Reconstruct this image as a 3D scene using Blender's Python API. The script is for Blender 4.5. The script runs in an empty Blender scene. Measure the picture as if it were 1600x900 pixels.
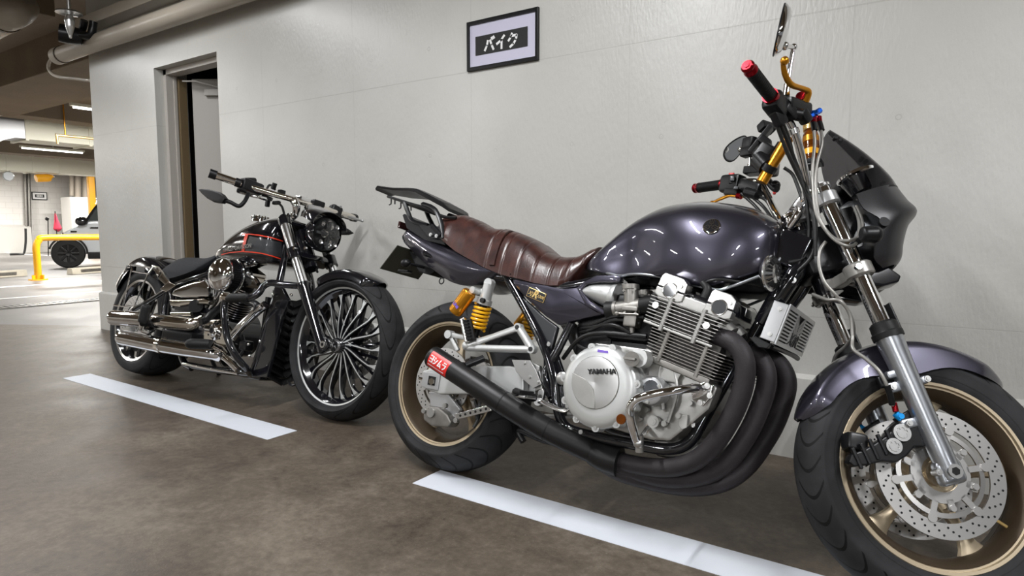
import bpy, bmesh, math, random
from mathutils import Vector, Matrix
random.seed(4)
SC = bpy.context.scene
COL = SC.collection
R = math.radians
PI = math.pi

# ------------------------------------------------------------------ camera
CAM_F, CAM_P, CAM_Y, CAM_H = 1019.6, 0.0921, 0.6034, 0.896
WALL = 2.681
FWD = Vector((-math.sin(CAM_Y)*math.cos(CAM_P), math.cos(CAM_Y)*math.cos(CAM_P), -math.sin(CAM_P)))
RGT = Vector((math.cos(CAM_Y), math.sin(CAM_Y), 0))
UPV = RGT.cross(FWD)
CAM0 = Vector((0, 0, CAM_H))
cd = bpy.data.cameras.new('camera'); cam = bpy.data.objects.new('camera', cd); COL.objects.link(cam)
cd.sensor_width = 36; cd.lens = CAM_F/1600*36; cd.clip_start = 0.05; cd.clip_end = 200
cam.matrix_world = Matrix(((RGT.x, UPV.x, -FWD.x, 0), (RGT.y, UPV.y, -FWD.y, 0), (RGT.z, UPV.z, -FWD.z, CAM_H), (0, 0, 0, 1)))
SC.camera = cam

# ------------------------------------------------------------------ world and exposure
w = bpy.data.worlds.new('World'); SC.world = w; w.use_nodes = True
w.node_tree.nodes['Background'].inputs[0].default_value = (0.96, 0.98, 1.0, 1)
w.node_tree.nodes['Background'].inputs[1].default_value = 0.16
SC.view_settings.view_transform = 'Standard'
SC.view_settings.look = 'None'
SC.view_settings.gamma = 1
SC.view_settings.use_curve_mapping = False
SC.view_settings.exposure = 0.0
TUBE_POWER = 78.0
TUBES = [(-7.6, 1.2), (-4.6, 1.3), (-1.6, 0.7), (1.6, 0.9), (-6.0, -2.6), (-2.6, -2.6), (0.8, -2.6), (4.4, -2.4),
         (-2.6, -6.0), (1.0, -6.0)]

# ------------------------------------------------------------------ geometry of sight: pixel of the photo -> point on a real plane
def ray(px, py):
    return FWD + RGT*((px-800)/CAM_F) + UPV*((450-py)/CAM_F)
def on_floor(px, py, z=0.0):
    d = ray(px, py); return CAM0 + d*((z-CAM_H)/d.z)
def on_y(px, py, y=WALL):
    d = ray(px, py); return CAM0 + d*(y/d.y)
def on_x(px, py, x):
    d = ray(px, py); return CAM0 + d*(x/d.x)

class Frame:
    """A motorcycle's own axes: x forward, y to its left, z up."""
    def __init__(s, x, y, z, yaw, lean, wb=None, rad=None, off=None, rake=None, steer=0):
        s.M = Matrix.Translation((x, y, z)) @ Matrix.Rotation(yaw, 4, 'Z') @ Matrix.Rotation(-lean, 4, 'X')
        if wb:
            u = Vector((-math.sin(rake), 0, math.cos(rake))); v = Vector((math.cos(rake), 0, math.sin(rake)))
            s.A = Vector((wb, 0, rad)) - v*off
            s.u, s.v = u, v
            s.S = Matrix.Translation(s.A) @ Matrix.Rotation(steer, 4, u) @ Matrix.Translation(-s.A)
        else:
            s.S = Matrix.Identity(4)
    def _un(s, M, px, py, lat):
        n = (M.to_3x3() @ Vector((0, 1, 0))).normalized(); O = M.translation
        d = ray(px, py); t = ((O-CAM0).dot(n)+lat)/d.dot(n)
        return M.inverted() @ (CAM0 + d*t)
    def b(s, px, py, lat): return s._un(s.M, px, py, lat)            # body axes
    def f(s, px, py, lat): return s._un(s.M @ s.S, px, py, lat)      # steered fork, in its straight-ahead position

# ------------------------------------------------------------------ materials
MAT = {}
def mat(name, col, rough=.5, metal=0., coat=0., coat_r=.05, spec=.5, bump=0., bscale=60., var=0., vscale=8., trans=0., ior=1.45, emit=None, estr=0., dist=.002, aniso=0.):
    m = bpy.data.materials.new(name); m.use_nodes = True; MAT[name] = m
    nt = m.node_tree; b = nt.nodes['Principled BSDF']
    c = tuple(col)+(1,)
    b.inputs['Base Color'].default_value = c
    b.inputs['Roughness'].default_value = rough
    b.inputs['Metallic'].default_value = metal
    b.inputs['Coat Weight'].default_value = coat
    b.inputs['Coat Roughness'].default_value = coat_r
    b.inputs['Specular IOR Level'].default_value = spec
    b.inputs['Transmission Weight'].default_value = trans
    b.inputs['IOR'].default_value = ior
    if emit: b.inputs['Emission Color'].default_value = tuple(emit)+(1,); b.inputs['Emission Strength'].default_value = estr
    tc = nt.nodes.new('ShaderNodeTexCoord')
    if bump:
        n = nt.nodes.new('ShaderNodeTexNoise'); n.inputs['Scale'].default_value = bscale; n.inputs['Detail'].default_value = 4
        bm_ = nt.nodes.new('ShaderNodeBump'); bm_.inputs['Strength'].default_value = bump; bm_.inputs['Distance'].default_value = dist
        nt.links.new(tc.outputs['Object'], n.inputs['Vector']); nt.links.new(n.outputs['Fac'], bm_.inputs['Height'])
        nt.links.new(bm_.outputs[0], b.inputs['Normal'])
    if var:
        n = nt.nodes.new('ShaderNodeTexNoise'); n.inputs['Scale'].default_value = vscale; n.inputs['Detail'].default_value = 6
        mx = nt.nodes.new('ShaderNodeMix'); mx.data_type = 'RGBA'
        mx.inputs[6].default_value = c; mx.inputs[7].default_value = tuple(max(0, x*(1-var)) for x in col)+(1,)
        nt.links.new(tc.outputs['Object'], n.inputs['Vector']); nt.links.new(n.outputs['Fac'], mx.inputs[0])
        nt.links.new(mx.outputs[2], b.inputs['Base Color'])
    return m
mat('chrome', (.82, .82, .83), .06, 1)
mat('chrome_warm', (.78, .74, .68), .09, 1)
mat('alu', (.60, .60, .59), .32, 1, bump=.1, bscale=400, var=.15, vscale=20, dist=.0004)
mat('silver_satin', (.54, .55, .54), .36, .55)
mat('alu_bright', (.80, .80, .80), .2, 1)
mat('cast', (.50, .495, .475), .38, .85, bump=.3, bscale=250, var=.4, vscale=18, dist=.0006)
mat('cast_dirty', (.36, .345, .32), .42, .85, bump=.3, bscale=200, var=.6, vscale=30, dist=.0006)
mat('silver_paint', (.47, .475, .48), .33, .7, coat=.4)
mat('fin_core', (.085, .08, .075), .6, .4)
mat('fork_silver', (.42, .44, .47), .28, .9, coat=.3, var=.1)
mat('steel_disc', (.60, .59, .575), .33, .95, bump=.1, bscale=600, dist=.0003)
mat('black_gloss', (.006, .006, .008), .12, 0, coat=1, coat_r=.03)
mat('black_satin', (.007, .007, .008), .32, spec=.4)
mat('black_matte', (.007, .007, .008), .5, spec=.25)
mat('black_plastic', (.007, .007, .008), .36, spec=.35, bump=.2, bscale=500, dist=.0003)
mat('void', (.004, .004, .004), .8)
mat('pipe_black', (.014, .0135, .014), .42, .3, bump=.25, bscale=300, var=.3, vscale=60, dist=.0004)
mat('pipe_wrap', (.035, .030, .033), .55, .2, bump=.6, bscale=260, var=.4, vscale=60, dist=.0009)
mat('rubber', (.008, .008, .008), .5, spec=.3, bump=.3, bscale=300, dist=.0005)
mat('hose_black', (.012, .012, .012), .42)
mat('hose_grey', (.30, .29, .27), .35, .5, bump=.3, bscale=500, dist=.0005)
mat('gold', (.60, .26, .02), .28, .85)
mat('gold_dark', (.52, .22, .02), .3, .85)
mat('gold_bright', (.86, .62, .25), .3, .9)
mat('yellow_spring', (.85, .42, .005), .35, coat=.5)
mat('bronze', (.52, .43, .30), .36, .75, coat=.25, coat_r=.3)
mat('bronze_dark', (.065, .046, .028), .42, .4)
mat('red_anod', (.26, .004, .010), .22, .8)
mat('red', (.65, .02, .015), .35)
mat('red_stripe', (.72, .045, .015), .3, coat=.8)
mat('blue_anod', (.01, .10, .55), .25, .8)
mat('blue_light', (.01, .32, .80), .3, .4)
mat('white', (.8, .8, .8), .45)
mat('print_black', (.012, .012, .013), .5)
mat('purple', (.20, .12, .55), .5)
mat('mirror', (.9, .9, .9), .02, 1)
mat('glass_clear', (.95, .97, .98), .03, 0, trans=1, ior=1.3)
mat('glass_brown', (.32, .09, .01), .05, 0, trans=.75)
mat('smoke', (.15, .145, .15), .05, 0, trans=.93, ior=1.12, spec=.4)
mat('lens_dark', (.25, .27, .30), .12, .7, coat=1)
mat('panel_grey', (.035, .037, .040), .4, .2, coat=.4)
mat('yellow_paint', (.85, .40, .008), .35, coat=.3)
mat('car_grey', (.50, .53, .56), .3, .3, coat=1)
mat('car_glass', (.02, .03, .03), .06, 0, coat=1)
mat('duct_cream', (.74, .73, .62), .5)
mat('duct_metal', (.34, .34, .35), .4, .7)
mat('drain_brown', (.26, .225, .185), .6)
mat('pipe_cream', (.40, .355, .29), .45, coat=.2, var=.15, vscale=3)
mat('wood_strip', (.16, .115, .06), .5)
mat('door_paint', (.42, .40, .37), .5)
mat('frame_paint', (.50, .47, .43), .45, .1)
mat('flag', (.45, .03, .06), .8)
mat('plate', (.045, .045, .032), .5)
mat('cowl_grey', (.022, .021, .023), .3, .1)
mat('fabric_black', (.009, .010, .013), .75, bump=.4, bscale=900)
mat('concrete_stop', (.50, .46, .38), .85, bump=.5, bscale=60, var=.3)
mat('tube_light', (1, 1, 1), .5, emit=(1, .98, .94), estr=5.5)
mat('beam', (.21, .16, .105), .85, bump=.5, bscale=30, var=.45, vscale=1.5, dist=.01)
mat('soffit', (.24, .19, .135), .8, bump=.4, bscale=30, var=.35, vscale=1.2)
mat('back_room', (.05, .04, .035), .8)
mat('brick_white', (.52, .51, .48), .7)
mat('stripe_paint', (.62, .65, .70), .55, var=.05, vscale=30)
mat('signal_amber', (.55, .16, .01), .25, coat=.6)
mat('lens_black', (.03, .01, .01), .15, coat=1)

def metallic_paint(name, base, flake):
    m = mat(name, base, .32, .75, coat=1, coat_r=.02); nt = m.node_tree; b = nt.nodes['Principled BSDF']
    lw = nt.nodes.new('ShaderNodeLayerWeight'); lw.inputs[0].default_value = .35
    mx = nt.nodes.new('ShaderNodeMix'); mx.data_type = 'RGBA'
    mx.inputs[6].default_value = flake+(1,); mx.inputs[7].default_value = base+(1,)
    nt.links.new(lw.outputs['Facing'], mx.inputs[0]); nt.links.new(mx.outputs[2], b.inputs['Base Color'])
    return m
metallic_paint('paint_purple', (.010, .0095, .014), (.060, .057, .078))

def leather():
    m = mat('leather', (.055, .016, .012), .36, coat=.35, coat_r=.2); nt = m.node_tree; b = nt.nodes['Principled BSDF']
    tc = nt.nodes.new('ShaderNodeTexCoord')
    v = nt.nodes.new('ShaderNodeTexVoronoi'); v.inputs['Scale'].default_value = 170
    n = nt.nodes.new('ShaderNodeTexNoise'); n.inputs['Scale'].default_value = 25; n.inputs['Detail'].default_value = 5
    ad = nt.nodes.new('ShaderNodeMath'); ad.operation = 'ADD'
    nt.links.new(tc.outputs['Object'], v.inputs['Vector']); nt.links.new(tc.outputs['Object'], n.inputs['Vector'])
    nt.links.new(v.outputs['Distance'], ad.inputs[0]); nt.links.new(n.outputs['Fac'], ad.inputs[1])
    bp = nt.nodes.new('ShaderNodeBump'); bp.inputs['Strength'].default_value = .22; bp.inputs['Distance'].default_value = .0012
    nt.links.new(ad.outputs[0], bp.inputs['Height']); nt.links.new(bp.outputs[0], b.inputs['Normal'])
    cr = nt.nodes.new('ShaderNodeValToRGB'); cr.color_ramp.elements[0].color = (.020, .0055, .0045, 1); cr.color_ramp.elements[1].color = (.062, .019, .013, 1)
    cr.color_ramp.elements[0].position = .3; cr.color_ramp.elements[1].position = .75
    nt.links.new(n.outputs['Fac'], cr.inputs[0]); nt.links.new(cr.outputs[0], b.inputs['Base Color'])
leather()

def mth(nt, op, a, b=None, c=None):
    n = nt.nodes.new('ShaderNodeMath'); n.operation = op
    for i, x in enumerate((a, b, c)):
        if x is None: continue
        if isinstance(x, (int, float)): n.inputs[i].default_value = x
        else: nt.links.new(x, n.inputs[i])
    return n.outputs[0]

def tyre_material(name, n_groove, k, width, depth=.008, base=(.015, .015, .016)):
    """Tread grooves from the lathe's own UVs: u runs round the wheel, v across the tread."""
    m = mat(name, base, .62, spec=.22); nt = m.node_tree; b = nt.nodes['Principled BSDF']
    uv = nt.nodes.new('ShaderNodeUVMap'); sp = nt.nodes.new('ShaderNodeSeparateXYZ'); nt.links.new(uv.outputs[0], sp.inputs[0])
    u, v = sp.outputs[0], sp.outputs[1]
    dv = mth(nt, 'ABSOLUTE', mth(nt, 'SUBTRACT', v, .5))
    curve = mth(nt, 'MULTIPLY', mth(nt, 'SINE', mth(nt, 'MULTIPLY', dv, 9.0)), k)
    ph = mth(nt, 'FRACT', mth(nt, 'ADD', mth(nt, 'MULTIPLY', u, n_groove), curve))
    g = mth(nt, 'LESS_THAN', ph, width)
    inside = mth(nt, 'LESS_THAN', dv, .30); notmid = mth(nt, 'GREATER_THAN', dv, .03)
    g = mth(nt, 'MULTIPLY', mth(nt, 'MULTIPLY', g, inside), notmid)
    ring = mth(nt, 'LESS_THAN', mth(nt, 'ABSOLUTE', mth(nt, 'SUBTRACT', dv, .43)), .004)
    g = mth(nt, 'MAXIMUM', g, mth(nt, 'MULTIPLY', ring, .4))
    bp = nt.nodes.new('ShaderNodeBump'); bp.invert = True; bp.inputs['Strength'].default_value = 1; bp.inputs['Distance'].default_value = depth
    nt.links.new(g, bp.inputs['Height']); nt.links.new(bp.outputs[0], b.inputs['Normal'])
    mx = nt.nodes.new('ShaderNodeMix'); mx.data_type = 'RGBA'
    n = nt.nodes.new('ShaderNodeTexNoise'); n.inputs['Scale'].default_value = 9; n.inputs['Detail'].default_value = 6
    tc = nt.nodes.new('ShaderNodeTexCoord'); nt.links.new(tc.outputs['Object'], n.inputs['Vector'])
    cr = nt.nodes.new('ShaderNodeValToRGB'); cr.color_ramp.elements[0].color = base+(1,); cr.color_ramp.elements[1].color = tuple(x*2.4 for x in base)+(1,)
    cr.color_ramp.elements[0].position = .4; cr.color_ramp.elements[1].position = .8
    nt.links.new(n.outputs['Fac'], cr.inputs[0])
    nt.links.new(g, mx.inputs[0]); nt.links.new(cr.outputs[0], mx.inputs[6]); mx.inputs[7].default_value = (.004, .004, .004, 1)
    nt.links.new(mx.outputs[2], b.inputs['Base Color'])
tyre_material('tyre_sport', 30, 1.0, .14)
tyre_material('tyre_rear', 26, .9, .12)
tyre_material('tyre_cruiser', 17, -1.8, .10)

# ------------------------------------------------------------------ object helpers
def tag(o, label, cat=None, group=None, kind=None):
    if label: o['label'] = label
    if cat: o['category'] = cat
    if group: o['group'] = group
    if kind: o['kind'] = kind
    return o
class MB:
    """Collects shapes for ONE mesh object. p0 is added to nothing; all coordinates are in the parent's axes."""
    def __init__(s): s.bm = bmesh.new(); s.uv = s.bm.loops.layers.uv.new('UVMap'); s.T = Matrix.Identity(4)
    def _m(s, vs, M=None):
        for v in vs:
            co = v.co
            if M is not None: co = M @ co
            v.co = s.T @ co
        return vs
    def box(s, c, size, rot=None, bev=0, seg=2):
        g = bmesh.ops.create_cube(s.bm, size=1)['verts']
        for v in g: v.co = Vector((v.co.x*size[0], v.co.y*size[1], v.co.z*size[2]))
        if bev:
            es = list({e for v in g for e in v.link_edges})
            r = bmesh.ops.bevel(s.bm, geom=es, offset=bev, segments=seg, affect='EDGES', profile=.5)
            g = list({v for f in r['faces'] for v in f.verts} | {v for v in g if v.is_valid})
        M = Matrix.Translation(Vector(c)) @ (rot.to_4x4() if rot is not None else Matrix.Identity(4))
        s._m(g, M); return s
    def cyl(s, a, b, r, r2=None, n=20, cap=True):
        a, b = Vector(a), Vector(b); d = b-a
        g = bmesh.ops.create_cone(s.bm, cap_ends=cap, segments=n, radius1=r, radius2=r if r2 is None else r2, depth=d.length)['verts']
        M = Matrix.Translation((a+b)/2) @ d.to_track_quat('Z', 'Y').to_matrix().to_4x4()
        s._m(g, M); return s
    def ball(s, c, r, sc=(1, 1, 1), n=16, rot=None):
        g = bmesh.ops.create_uvsphere(s.bm, u_segments=n, v_segments=max(6, n//2), radius=r)['verts']
        M = Matrix.Translation(Vector(c)) @ (rot.to_4x4() if rot is not None else Matrix.Identity(4)) @ Matrix.Diagonal((*sc, 1))
        s._m(g, M); return s
    def rings(s, loops, close=True, cap=True, closed_path=False, uvs=False):
        """Loft a list of rings (equal length lists of points)."""
        R_ = [[s.bm.verts.new(s.T @ Vector(p)) for p in L] for L in loops]
        n = len(R_[0]); m = len(R_)
        rng = range(m) if closed_path else range(m-1)
        for i in rng:
            A, B = R_[i], R_[(i+1) % m]
            for j in (range(n) if close else range(n-1)):
                k = (j+1) % n
                f = s.bm.faces.new((A[j], A[k], B[k], B[j]))
                if uvs:
                    for lp, (a_, b_) in zip(f.loops, ((i, j), (i, j+1), (i+1, j+1), (i+1, j))):
                        lp[s.uv].uv = (a_/m, b_/(n-1 if not close else n))
        if cap and close and not closed_path:
            s.bm.faces.new(list(reversed(R_[0]))); s.bm.faces.new(R_[-1])
        return s
    def tube(s, pts, r, n=12, res=6, smooth=True, cap=True, flat=1.0, closed=False):
        P = [Vector(p) for p in pts]
        rr = r if isinstance(r, (list, tuple)) else [r]*len(P)
        if smooth and len(P) > 2:
            Q, q = [], []
            N = len(P)
            for i in range(N if closed else N-1):
                if closed: p0, p1, p2, p3 = P[i-1], P[i], P[(i+1) % N], P[(i+2) % N]; ra, rb = rr[i], rr[(i+1) % N]
                else: p0 = P[max(i-1, 0)]; p1 = P[i]; p2 = P[i+1]; p3 = P[min(i+2, N-1)]; ra, rb = rr[i], rr[i+1]
                for k in range(res):
                    t = k/res; t2, t3 = t*t, t*t*t
                    Q.append(.5*((2*p1)+(p2-p0)*t+(2*p0-5*p1+4*p2-p3)*t2+(3*p1-p0-3*p2+p3)*t3)); q.append(ra+(rb-ra)*t)
            if not closed: Q.append(P[-1]); q.append(rr[-1])
            P, rr = Q, q
        N = len(P); loops = []
        T0 = (P[1]-P[0]).normalized(); nrm = T0.orthogonal().normalized()
        for i in range(N):
            if closed: T = (P[(i+1) % N]-P[i-1]).normalized()
            else: T = (P[min(i+1, N-1)]-P[max(i-1, 0)]).normalized()
            nrm = (nrm - T*nrm.dot(T)).normalized(); bn = T.cross(nrm)
            loops.append([P[i]+(nrm*math.cos(2*PI*k/n)+bn*math.sin(2*PI*k/n)*flat)*rr[i] for k in range(n)])
        s.rings(loops, cap=cap, closed_path=closed); return s
    def lathe(s, prof, c, axis=(0, 1, 0), n=48, closed=False, a0=0, a1=2*PI, ref=None):
        """prof: list of (radius, distance along axis). Rings run round the axis."""
        ax = Vector(axis).normalized(); c = Vector(c)
        e1 = (Vector(ref) if ref else (Vector((1, 0, 0)) if abs(ax.x) < .9 else Vector((0, 0, 1)))); e1 = (e1-ax*e1.dot(ax)).normalized(); e2 = ax.cross(e1)
        full = abs(a1-a0-2*PI) < 1e-6; m = n if full else n+1
        loops = [[c+ax*h+(e1*math.cos(a0+(a1-a0)*i/n)+e2*math.sin(a0+(a1-a0)*i/n))*rd for rd, h in prof] for i in range(m)]
        s.rings(loops, close=closed, cap=not full and closed, closed_path=full, uvs=True); return s
    def prism(s, poly, d0, d1, axis='y', bev=0):
        """poly of 2D points; axis y: (x,z) ; axis x: (y,z) ; axis z: (x,y)."""
        def P(a, b, d): return {'y': (a, d, b), 'x': (d, a, b), 'z': (a, b, d)}[axis]
        bot = [s.bm.verts.new(Vector(P(a, b, d0))) for a, b in poly]
        f = s.bm.faces.new(bot)
        r = bmesh.ops.extrude_face_region(s.bm, geom=[f])
        top = [v for v in r['geom'] if isinstance(v, bmesh.types.BMVert)]
        for v in top:
            if axis == 'y': v.co.y = d1
            elif axis == 'x': v.co.x = d1
            else: v.co.z = d1
        g = bot+top
        if bev:
            es = list({e for v in g for e in v.link_edges})
            r = bmesh.ops.bevel(s.bm, geom=es, offset=bev, segments=2, affect='EDGES', profile=.5)
            g = list({v for f_ in r['faces'] for v in f_.verts} | {v for v in g if v.is_valid})
        s._m(g); return s
    def sheet(s, grid, thick=0):
        """grid: rows of points; a skin, thickened along its normals."""
        V = [[s.bm.verts.new(s.T @ Vector(p)) for p in row] for row in grid]
        fs = []
        for i in range(len(V)-1):
            for j in range(len(V[0])-1):
                fs.append(s.bm.faces.new((V[i][j], V[i][j+1], V[i+1][j+1], V[i+1][j])))
        if thick:
            bmesh.ops.recalc_face_normals(s.bm, faces=fs)
            bmesh.ops.solidify(s.bm, geom=fs, thickness=thick)
        return s
    def build(s, name, m, parent=None, label=None, smooth=True, sub=0, angle=40, recalc=True, weighted=True):
        bm = s.bm
        if recalc: bmesh.ops.recalc_face_normals(bm, faces=bm.faces)
        if smooth:
            a = R(angle)
            for f in bm.faces: f.smooth = True
            for e in bm.edges:
                if len(e.link_faces) == 2:
                    if e.calc_face_angle(0) > a: e.smooth = False
        me = bpy.data.meshes.new(name); bm.to_mesh(me); bm.free()
        me.materials.append(MAT[m] if isinstance(m, str) else m)
        o = bpy.data.objects.new(name, me); COL.objects.link(o)
        if parent is not None: o.parent = parent
        if sub:
            md = o.modifiers.new('sub', 'SUBSURF'); md.levels = sub; md.render_levels = sub
        if weighted and smooth:
            md = o.modifiers.new('normals', 'WEIGHTED_NORMAL'); md.keep_sharp = True; md.weight = 50
        if label: o['label'] = label
        return o
def thing(name, label, cat, M=None, group=None):
    o = bpy.data.objects.new(name, None); COL.objects.link(o); o.empty_display_size = .1
    if M is not None: o.matrix_world = M
    return tag(o, label, cat, group)
def struct(name, mb, m, **k):
    o = mb.build(name, m, **k); o['kind'] = 'structure'; return o
def children(o): return [c for c in bpy.data.objects if c.parent == o]
def copy_tree(o, parent=None):
    c = o.copy(); COL.objects.link(c); c.parent = parent
    for ch in children(o): copy_tree(ch, c)
    return c
def text_mb(body, size, M, depth=.0006, shear=0, space=1.0, bold=0):
    cu = bpy.data.curves.new('t', 'FONT'); cu.body = body; cu.size = size; cu.extrude = depth; cu.align_x = 'CENTER'; cu.align_y = 'CENTER'
    cu.shear = shear; cu.space_character = space; cu.offset = bold; cu.resolution_u = 3
    o = bpy.data.objects.new('t', cu); COL.objects.link(o)
    dg = bpy.context.evaluated_depsgraph_get(); me = bpy.data.meshes.new_from_object(o.evaluated_get(dg))
    mb = MB(); mb.bm.from_mesh(me); mb.bm.transform(M)
    bpy.data.objects.remove(o); bpy.data.curves.remove(cu); bpy.data.meshes.remove(me)
    return mb
def frame_M(o, ex, ez):
    """Matrix whose local x runs along ex, local z towards ez."""
    ex = Vector(ex).normalized(); ez = Vector(ez).normalized(); ey = ez.cross(ex).normalized(); ex = ey.cross(ez)
    return Matrix(((ex.x, ey.x, ez.x, o[0]), (ex.y, ey.y, ez.y, o[1]), (ex.z, ey.z, ez.z, o[2]), (0, 0, 0, 1)))
def strokes(mb, segs, M, wd, th=.0006, fn=None):
    """Thick brush strokes: each seg is a polyline of 2D points, laid flat in M (x right, y up) or mapped by fn."""
    for pl in segs:
        if fn: pl = [(a[0]+(b[0]-a[0])*k/5, a[1]+(b[1]-a[1])*k/5) for a, b in zip(pl[:-1], pl[1:]) for k in range(5)]+[pl[-1]]
        for (x0, y0), (x1, y1) in zip(pl[:-1], pl[1:]):
            d = Vector((x1-x0, y1-y0)); L = d.length or 1e-6; d /= L; nn = Vector((-d.y, d.x))*wd/2; e = d*wd*.25
            q = [(x0-e.x+nn.x, y0-e.y+nn.y), (x0-e.x-nn.x, y0-e.y-nn.y), (x1+e.x-nn.x, y1+e.y-nn.y), (x1+e.x+nn.x, y1+e.y+nn.y)]
            if fn:
                v = [mb.bm.verts.new(fn(a, b, 0)) for a, b in q]+[mb.bm.verts.new(fn(a, b, th)) for a, b in q]
            else:
                v = [mb.bm.verts.new(M @ Vector((a, b, 0))) for a, b in q]+[mb.bm.verts.new(M @ Vector((a, b, th))) for a, b in q]
            for f in ((3, 2, 1, 0), (4, 5, 6, 7), (0, 1, 5, 4), (1, 2, 6, 5), (2, 3, 7, 6), (3, 0, 4, 7)):
                mb.bm.faces.new([v[i] for i in f])
    return mb
KANA = {  # strokes in a unit box
 'ba': [[(.34, .78), (.26, .45), (.05, .12)], [(.55, .78), (.70, .45), (.88, .10)], [(.70, .95), (.78, .82)], [(.86, 1.0), (.94, .87)]],
 'i': [[(.80, .92), (.50, .62), (.10, .42)], [(.55, .66), (.55, .05)]],
 'ku': [[(.42, .95), (.30, .70), (.10, .48)], [(.34, .78), (.85, .78), (.78, .48), (.55, .22), (.25, .04)]],
 'yo': [[(.12, .88), (.86, .88), (.86, .06)], [(.16, .48), (.86, .48)], [(.10, .10), (.86, .10)]],
 'shi': [[(.15, .88), (.38, .76)], [(.06, .58), (.30, .46)], [(.10, .06), (.50, .18), (.90, .74)]],
 'mu': [[(.48, .95), (.16, .14)], [(.06, .12), (.82, .20)], [(.62, .48), (.92, .04)]],
 'ra': [[(.18, .90), (.82, .90)], [(.08, .62), (.88, .62), (.76, .28), (.36, .02)]],
}
def kana(names, w, h, gap=0.0, x0=0, y0=0):
    out = []
    for i, k in enumerate(names):
        for s_ in KANA[k]: out.append([(x0+i*(w+gap)+a*w, y0+b*h) for a, b in s_])
    return out
# ================================================================== THE SETTING
def wall_material():
    m = mat('wall_paint', (.56, .555, .525), .36, 0, coat=.15, coat_r=.25); nt = m.node_tree; b = nt.nodes['Principled BSDF']
    g = nt.nodes.new('ShaderNodeNewGeometry'); sp = nt.nodes.new('ShaderNodeSeparateXYZ'); nt.links.new(g.outputs['Position'], sp.inputs[0])
    X, Z = sp.outputs[0], sp.outputs[2]
    def line(v, at, wdt): return mth(nt, 'LESS_THAN', mth(nt, 'ABSOLUTE', mth(nt, 'SUBTRACT', v, at)), wdt)
    L = line(Z, 1.685, .0025)
    L = mth(nt, 'MAXIMUM', L, line(Z, .557, .0025))
    fx = mth(nt, 'ABSOLUTE', mth(nt, 'SUBTRACT', mth(nt, 'FRACT', mth(nt, 'DIVIDE', mth(nt, 'ADD', X, 20.37+.45), .87)), .45/.87))
    L = mth(nt, 'MAXIMUM', L, mth(nt, 'MULTIPLY', mth(nt, 'LESS_THAN', fx, .003), .6))
    # form-tie marks
    px = mth(nt, 'SUBTRACT', mth(nt, 'FRACT', mth(nt, 'DIVIDE', mth(nt, 'ADD', X, 20), .435)), .5)
    pz = mth(nt, 'SUBTRACT', mth(nt, 'FRACT', mth(nt, 'DIVIDE', mth(nt, 'ADD', Z, .12), .56)), .5)
    rr = mth(nt, 'SQRT', mth(nt, 'ADD', mth(nt, 'POWER', mth(nt, 'MULTIPLY', px, .435), 2), mth(nt, 'POWER', mth(nt, 'MULTIPLY', pz, .56), 2)))
    ringm = mth(nt, 'LESS_THAN', mth(nt, 'ABSOLUTE', mth(nt, 'SUBTRACT', rr, .009)), .0022)
    mp = nt.nodes.new('ShaderNodeMapping'); mp.inputs['Scale'].default_value = (1, 1, .3); nt.links.new(g.outputs['Position'], mp.inputs[0])
    n1 = nt.nodes.new('ShaderNodeTexNoise'); n1.inputs['Scale'].default_value = 95; n1.inputs['Detail'].default_value = 4; nt.links.new(mp.outputs[0], n1.inputs['Vector'])
    n2 = nt.nodes.new('ShaderNodeTexNoise'); n2.inputs['Scale'].default_value = 5; n2.inputs['Detail'].default_value = 8; nt.links.new(g.outputs['Position'], n2.inputs['Vector'])
    n3 = nt.nodes.new('ShaderNodeTexNoise'); n3.inputs['Scale'].default_value = 1.3; n3.inputs['Detail'].default_value = 5; nt.links.new(g.outputs['Position'], n3.inputs['Vector'])
    v = nt.nodes.new('ShaderNodeTexVoronoi'); v.inputs['Scale'].default_value = 7; nt.links.new(g.outputs['Position'], v.inputs['Vector'])
    pit = mth(nt, 'LESS_THAN', v.outputs['Distance'], .055)
    h = mth(nt, 'ADD', mth(nt, 'MULTIPLY', n1.outputs['Fac'], .8), mth(nt, 'MULTIPLY', n2.outputs['Fac'], .9))
    h = mth(nt, 'SUBTRACT', h, mth(nt, 'MULTIPLY', L, .7)); h = mth(nt, 'SUBTRACT', h, mth(nt, 'MULTIPLY', ringm, .8)); h = mth(nt, 'SUBTRACT', h, mth(nt, 'MULTIPLY', pit, .7))
    bp = nt.nodes.new('ShaderNodeBump'); bp.inputs['Strength'].default_value = .6; bp.inputs['Distance'].default_value = .004
    nt.links.new(h, bp.inputs['Height']); nt.links.new(bp.outputs[0], b.inputs['Normal'])
    cr = nt.nodes.new('ShaderNodeValToRGB'); cr.color_ramp.elements[0].position = .35; cr.color_ramp.elements[1].position = .7
    cr.color_ramp.elements[0].color = (.50, .49, .455, 1); cr.color_ramp.elements[1].color = (.575, .57, .54, 1)
    nt.links.new(n3.outputs['Fac'], cr.inputs[0])
    mx = nt.nodes.new('ShaderNodeMix'); mx.data_type = 'RGBA'; nt.links.new(cr.outputs[0], mx.inputs[6]); mx.inputs[7].default_value = (.42, .41, .38, 1)
    nt.links.new(mth(nt, 'MULTIPLY', mth(nt, 'MAXIMUM', L, ringm), .55), mx.inputs[0]); nt.links.new(mx.outputs[2], b.inputs['Base Color'])
wall_material()

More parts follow.
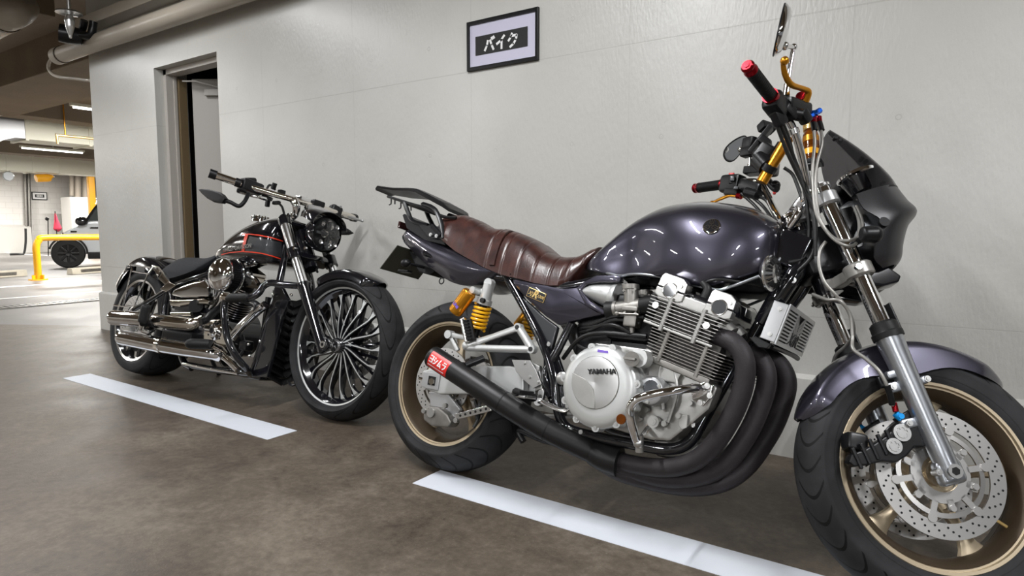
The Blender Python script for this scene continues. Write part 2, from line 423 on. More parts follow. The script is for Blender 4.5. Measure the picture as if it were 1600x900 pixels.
def floor_material():
    m = mat('floor_concrete', (.1, .085, .07), .5); nt = m.node_tree; b = nt.nodes['Principled BSDF']
    g = nt.nodes.new('ShaderNodeNewGeometry'); sp = nt.nodes.new('ShaderNodeSeparateXYZ'); nt.links.new(g.outputs['Position'], sp.inputs[0])
    def noise(s, d, rough=.5, dist=0):
        n = nt.nodes.new('ShaderNodeTexNoise'); n.inputs['Scale'].default_value = s; n.inputs['Detail'].default_value = d; n.inputs['Roughness'].default_value = rough
        n.inputs['Distortion'].default_value = dist
        nt.links.new(g.outputs['Position'], n.inputs['Vector']); return n.outputs['Fac']
    a = noise(1.5, 8, .62, .3); c = noise(7, 10, .72, .6); c2 = noise(38, 6, .7); f = noise(160, 3)
    cr = nt.nodes.new('ShaderNodeValToRGB'); e = cr.color_ramp.elements
    e[0].position = .38; e[0].color = (.042, .032, .024, 1); e[1].position = .66; e[1].color = (.185, .155, .12, 1)
    x = e.new(.51); x.color = (.098, .078, .058, 1)
    nt.links.new(mth(nt, 'ADD', mth(nt, 'ADD', mth(nt, 'MULTIPLY', a, .40), mth(nt, 'MULTIPLY', c, .32)), mth(nt, 'MULTIPLY', c2, .28)), cr.inputs[0])
    # pale spatter and scuffs, speckle
    sp1 = mth(nt, 'GREATER_THAN', noise(14, 5, .7, 1.5), .735)
    spk = mth(nt, 'GREATER_THAN', f, .70)
    mx = nt.nodes.new('ShaderNodeMix'); mx.data_type = 'RGBA'; nt.links.new(cr.outputs[0], mx.inputs[6]); mx.inputs[7].default_value = (.30, .28, .25, 1)
    nt.links.new(mth(nt, 'MAXIMUM', mth(nt, 'MULTIPLY', sp1, .6), mth(nt, 'MULTIPLY', spk, .35)), mx.inputs[0])
    # the drive lane further left is coated in pale grey: its edge runs across the floor
    edge = mth(nt, 'LESS_THAN', mth(nt, 'SUBTRACT', sp.outputs[0], mth(nt, 'MULTIPLY', mth(nt, 'SUBTRACT', sp.outputs[1], 2.25), 1.8)), -7.35)
    cr2 = nt.nodes.new('ShaderNodeValToRGB'); e = cr2.color_ramp.elements
    e[0].position = .3; e[0].color = (.10, .093, .088, 1); e[1].position = .7; e[1].color = (.21, .20, .19, 1)
    nt.links.new(a, cr2.inputs[0])
    mx2 = nt.nodes.new('ShaderNodeMix'); mx2.data_type = 'RGBA'; nt.links.new(edge, mx2.inputs[0]); nt.links.new(mx.outputs[2], mx2.inputs[6]); nt.links.new(cr2.outputs[0], mx2.inputs[7])
    nt.links.new(mx2.outputs[2], b.inputs['Base Color'])
    rg = mth(nt, 'ADD', mth(nt, 'MULTIPLY', a, .5), .22); nt.links.new(rg, b.inputs['Roughness'])
    bp = nt.nodes.new('ShaderNodeBump'); bp.inputs['Strength'].default_value = .35; bp.inputs['Distance'].default_value = .003
    nt.links.new(mth(nt, 'ADD', mth(nt, 'MULTIPLY', c, 1), mth(nt, 'MULTIPLY', f, .5)), bp.inputs['Height']); nt.links.new(bp.outputs[0], b.inputs['Normal'])
floor_material()
def block_material():
    m = mat('block_wall', (.5, .49, .47), .7); nt = m.node_tree; b = nt.nodes['Principled BSDF']
    g = nt.nodes.new('ShaderNodeNewGeometry'); mp = nt.nodes.new('ShaderNodeMapping'); mp.inputs['Rotation'].default_value = (0, R(90), R(90))
    sp = nt.nodes.new('ShaderNodeSeparateXYZ'); cb = nt.nodes.new('ShaderNodeCombineXYZ')
    nt.links.new(g.outputs['Position'], sp.inputs[0]); nt.links.new(sp.outputs[1], cb.inputs[0]); nt.links.new(sp.outputs[2], cb.inputs[1])
    br = nt.nodes.new('ShaderNodeTexBrick'); br.inputs['Scale'].default_value = 1; br.inputs['Brick Width'].default_value = .4; br.inputs['Row Height'].default_value = .2
    br.inputs['Mortar Size'].default_value = .008; br.inputs['Color1'].default_value = (.66, .64, .61, 1); br.inputs['Color2'].default_value = (.64, .62, .59, 1); br.inputs['Mortar'].default_value = (.56, .54, .51, 1)
    nt.links.new(cb.outputs[0], br.inputs['Vector']); nt.links.new(br.outputs['Color'], b.inputs['Base Color'])
block_material()

struct('floor', MB().box((-12, 4, -.1), (46, 36, .2)), 'floor_concrete', smooth=False)
CEIL = 3.15
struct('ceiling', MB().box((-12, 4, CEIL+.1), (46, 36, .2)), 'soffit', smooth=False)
# main wall with the doorway in it; one solid block behind it would hide the doorway room, so build its faces
WX0, DX0, DX1, DZ = -6.262, -5.196, -4.345, 2.118
wb = MB()
wb.box(((WX0+DX0)/2, WALL+.13, CEIL/2), (DX0-WX0, .26, CEIL))
wb.box(((DX1+4)/2, WALL+.13, CEIL/2), (4-DX1, .26, CEIL))
wb.box(((DX0+DX1)/2, WALL+.13, (CEIL+DZ)/2), (DX1-DX0, .26, CEIL-DZ))
wb.box((WX0+.13, WALL+1.7, CEIL/2), (.26, 2.9, CEIL))
struct('wall_back', wb, 'wall_paint', smooth=False)
bb = MB()
PL = .02
bb.prism([(WALL+.01, 0), (WALL-PL, 0), (WALL-PL, .318), (WALL-.001, .334), (WALL+.01, .334)], WX0-PL, DX0, axis='x')
bb.prism([(WALL+.01, 0), (WALL-PL, 0), (WALL-PL, .318), (WALL-.001, .334), (WALL+.01, .334)], DX1, 4, axis='x')
struct('baseboard_back', bb, 'wall_paint', smooth=False)
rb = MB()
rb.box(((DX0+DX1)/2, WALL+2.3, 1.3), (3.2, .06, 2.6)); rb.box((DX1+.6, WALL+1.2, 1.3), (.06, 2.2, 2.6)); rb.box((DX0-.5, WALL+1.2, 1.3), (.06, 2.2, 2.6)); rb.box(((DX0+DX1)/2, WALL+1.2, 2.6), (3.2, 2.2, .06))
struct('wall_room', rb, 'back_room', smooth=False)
fr = MB()  # pressed-steel door frame set in the reveal
fy = WALL+.085
fr.box((DX0+.02, fy+.03, DZ/2), (.04, .09, DZ)); fr.box((DX1-.02, fy+.03, DZ/2), (.04, .09, DZ)); fr.box(((DX0+DX1)/2, fy+.03, DZ-.02), (DX1-DX0, .09, .04))
fr.box((DX0+.035, fy+.05, DZ/2), (.03, .02, DZ-.02)); 
struct('trim_1', fr, 'frame_paint', smooth=False)
ws = MB().box((DX0+.055, fy+.10, DZ/2-.02), (.03, .06, DZ-.08))
struct('trim_2', ws, 'wood_strip', smooth=False)
# the door leaf stands open into the dark room
hinge = Vector((DX0+.110, fy+.15, 0)); da = R(34)
dm = Matrix.Translation(hinge) @ Matrix.Rotation(da, 4, 'Z')
d = MB(); d.T = dm; d.box((.42, 0, DZ/2-.02), (.82, .04, DZ-.07), bev=.003)
door = struct('door_1', d, 'door_paint')
d = MB(); d.T = dm; d.box((.24, -.04, DZ-.165), (.24, .035, .05), bev=.004); d.tube([(.27, -.05, DZ-.135), (.10, -.14, DZ-.10), (-.02, -.10, DZ-.09)], .006, smooth=False)
dc = d.build('door_closer', 'door_paint', door, label='grey overhead closer with a folding arm')

# ledge of concrete and the beams overhead
lip = MB().box((-1.2, WALL-.055, 2.585), (10.1, .13, .085), bev=.004)
struct('trim_3', lip, 'pipe_cream', smooth=False)
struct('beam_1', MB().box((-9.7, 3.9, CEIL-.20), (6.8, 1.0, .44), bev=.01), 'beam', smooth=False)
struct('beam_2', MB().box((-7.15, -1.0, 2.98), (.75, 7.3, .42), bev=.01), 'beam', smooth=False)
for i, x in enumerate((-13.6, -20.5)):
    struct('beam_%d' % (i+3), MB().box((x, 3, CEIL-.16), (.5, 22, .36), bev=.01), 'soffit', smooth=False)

# far side of the garage
FX = -28.0
struct('wall_far', MB().box((FX-.15, 6, CEIL/2), (.3, 34, CEIL)), 'block_wall', smooth=False)
q0, q1 = on_x(95, 240, FX), on_x(160, 240, FX)
struct('baseboard_far', MB().prism([(FX+.28, 0), (FX+.28, .9), (FX, 1.0), (FX, 0)], -8, on_x(40, 300, FX).y, axis='y'), 'brick_white', smooth=False)
struct('wall_near', MB().box((-8, -8.15, CEIL/2), (40, .3, CEIL)), 'brick_white', smooth=False)

def pad(name, pts, m, z0=.0, th=.0015, **k):
    b = MB(); b.prism([(p[0], p[1]) for p in pts], z0, z0+th, axis='z'); return tag(b.build(name, m, smooth=False), **k)
YF, YB = 1.632, 1.782
pad('floor_stripe', [(-4.385, YF), (-2.385, YF), (-2.385, YB), (-4.385, YB)], 'stripe_paint', label='white painted line on the floor in front of the black cruiser', cat='floor marking', group='painted bay lines by the wall')
pad('floor_stripe', [(-1.55, YF), (.45, YF), (.45, YB), (-1.55, YB)], 'stripe_paint', label='white painted line on the floor in front of the purple grey motorcycle', cat='floor marking', group='painted bay lines by the wall')
def quad_line(a, b, w_, label):
    p, q = on_floor(*a), on_floor(*b); dd = (q-p).normalized(); n = Vector((-dd.y, dd.x, 0))*w_/2; q = q+dd*1.5; p = p-dd*2
    pad('lane_line', [p-n, q-n, q+n, p+n], 'white', label=label, cat='floor marking', group='white lane lines across the garage')
quad_line((0, 467), (153, 456), .10, 'long white line on the pale floor between the grating and the yellow rail')
quad_line((0, 449), (153, 439), .16, 'broad white strip on the pale floor crossing at the foot of the yellow rail')  # broad flat white strip across the pale floor
quad_line((0, 395), (92, 400), .12, 'farthest white line on the pale floor, left of the silver car')

# slotted drain
g0, g1 = on_floor(0, 482), on_floor(170, 467)
dd = (g1-g0).normalized(); ang = math.atan2(dd.y, dd.x); L_ = (g1-g0).length+1.5
GT = Matrix.Translation(g0) @ Matrix.Rotation(ang, 4, 'Z')
dr = thing('floor_drain', 'narrow slotted steel drain across the pale floor', 'drain', GT)
c_ = MB(); c_.box((L_/2-1, 0, .002), (L_+1, .24, .004)); c_.build('channel', 'back_room', dr, smooth=False)
c_ = MB()
for s_ in (-.12, .12): c_.box((L_/2-1, s_, .006), (L_+1, .02, .012))
for k in range(60): c_.box((-.6+k*.07, 0, .006), (.03, .22, .01))
c_.build('grating', 'alu', dr, smooth=False)

# framed sign on the wall
SX0, SX1, SZ0, SZ1 = -2.116, -1.690, 1.684, 1.925
sg = thing('wall_sign', 'framed sign with white characters on a black bar on the wall above the motorcycles', 'sign', Matrix.Translation(((SX0+SX1)/2, WALL, SZ0)))
W_, H_ = SX1-SX0, SZ1-SZ0
b = MB()
for sx in (-1, 1): b.box((sx*(W_/2-.008), -.008, H_/2), (.016, .016, H_), bev=.002)
for z in (.009, H_-.009): b.box((0, -.008, z), (W_-.02, .016, .018), bev=.002)
b.build('sign_frame', 'black_satin', sg)
mat('sign_paper', (.55, .54, .66), .4)
MB().box((0, -.004, H_/2), (W_-.03, .006, H_-.03)).build('paper', 'sign_paper', sg, smooth=False)
lb = MB().box((-.005, -.0082, H_/2-.003), (.312, .002, .092)).build('label_bar', 'print_black', sg, smooth=False)
k = MB(); Mk = frame_M((-.105, -.0094, H_/2-.040), (1, 0, 0), (0, -1, 0))
strokes(k, kana(['ba', 'i', 'ku'], .064, .068, .006), Mk, .0115, .0008)
k.build('lettering', 'white', lb, smooth=False, recalc=False)

# ------------------------------------------------------------------ fluorescent battens that light the bay
def batten(x, y, z, L, label, group='fluorescent battens on the garage ceiling'):
    t = thing('tube_light', label, 'lamp', Matrix.Translation((x, y, z)), group)
    MB().box((0, 0, .045), (.09, L+.08, .05), bev=.006).build('housing', 'duct_cream', t)
    MB().box((0, 0, (CEIL-z)/2+.03), (.03, .03, max(.02, CEIL-z-.06))).build('hanger', 'alu', t)
    b = MB(); b.cyl((0, -L/2, 0), (0, L/2, 0), .016, n=16); b.build('tube', 'tube_light', t)
    return t
for i, (x, y) in enumerate(TUBES):
    z = 2.72
    batten(x, y, z, 1.2, 'white fluorescent batten out of the picture above the parking bay')
    ld = bpy.data.lights.new('tube_lamp', 'AREA'); ld.shape = 'RECTANGLE'; ld.size = .06; ld.size_y = 1.2; ld.energy = TUBE_POWER*(.46 if (x < -3 and y > 0) else .95); ld.color = (.97, .98, 1)
    lo = bpy.data.objects.new('tube_lamp', ld); COL.objects.link(lo); lo.location = (x, y, z-.03)
    lo.parent = None
# ================================================================== THE PURPLE-GREY ROADSTER
X = Frame(-1.543, 1.797, .003, -.0136, .2557, 1.5, .298, .0389, R(25.5), .5675)
xj = thing('motorcycle', 'purple grey motorcycle with a brown quilted leather seat, nearest the camera', 'motorcycle', X.M)
B, F = X.b, X.f
def poly(fn, pts, lat): return [(p.x, p.z) for p in (fn(a, b, lat) for a, b in pts)]
def fmb():
    m = MB(); m.T = X.S; return m
I4 = Matrix.Identity(4)
def crom(vals, t):
    n = len(vals)-1; i = min(int(t), n-1); f = t-i
    p0, p1, p2, p3 = vals[max(i-1, 0)], vals[i], vals[i+1], vals[min(i+2, n)]
    return .5*((2*p1)+(p2-p0)*f+(2*p0-5*p1+4*p2-p3)*f*f+(3*p1-p0-3*p2+p3)*f**3)
def bolt(mb, c, r, h, ax=(0, -1, 0)):
    c = Vector(c); a = Vector(ax).normalized(); mb.cyl(c-a*h*.2, c+a*h, r, n=10); mb.cyl(c+a*h*.8, c+a*(h+.0015), r*.55, n=6)
def torus(mb, c, ax, rr, r, n=28, m=8):
    mb.lathe([(rr+r*math.cos(2*PI*k/m), r*math.sin(2*PI*k/m)) for k in range(m)], c, ax, n=n, closed=True)

def tyre_profile(Ro, W, rb, h):
    """Tread crown then sidewalls down to the bead; (radius, offset)."""
    P = []
    rc = W*.62
    for k in range(-10, 11):
        a = k/10*R(62); y = math.sin(a)*rc; P.append((Ro-rc+math.cos(a)*rc, y))
    y1 = P[-1][1]; r1 = P[-1][0]
    S = []
    for k in range(1, 7):
        t = k/6; S.append((r1+(rb-r1)*t, y1+(W/2-y1)*math.sin(t*PI*.62)*1.05-(W/2-h)*max(0, t-.5)**2*3.2))
    return [(r, -y) for r, y in reversed(S)]+P+S

def wheel(name, c, T, parent, Rrim, hw, Ro, W, tyre_m, n_sp, rim_m, spoke_fn, label=None):
    m = MB(); m.T = T
    prof = [(Rrim+.004, -hw), (Rrim-.001, -hw-.006), (Rrim-.008, -hw-.005), (Rrim-.0095, -hw+.002), (Rrim-.016, -hw+.003), (Rrim-.021, -hw+.012), (Rrim-.034, -hw*.45), (Rrim-.036, hw*.45), (Rrim-.021, hw-.012),
            (Rrim-.008, hw+.005), (Rrim-.001, hw+.006), (Rrim+.004, hw), (Rrim-.006, hw-.012), (Rrim-.024, hw*.4), (Rrim-.024, -hw*.4), (Rrim-.006, -hw+.012)]
    m.lathe(prof, c, n=96, closed=True)
    for k in range(n_sp): spoke_fn(m, k)
    rim = m.build(name, rim_m, parent, label=label, angle=30)
    for s in (-1, 1):   # the barrel's dark reflections inside the lip are put into a darker bronze
        b_ = MB(); b_.T = T
        b_.lathe([(Rrim-.0145, s*(hw-.0005)), (Rrim-.0225, s*(hw-.010)), (Rrim-.0365, s*hw*.45), (Rrim-.0375, s*.001), (Rrim-.0350, s*.001), (Rrim-.0330, s*hw*.45), (Rrim-.018, s*(hw-.010))], c, n=96, closed=True)
        b_.build('rim_barrel', 'bronze_dark', rim)
    t = MB(); t.T = T; t.lathe(tyre_profile(Ro, W, Rrim-.003, hw), c, n=120)
    t.build('tyre', tyre_m, rim, angle=60)
    return rim
def flat_spoke(c, a, r0, r1, w0, w1, w2, y0, y1, th, m, curve=0):
    """A cast spoke: loft of rounded sections from hub radius r0 to rim radius r1."""
    loops = []
    for i in range(9):
        t = i/8; r = r0+(r1-r0)*t; wd = w0+(w1-w0)*min(1, t*2) if t < .5 else w1+(w2-w1)*((t-.5)*2)**3
        yy = y0+(y1-y0)*t; aa = a+curve*math.sin(t*PI)
        e = Vector((math.cos(aa), 0, math.sin(aa))); n = Vector((-math.sin(aa), 0, math.cos(aa))); o = Vector(c)+e*r+Vector((0, yy, 0))
        loops.append([o+n*wd/2*math.cos(q)+Vector((0, th/2*math.sin(q), 0)) for q in [2*PI*k/10 for k in range(10)]])
    m.rings(loops)
def disc(c, T, parent, Ro, Ri, y, m_, nb, carrier=.055, holes=3, buttons=True, th=.005, name='brake_disc'):
    s = 1 if y > 0 else -1
    m = MB(); m.T = T
    m.lathe([(Ro, y-th/2), (Ro, y+th/2), (Ri, y+th/2), (Ri, y-th/2)], c, n=80, closed=True)
    m.lathe([(Ri*.90, y-th/2-.001*s), (Ri*.90, y+th/2), (Ri*.80, y+th/2), (Ri*.80, y-th/2)], c, n=60, closed=True)
    m.lathe([(carrier*1.25, y-.003), (carrier*1.25, y+.004), (carrier*.78, y+.004), (carrier*.78, y-.003)], c, n=40, closed=True)
    for k in range(nb):
        a = 2*PI*k/nb+.35
        e = Vector((math.cos(a), 0, math.sin(a)))
        m.box(Vector(c)+e*(carrier*1.25+Ri*.84)/2+Vector((0, y, 0)), ((Ri*.84-carrier*1.1), .006, .014), rot=Matrix.Rotation(-a, 3, 'Y'))
        if buttons: m.cyl(Vector(c)+e*Ri*.95+Vector((0, y-.006, 0)), Vector(c)+e*Ri*.95+Vector((0, y+.006, 0)), .0105, n=16)
        a += PI/nb; e = Vector((math.cos(a), 0, math.sin(a)))
        m.cyl(Vector(c)+e*carrier*1.45+Vector((0, y-.007, 0)), Vector(c)+e*carrier*1.45+Vector((0, y+.005, 0)), .0075, n=12)
        m.box(Vector(c)+e*(carrier*1.3)+Vector((0, y, 0)), (.024, .006, .016), rot=Matrix.Rotation(-a, 3, 'Y'))
    d = m.build(name, m_, parent)
    h = MB(); h.T = T
    N = int(26*Ro/.149)
    for i in range(N*holes):
        a = 2*PI*i/(N*holes)+.02; rr = Ri+(Ro-Ri)*(.25+.5*((i % holes)/max(1, holes-1)))
        p = Vector(c)+Vector((math.cos(a)*rr, y-th/2-.0004, math.sin(a)*rr)); h.cyl(p, p+Vector((0, th+.0008, 0)), .0028, n=8)
    h.build(name+'_holes', 'void', parent, smooth=False)
    return d

# ---------------------------------------------------------------- front wheel, discs, calipers
FC = Vector((1.5, 0, .298))
fa0 = R(-128)
def fsp(m, k): flat_spoke(FC, fa0+k*2*PI/5, .035, .194, .05, .030, .085, 0, 0, .024, m, .03)
fw = wheel('front_wheel', FC, X.S, xj, .226, .050, .312, .122, 'tyre_sport', 5, 'bronze', fsp, 'bronze five spoke front wheel')
h = fmb(); h.cyl(FC+Vector((0, -.052, 0)), FC+Vector((0, .052, 0)), .045, n=32); h.cyl(FC+Vector((0, -.062, 0)), FC+Vector((0, .062, 0)), .030, n=32)
h.build('hub', 'bronze', fw)
disc(FC, X.S, fw, .149, .113, -.066, 'steel_disc', 6)
disc(FC, X.S, fw, .149, .113, .066, 'steel_disc', 6)
v = fmb(); p = F(1563, 817, -.03); v.cyl(p+Vector((-.014, 0, .006)), p+Vector((.014, 0, -.006)), .004); v.build('valve_stem', 'gold_bright', fw)

leg_u = X.u
def leg(s, name):
    y = s*.105
    ax = Vector((1.5, y, .298)); u = leg_u
    m = fmb()
    top = ax+u*.340
    m.tube([ax+u*-.015, ax+u*.045, ax+u*.10, ax+u*.25, ax+u*.315, top], [.024, .026, .0255, .0285, .032, .034], n=24, smooth=True)
    m.box(ax+Vector((0, -s*.004, 0)), (.062, .034, .058), rot=Matrix.Rotation(-R(25.5), 3, 'Y'), bev=.012, seg=3)
    v_ = X.v
    m.box(ax+u*.125-v_*.038+Vector((0, -s*.005, 0)), (.045, .016, .024), rot=Matrix.Rotation(-R(25.5), 3, 'Y'), bev=.005)
    m.box(ax+u*.215-v_*.034+Vector((0, -s*.005, 0)), (.045, .016, .026), rot=Matrix.Rotation(-R(25.5), 3, 'Y'), bev=.005)
    m.box(ax+u*.245-v_*.032, (.03, .018, .02), rot=Matrix.Rotation(-R(25.5), 3, 'Y'), bev=.005)
    m.box(ax+u*.215+v_*.036, (.02, .016, .02), rot=Matrix.Rotation(-R(25.5), 3, 'Y'), bev=.006)
    L = m.build('fork_leg', 'fork_silver', xj)
    b_ = fmb(); b_.cyl(ax+Vector((0, s*.010, 0)), ax+Vector((0, s*.026, 0)), .0165, n=20); b_.build('axle_nut', 'alu', L)
    b_ = fmb(); b_.cyl(ax+Vector((0, s*.018, 0)), ax+Vector((0, s*.0275, 0)), .0095, n=6); b_.build('axle_socket', 'void', L, smooth=False)
    b_ = fmb()
    for q in (.125, .215): bolt(b_, ax+u*q-v_*.046+Vector((0, s*.006, 0)), .0075, .006, (0, s, 0))
    bolt(b_, ax+u*.215+v_*.042+Vector((0, s*.004, 0)), .008, .006, (0, s, 0)); bolt(b_, ax+u*.006-v_*.033, .008, .02, (0, s, 0))
    b_.build('bolts', 'alu', L)
    b_ = fmb(); b_.tube([top-u*.008, top+u*.006, top+u*.010, top+u*.030, top+u*.036], [.037, .0375, .034, .033, .026], n=28, smooth=False); b_.build('dust_seal', 'rubber', L)
    b_ = fmb(); b_.cyl(top+u*.02, ax+u*.772, .0218, n=32); tb = b_.build('fork_tube', 'chrome', L)
    b_ = fmb(); b_.cyl(ax+u*.770, ax+u*.778, .025, n=24); b_.cyl(ax+u*.778, ax+u*.788, .012, n=6); b_.build('fork_cap', 'alu_bright', L)
    b_ = fmb(); gq = top+v_*.030; b_.box(gq+u*.04, (.006, .034, .075), rot=Matrix.Rotation(-R(25.5), 3, 'Y'), bev=.002); b_.build('tube_guard', 'black_satin', L)
    return L
leg(-1, 'r'); leg(1, 'l')
def clamp(uc, name, mt, rr, fwd=.0):
    m = fmb(); ax = Vector((1.5, 0, .298))+leg_u*uc; Rm = Matrix.Rotation(-R(25.5), 3, 'Y')
    for s in (-1, 1):
        q = ax+Vector((0, s*.105, 0)); m.tube([q-leg_u*.018, q-leg_u*.014, q+leg_u*.014, q+leg_u*.018], [rr-.004, rr, rr, rr-.004], n=28, smooth=False)
        m.box(q+Vector((0, -s*.045, 0))-X.v*.016, (.04, .075, .03), rot=Matrix.Rotation(-R(25.5), 3, 'Y') @ Matrix.Rotation(s*R(-18), 3, 'Z'), bev=.006)
    m.box(ax-X.v*.036, (.05, .09, .032), rot=Rm, bev=.008)
    m.cyl(ax-X.v*.0389-leg_u*.02, ax-X.v*.0389+leg_u*.022, .022, n=24)
    b = m.build(name, mt, xj); return b
clamp(.520, 'lower_fork_clamp', 'hose_grey', .036)
tc_ = clamp(.735, 'upper_fork_clamp', 'silver_paint', .031)
nb = fmb(); q = Vector((1.5, 0, .298))+leg_u*.765-X.v*.0389; nb.cyl(q-leg_u*.012, q+leg_u*.004, .019, n=6); nb.cyl(q, q+leg_u*.01, .013, n=16); nb.build('stem_nut', 'chrome', tc_)
nb = fmb()
for s in (-1, 1): bolt(nb, Vector((1.5, s*.140, .298))+leg_u*.520-X.v*.02, .008, .01, (0, s, 0))
nb.build('pinch_bolts', 'alu_bright', tc_)

# calipers: black four-piston blocks with round silver caps
for s in (-1, 1):
    m = fmb(); y = s*.088
    pc = [(1322, 722), (1326, 710), (1345, 704), (1362, 694), (1380, 682), (1392, 668), (1404, 658), (1428, 660), (1438, 676), (1448, 690), (1440, 700), (1424, 700), (1412, 714), (1396, 724), (1375, 722), (1350, 728), (1330, 730)]
    pp = poly(F, pc, -.088)
    m.prism(pp, y-.016, y+.016, bev=.005)
    q = F(1340, 690, -.088); m.box((q.x, s*.07, q.z), (.05, .05, .045), bev=.01)
    m.prism(poly(F, [(1395, 655), (1420, 640), (1432, 628), (1440, 640), (1436, 665), (1420, 672)], -.088), y-.008, y+.008, bev=.003)
    cal = m.build('brake_caliper', 'black_satin', xj)
    m = fmb()
    for k in range(5):
        q = F(1334+k*13, 717-k*7, -.088); m.box((q.x, y+s*.016, q.z), (.008, .010, .05), rot=Matrix.Rotation(R(-28), 3, 'Y'), bev=.002)
    m.build('caliper_ribs', 'black_satin', cal)
    m = fmb()
    for (a, b_, r) in ((1409.5, 676, .0205), (1397, 697, .0185)):
        q = F(a, b_, -.108); q.y = s*.108; e = Vector((0, s, 0))
        m.cyl(q-e*.006, q+e*.002, r, n=32); 
    cp = m.build('piston_cap', 'alu', cal)
    m = fmb()
    for (a, b_, r) in ((1409.5, 676, .0205), (1397, 697, .0185)):
        q = F(a, b_, -.108); q.y = s*.1105; e = Vector((0, s, 0))
        torus(m, q, e, r*.62, .0012, 20, 6)
        for k in range(6):
            a_ = k*PI/3; m.cyl(q+Vector((math.cos(a_)*r*.55, 0, math.sin(a_)*r*.55)), q+Vector((math.cos(a_)*r*.55, 0, math.sin(a_)*r*.55))+e*.001, .003, n=8)
    m.build('cap_marks', 'alu', cal)
    m = fmb(); q = F(1403, 652, -.09); q.y = s*.098
    m.cyl(q+Vector((-.010, 0, .006)), q+Vector((.004, 0, -.004)), .009, n=12); q2 = q; m.cyl(q+Vector((0, s*-.008, 0)), q+Vector((0, s*.010, 0)), .007, n=10); m.build('banjo_bolt', 'blue_light', cal)
    m = fmb(); q = F(1395, 638, -.09); q.y = s*.098; m.cyl(q+Vector((-.002, 0, .012)), q+Vector((.004, 0, -.010)), .007, n=12); m.build('hose_fitting', 'red_anod', cal)

# front mudguard
def mudguard():
    m = fmb(); Rf = .330
    grid = []
    a0, a1 = 167, 55.5
    N = 44
    for i in range(N+1):
        t = i/N; a = R(a0+(a1-a0)*t)
        skirt = .030+.045*math.exp(-((t-.52)/.20)**2)+.012*math.sin(t*PI)
        taper = min(1, (t/.10)**.6 if t < .10 else 1)*min(1, ((1-t)/.12)**.6 if t > .88 else 1)
        hw = .020+.052*taper
        row = []
        rad = Rf+.012*math.sin(t*PI)
        for k in range(-9, 10):
            s_ = k/9
            y = hw*math.sin(s_*PI/2*1.0) if abs(s_) < .72 else hw*(math.sin(.72*PI/2)+(abs(s_)-.72)/.28*.10)*(1 if s_ > 0 else -1)
            if abs(s_) <= .72: r = rad-.020*(1-math.cos(s_/.72*PI/2.2))
            else: r = rad-.020*(1-math.cos(PI/2.2))-(abs(s_)-.72)/.28*skirt*taper
            row.append(FC+Vector((math.cos(a)*r, y, math.sin(a)*r)))
        grid.append(row)
    m.sheet(grid, .003)
    o = m.build('front_mudguard', 'paint_purple', xj, angle=50)
    b_ = fmb()
    for s in (-1, 1):
        q = Vector((1.5, s*.082, .298))+leg_u*.235-X.v*.03
        b_.box(q, (.06, .012, .03), rot=Matrix.Rotation(-R(25.5), 3, 'Y'), bev=.004); 
    b_.build('mudguard_bracket', 'black_satin', o)
mudguard()

# ---------------------------------------------------------------- rear wheel and final drive
RC = Vector((0, 0, .315))
def rsp(m, k): flat_spoke(RC, R(20)+k*2*PI/5, .04, .195, .055, .036, .10, 0, 0, .026, m, .03)
rw = wheel('rear_wheel', RC, I4, xj, .228, .076, .318, .182, 'tyre_rear', 5, 'bronze', rsp, 'bronze five spoke rear wheel')
h = MB(); h.cyl(RC+Vector((0, -.075, 0)), RC+Vector((0, .08, 0)), .05, n=32); h.build('hub', 'bronze_dark', rw)
disc(RC, I4, rw, .127, .092, -.090, 'steel_disc', 6, .05)
h = MB(); h.lathe([(.100, .095), (.100, .101), (.06, .101), (.06, .095)], RC, n=60, closed=True)
for k in range(38):
    a = 2*PI*k/38; h.box(RC+Vector((math.cos(a)*.103, .098, math.sin(a)*.103)), (.008, .005, .007), rot=Matrix.Rotation(-a, 3, 'Y'))
h.build('sprocket', 'steel_disc', rw)
ch = MB()
pts = []
for a in range(90, 271, 15): pts.append(RC+Vector((math.cos(R(a))*.104, .098, math.sin(R(a))*.104)))
pts = pts[::-1]
lower = [Vector((.35, .098, .255)), Vector((.60, .098, .30))]; upper = [Vector((.60, .098, .375)), Vector((.35, .098, .40))]
loop = lower[::-1] if False else pts+upper[::-1]+[Vector((.63, .098, .338))]+lower[::-1]
ch.tube(loop, .008, n=6, closed=True, res=6); ch.build('drive_chain', 'cast_dirty', xj)

# swingarm
m = MB()
top_, bot_ = [(664, 580), (690, 572), (800, 572), (822, 578)], [(822, 612), (800, 616), (690, 616), (664, 606)]
sp = poly(B, top_+bot_, -.125)
for s in (-1, 1):
    m.prism([(x, z) for x, z in sp], min(s*.105, s*.14), max(s*.105, s*.14), bev=.006)
m.box((.50, 0, .37), (.07, .24, .08), bev=.01); m.box((.40, 0, .355), (.03, .22, .05), bev=.006)
sw = m.build('swingarm', 'silver_satin', xj)
for s in (-1, 1):
    m = MB(); m.box((.0, s*.142, .318), (.060, .006, .062), bev=.004); m.box((-.030, s*.137, .318), (.050, .008, .054), bev=.002); m.build('axle_plate', 'silver_paint', sw)
m = MB(); m.box((-.004, -.1455, .318), (.034, .002, .032), bev=.0005); m.build('adjuster_slot', 'black_matte', sw, smooth=False)
m = MB()
m.cyl((0, -.152, .316), (0, .152, .316), .013, n=6); m.cyl((-.075, -.135, .318), (-.05, -.135, .318), .005, n=8); m.cyl((-.075, .135, .318), (-.05, .135, .318), .005, n=8)
m.build('axle', 'chrome_warm', sw)
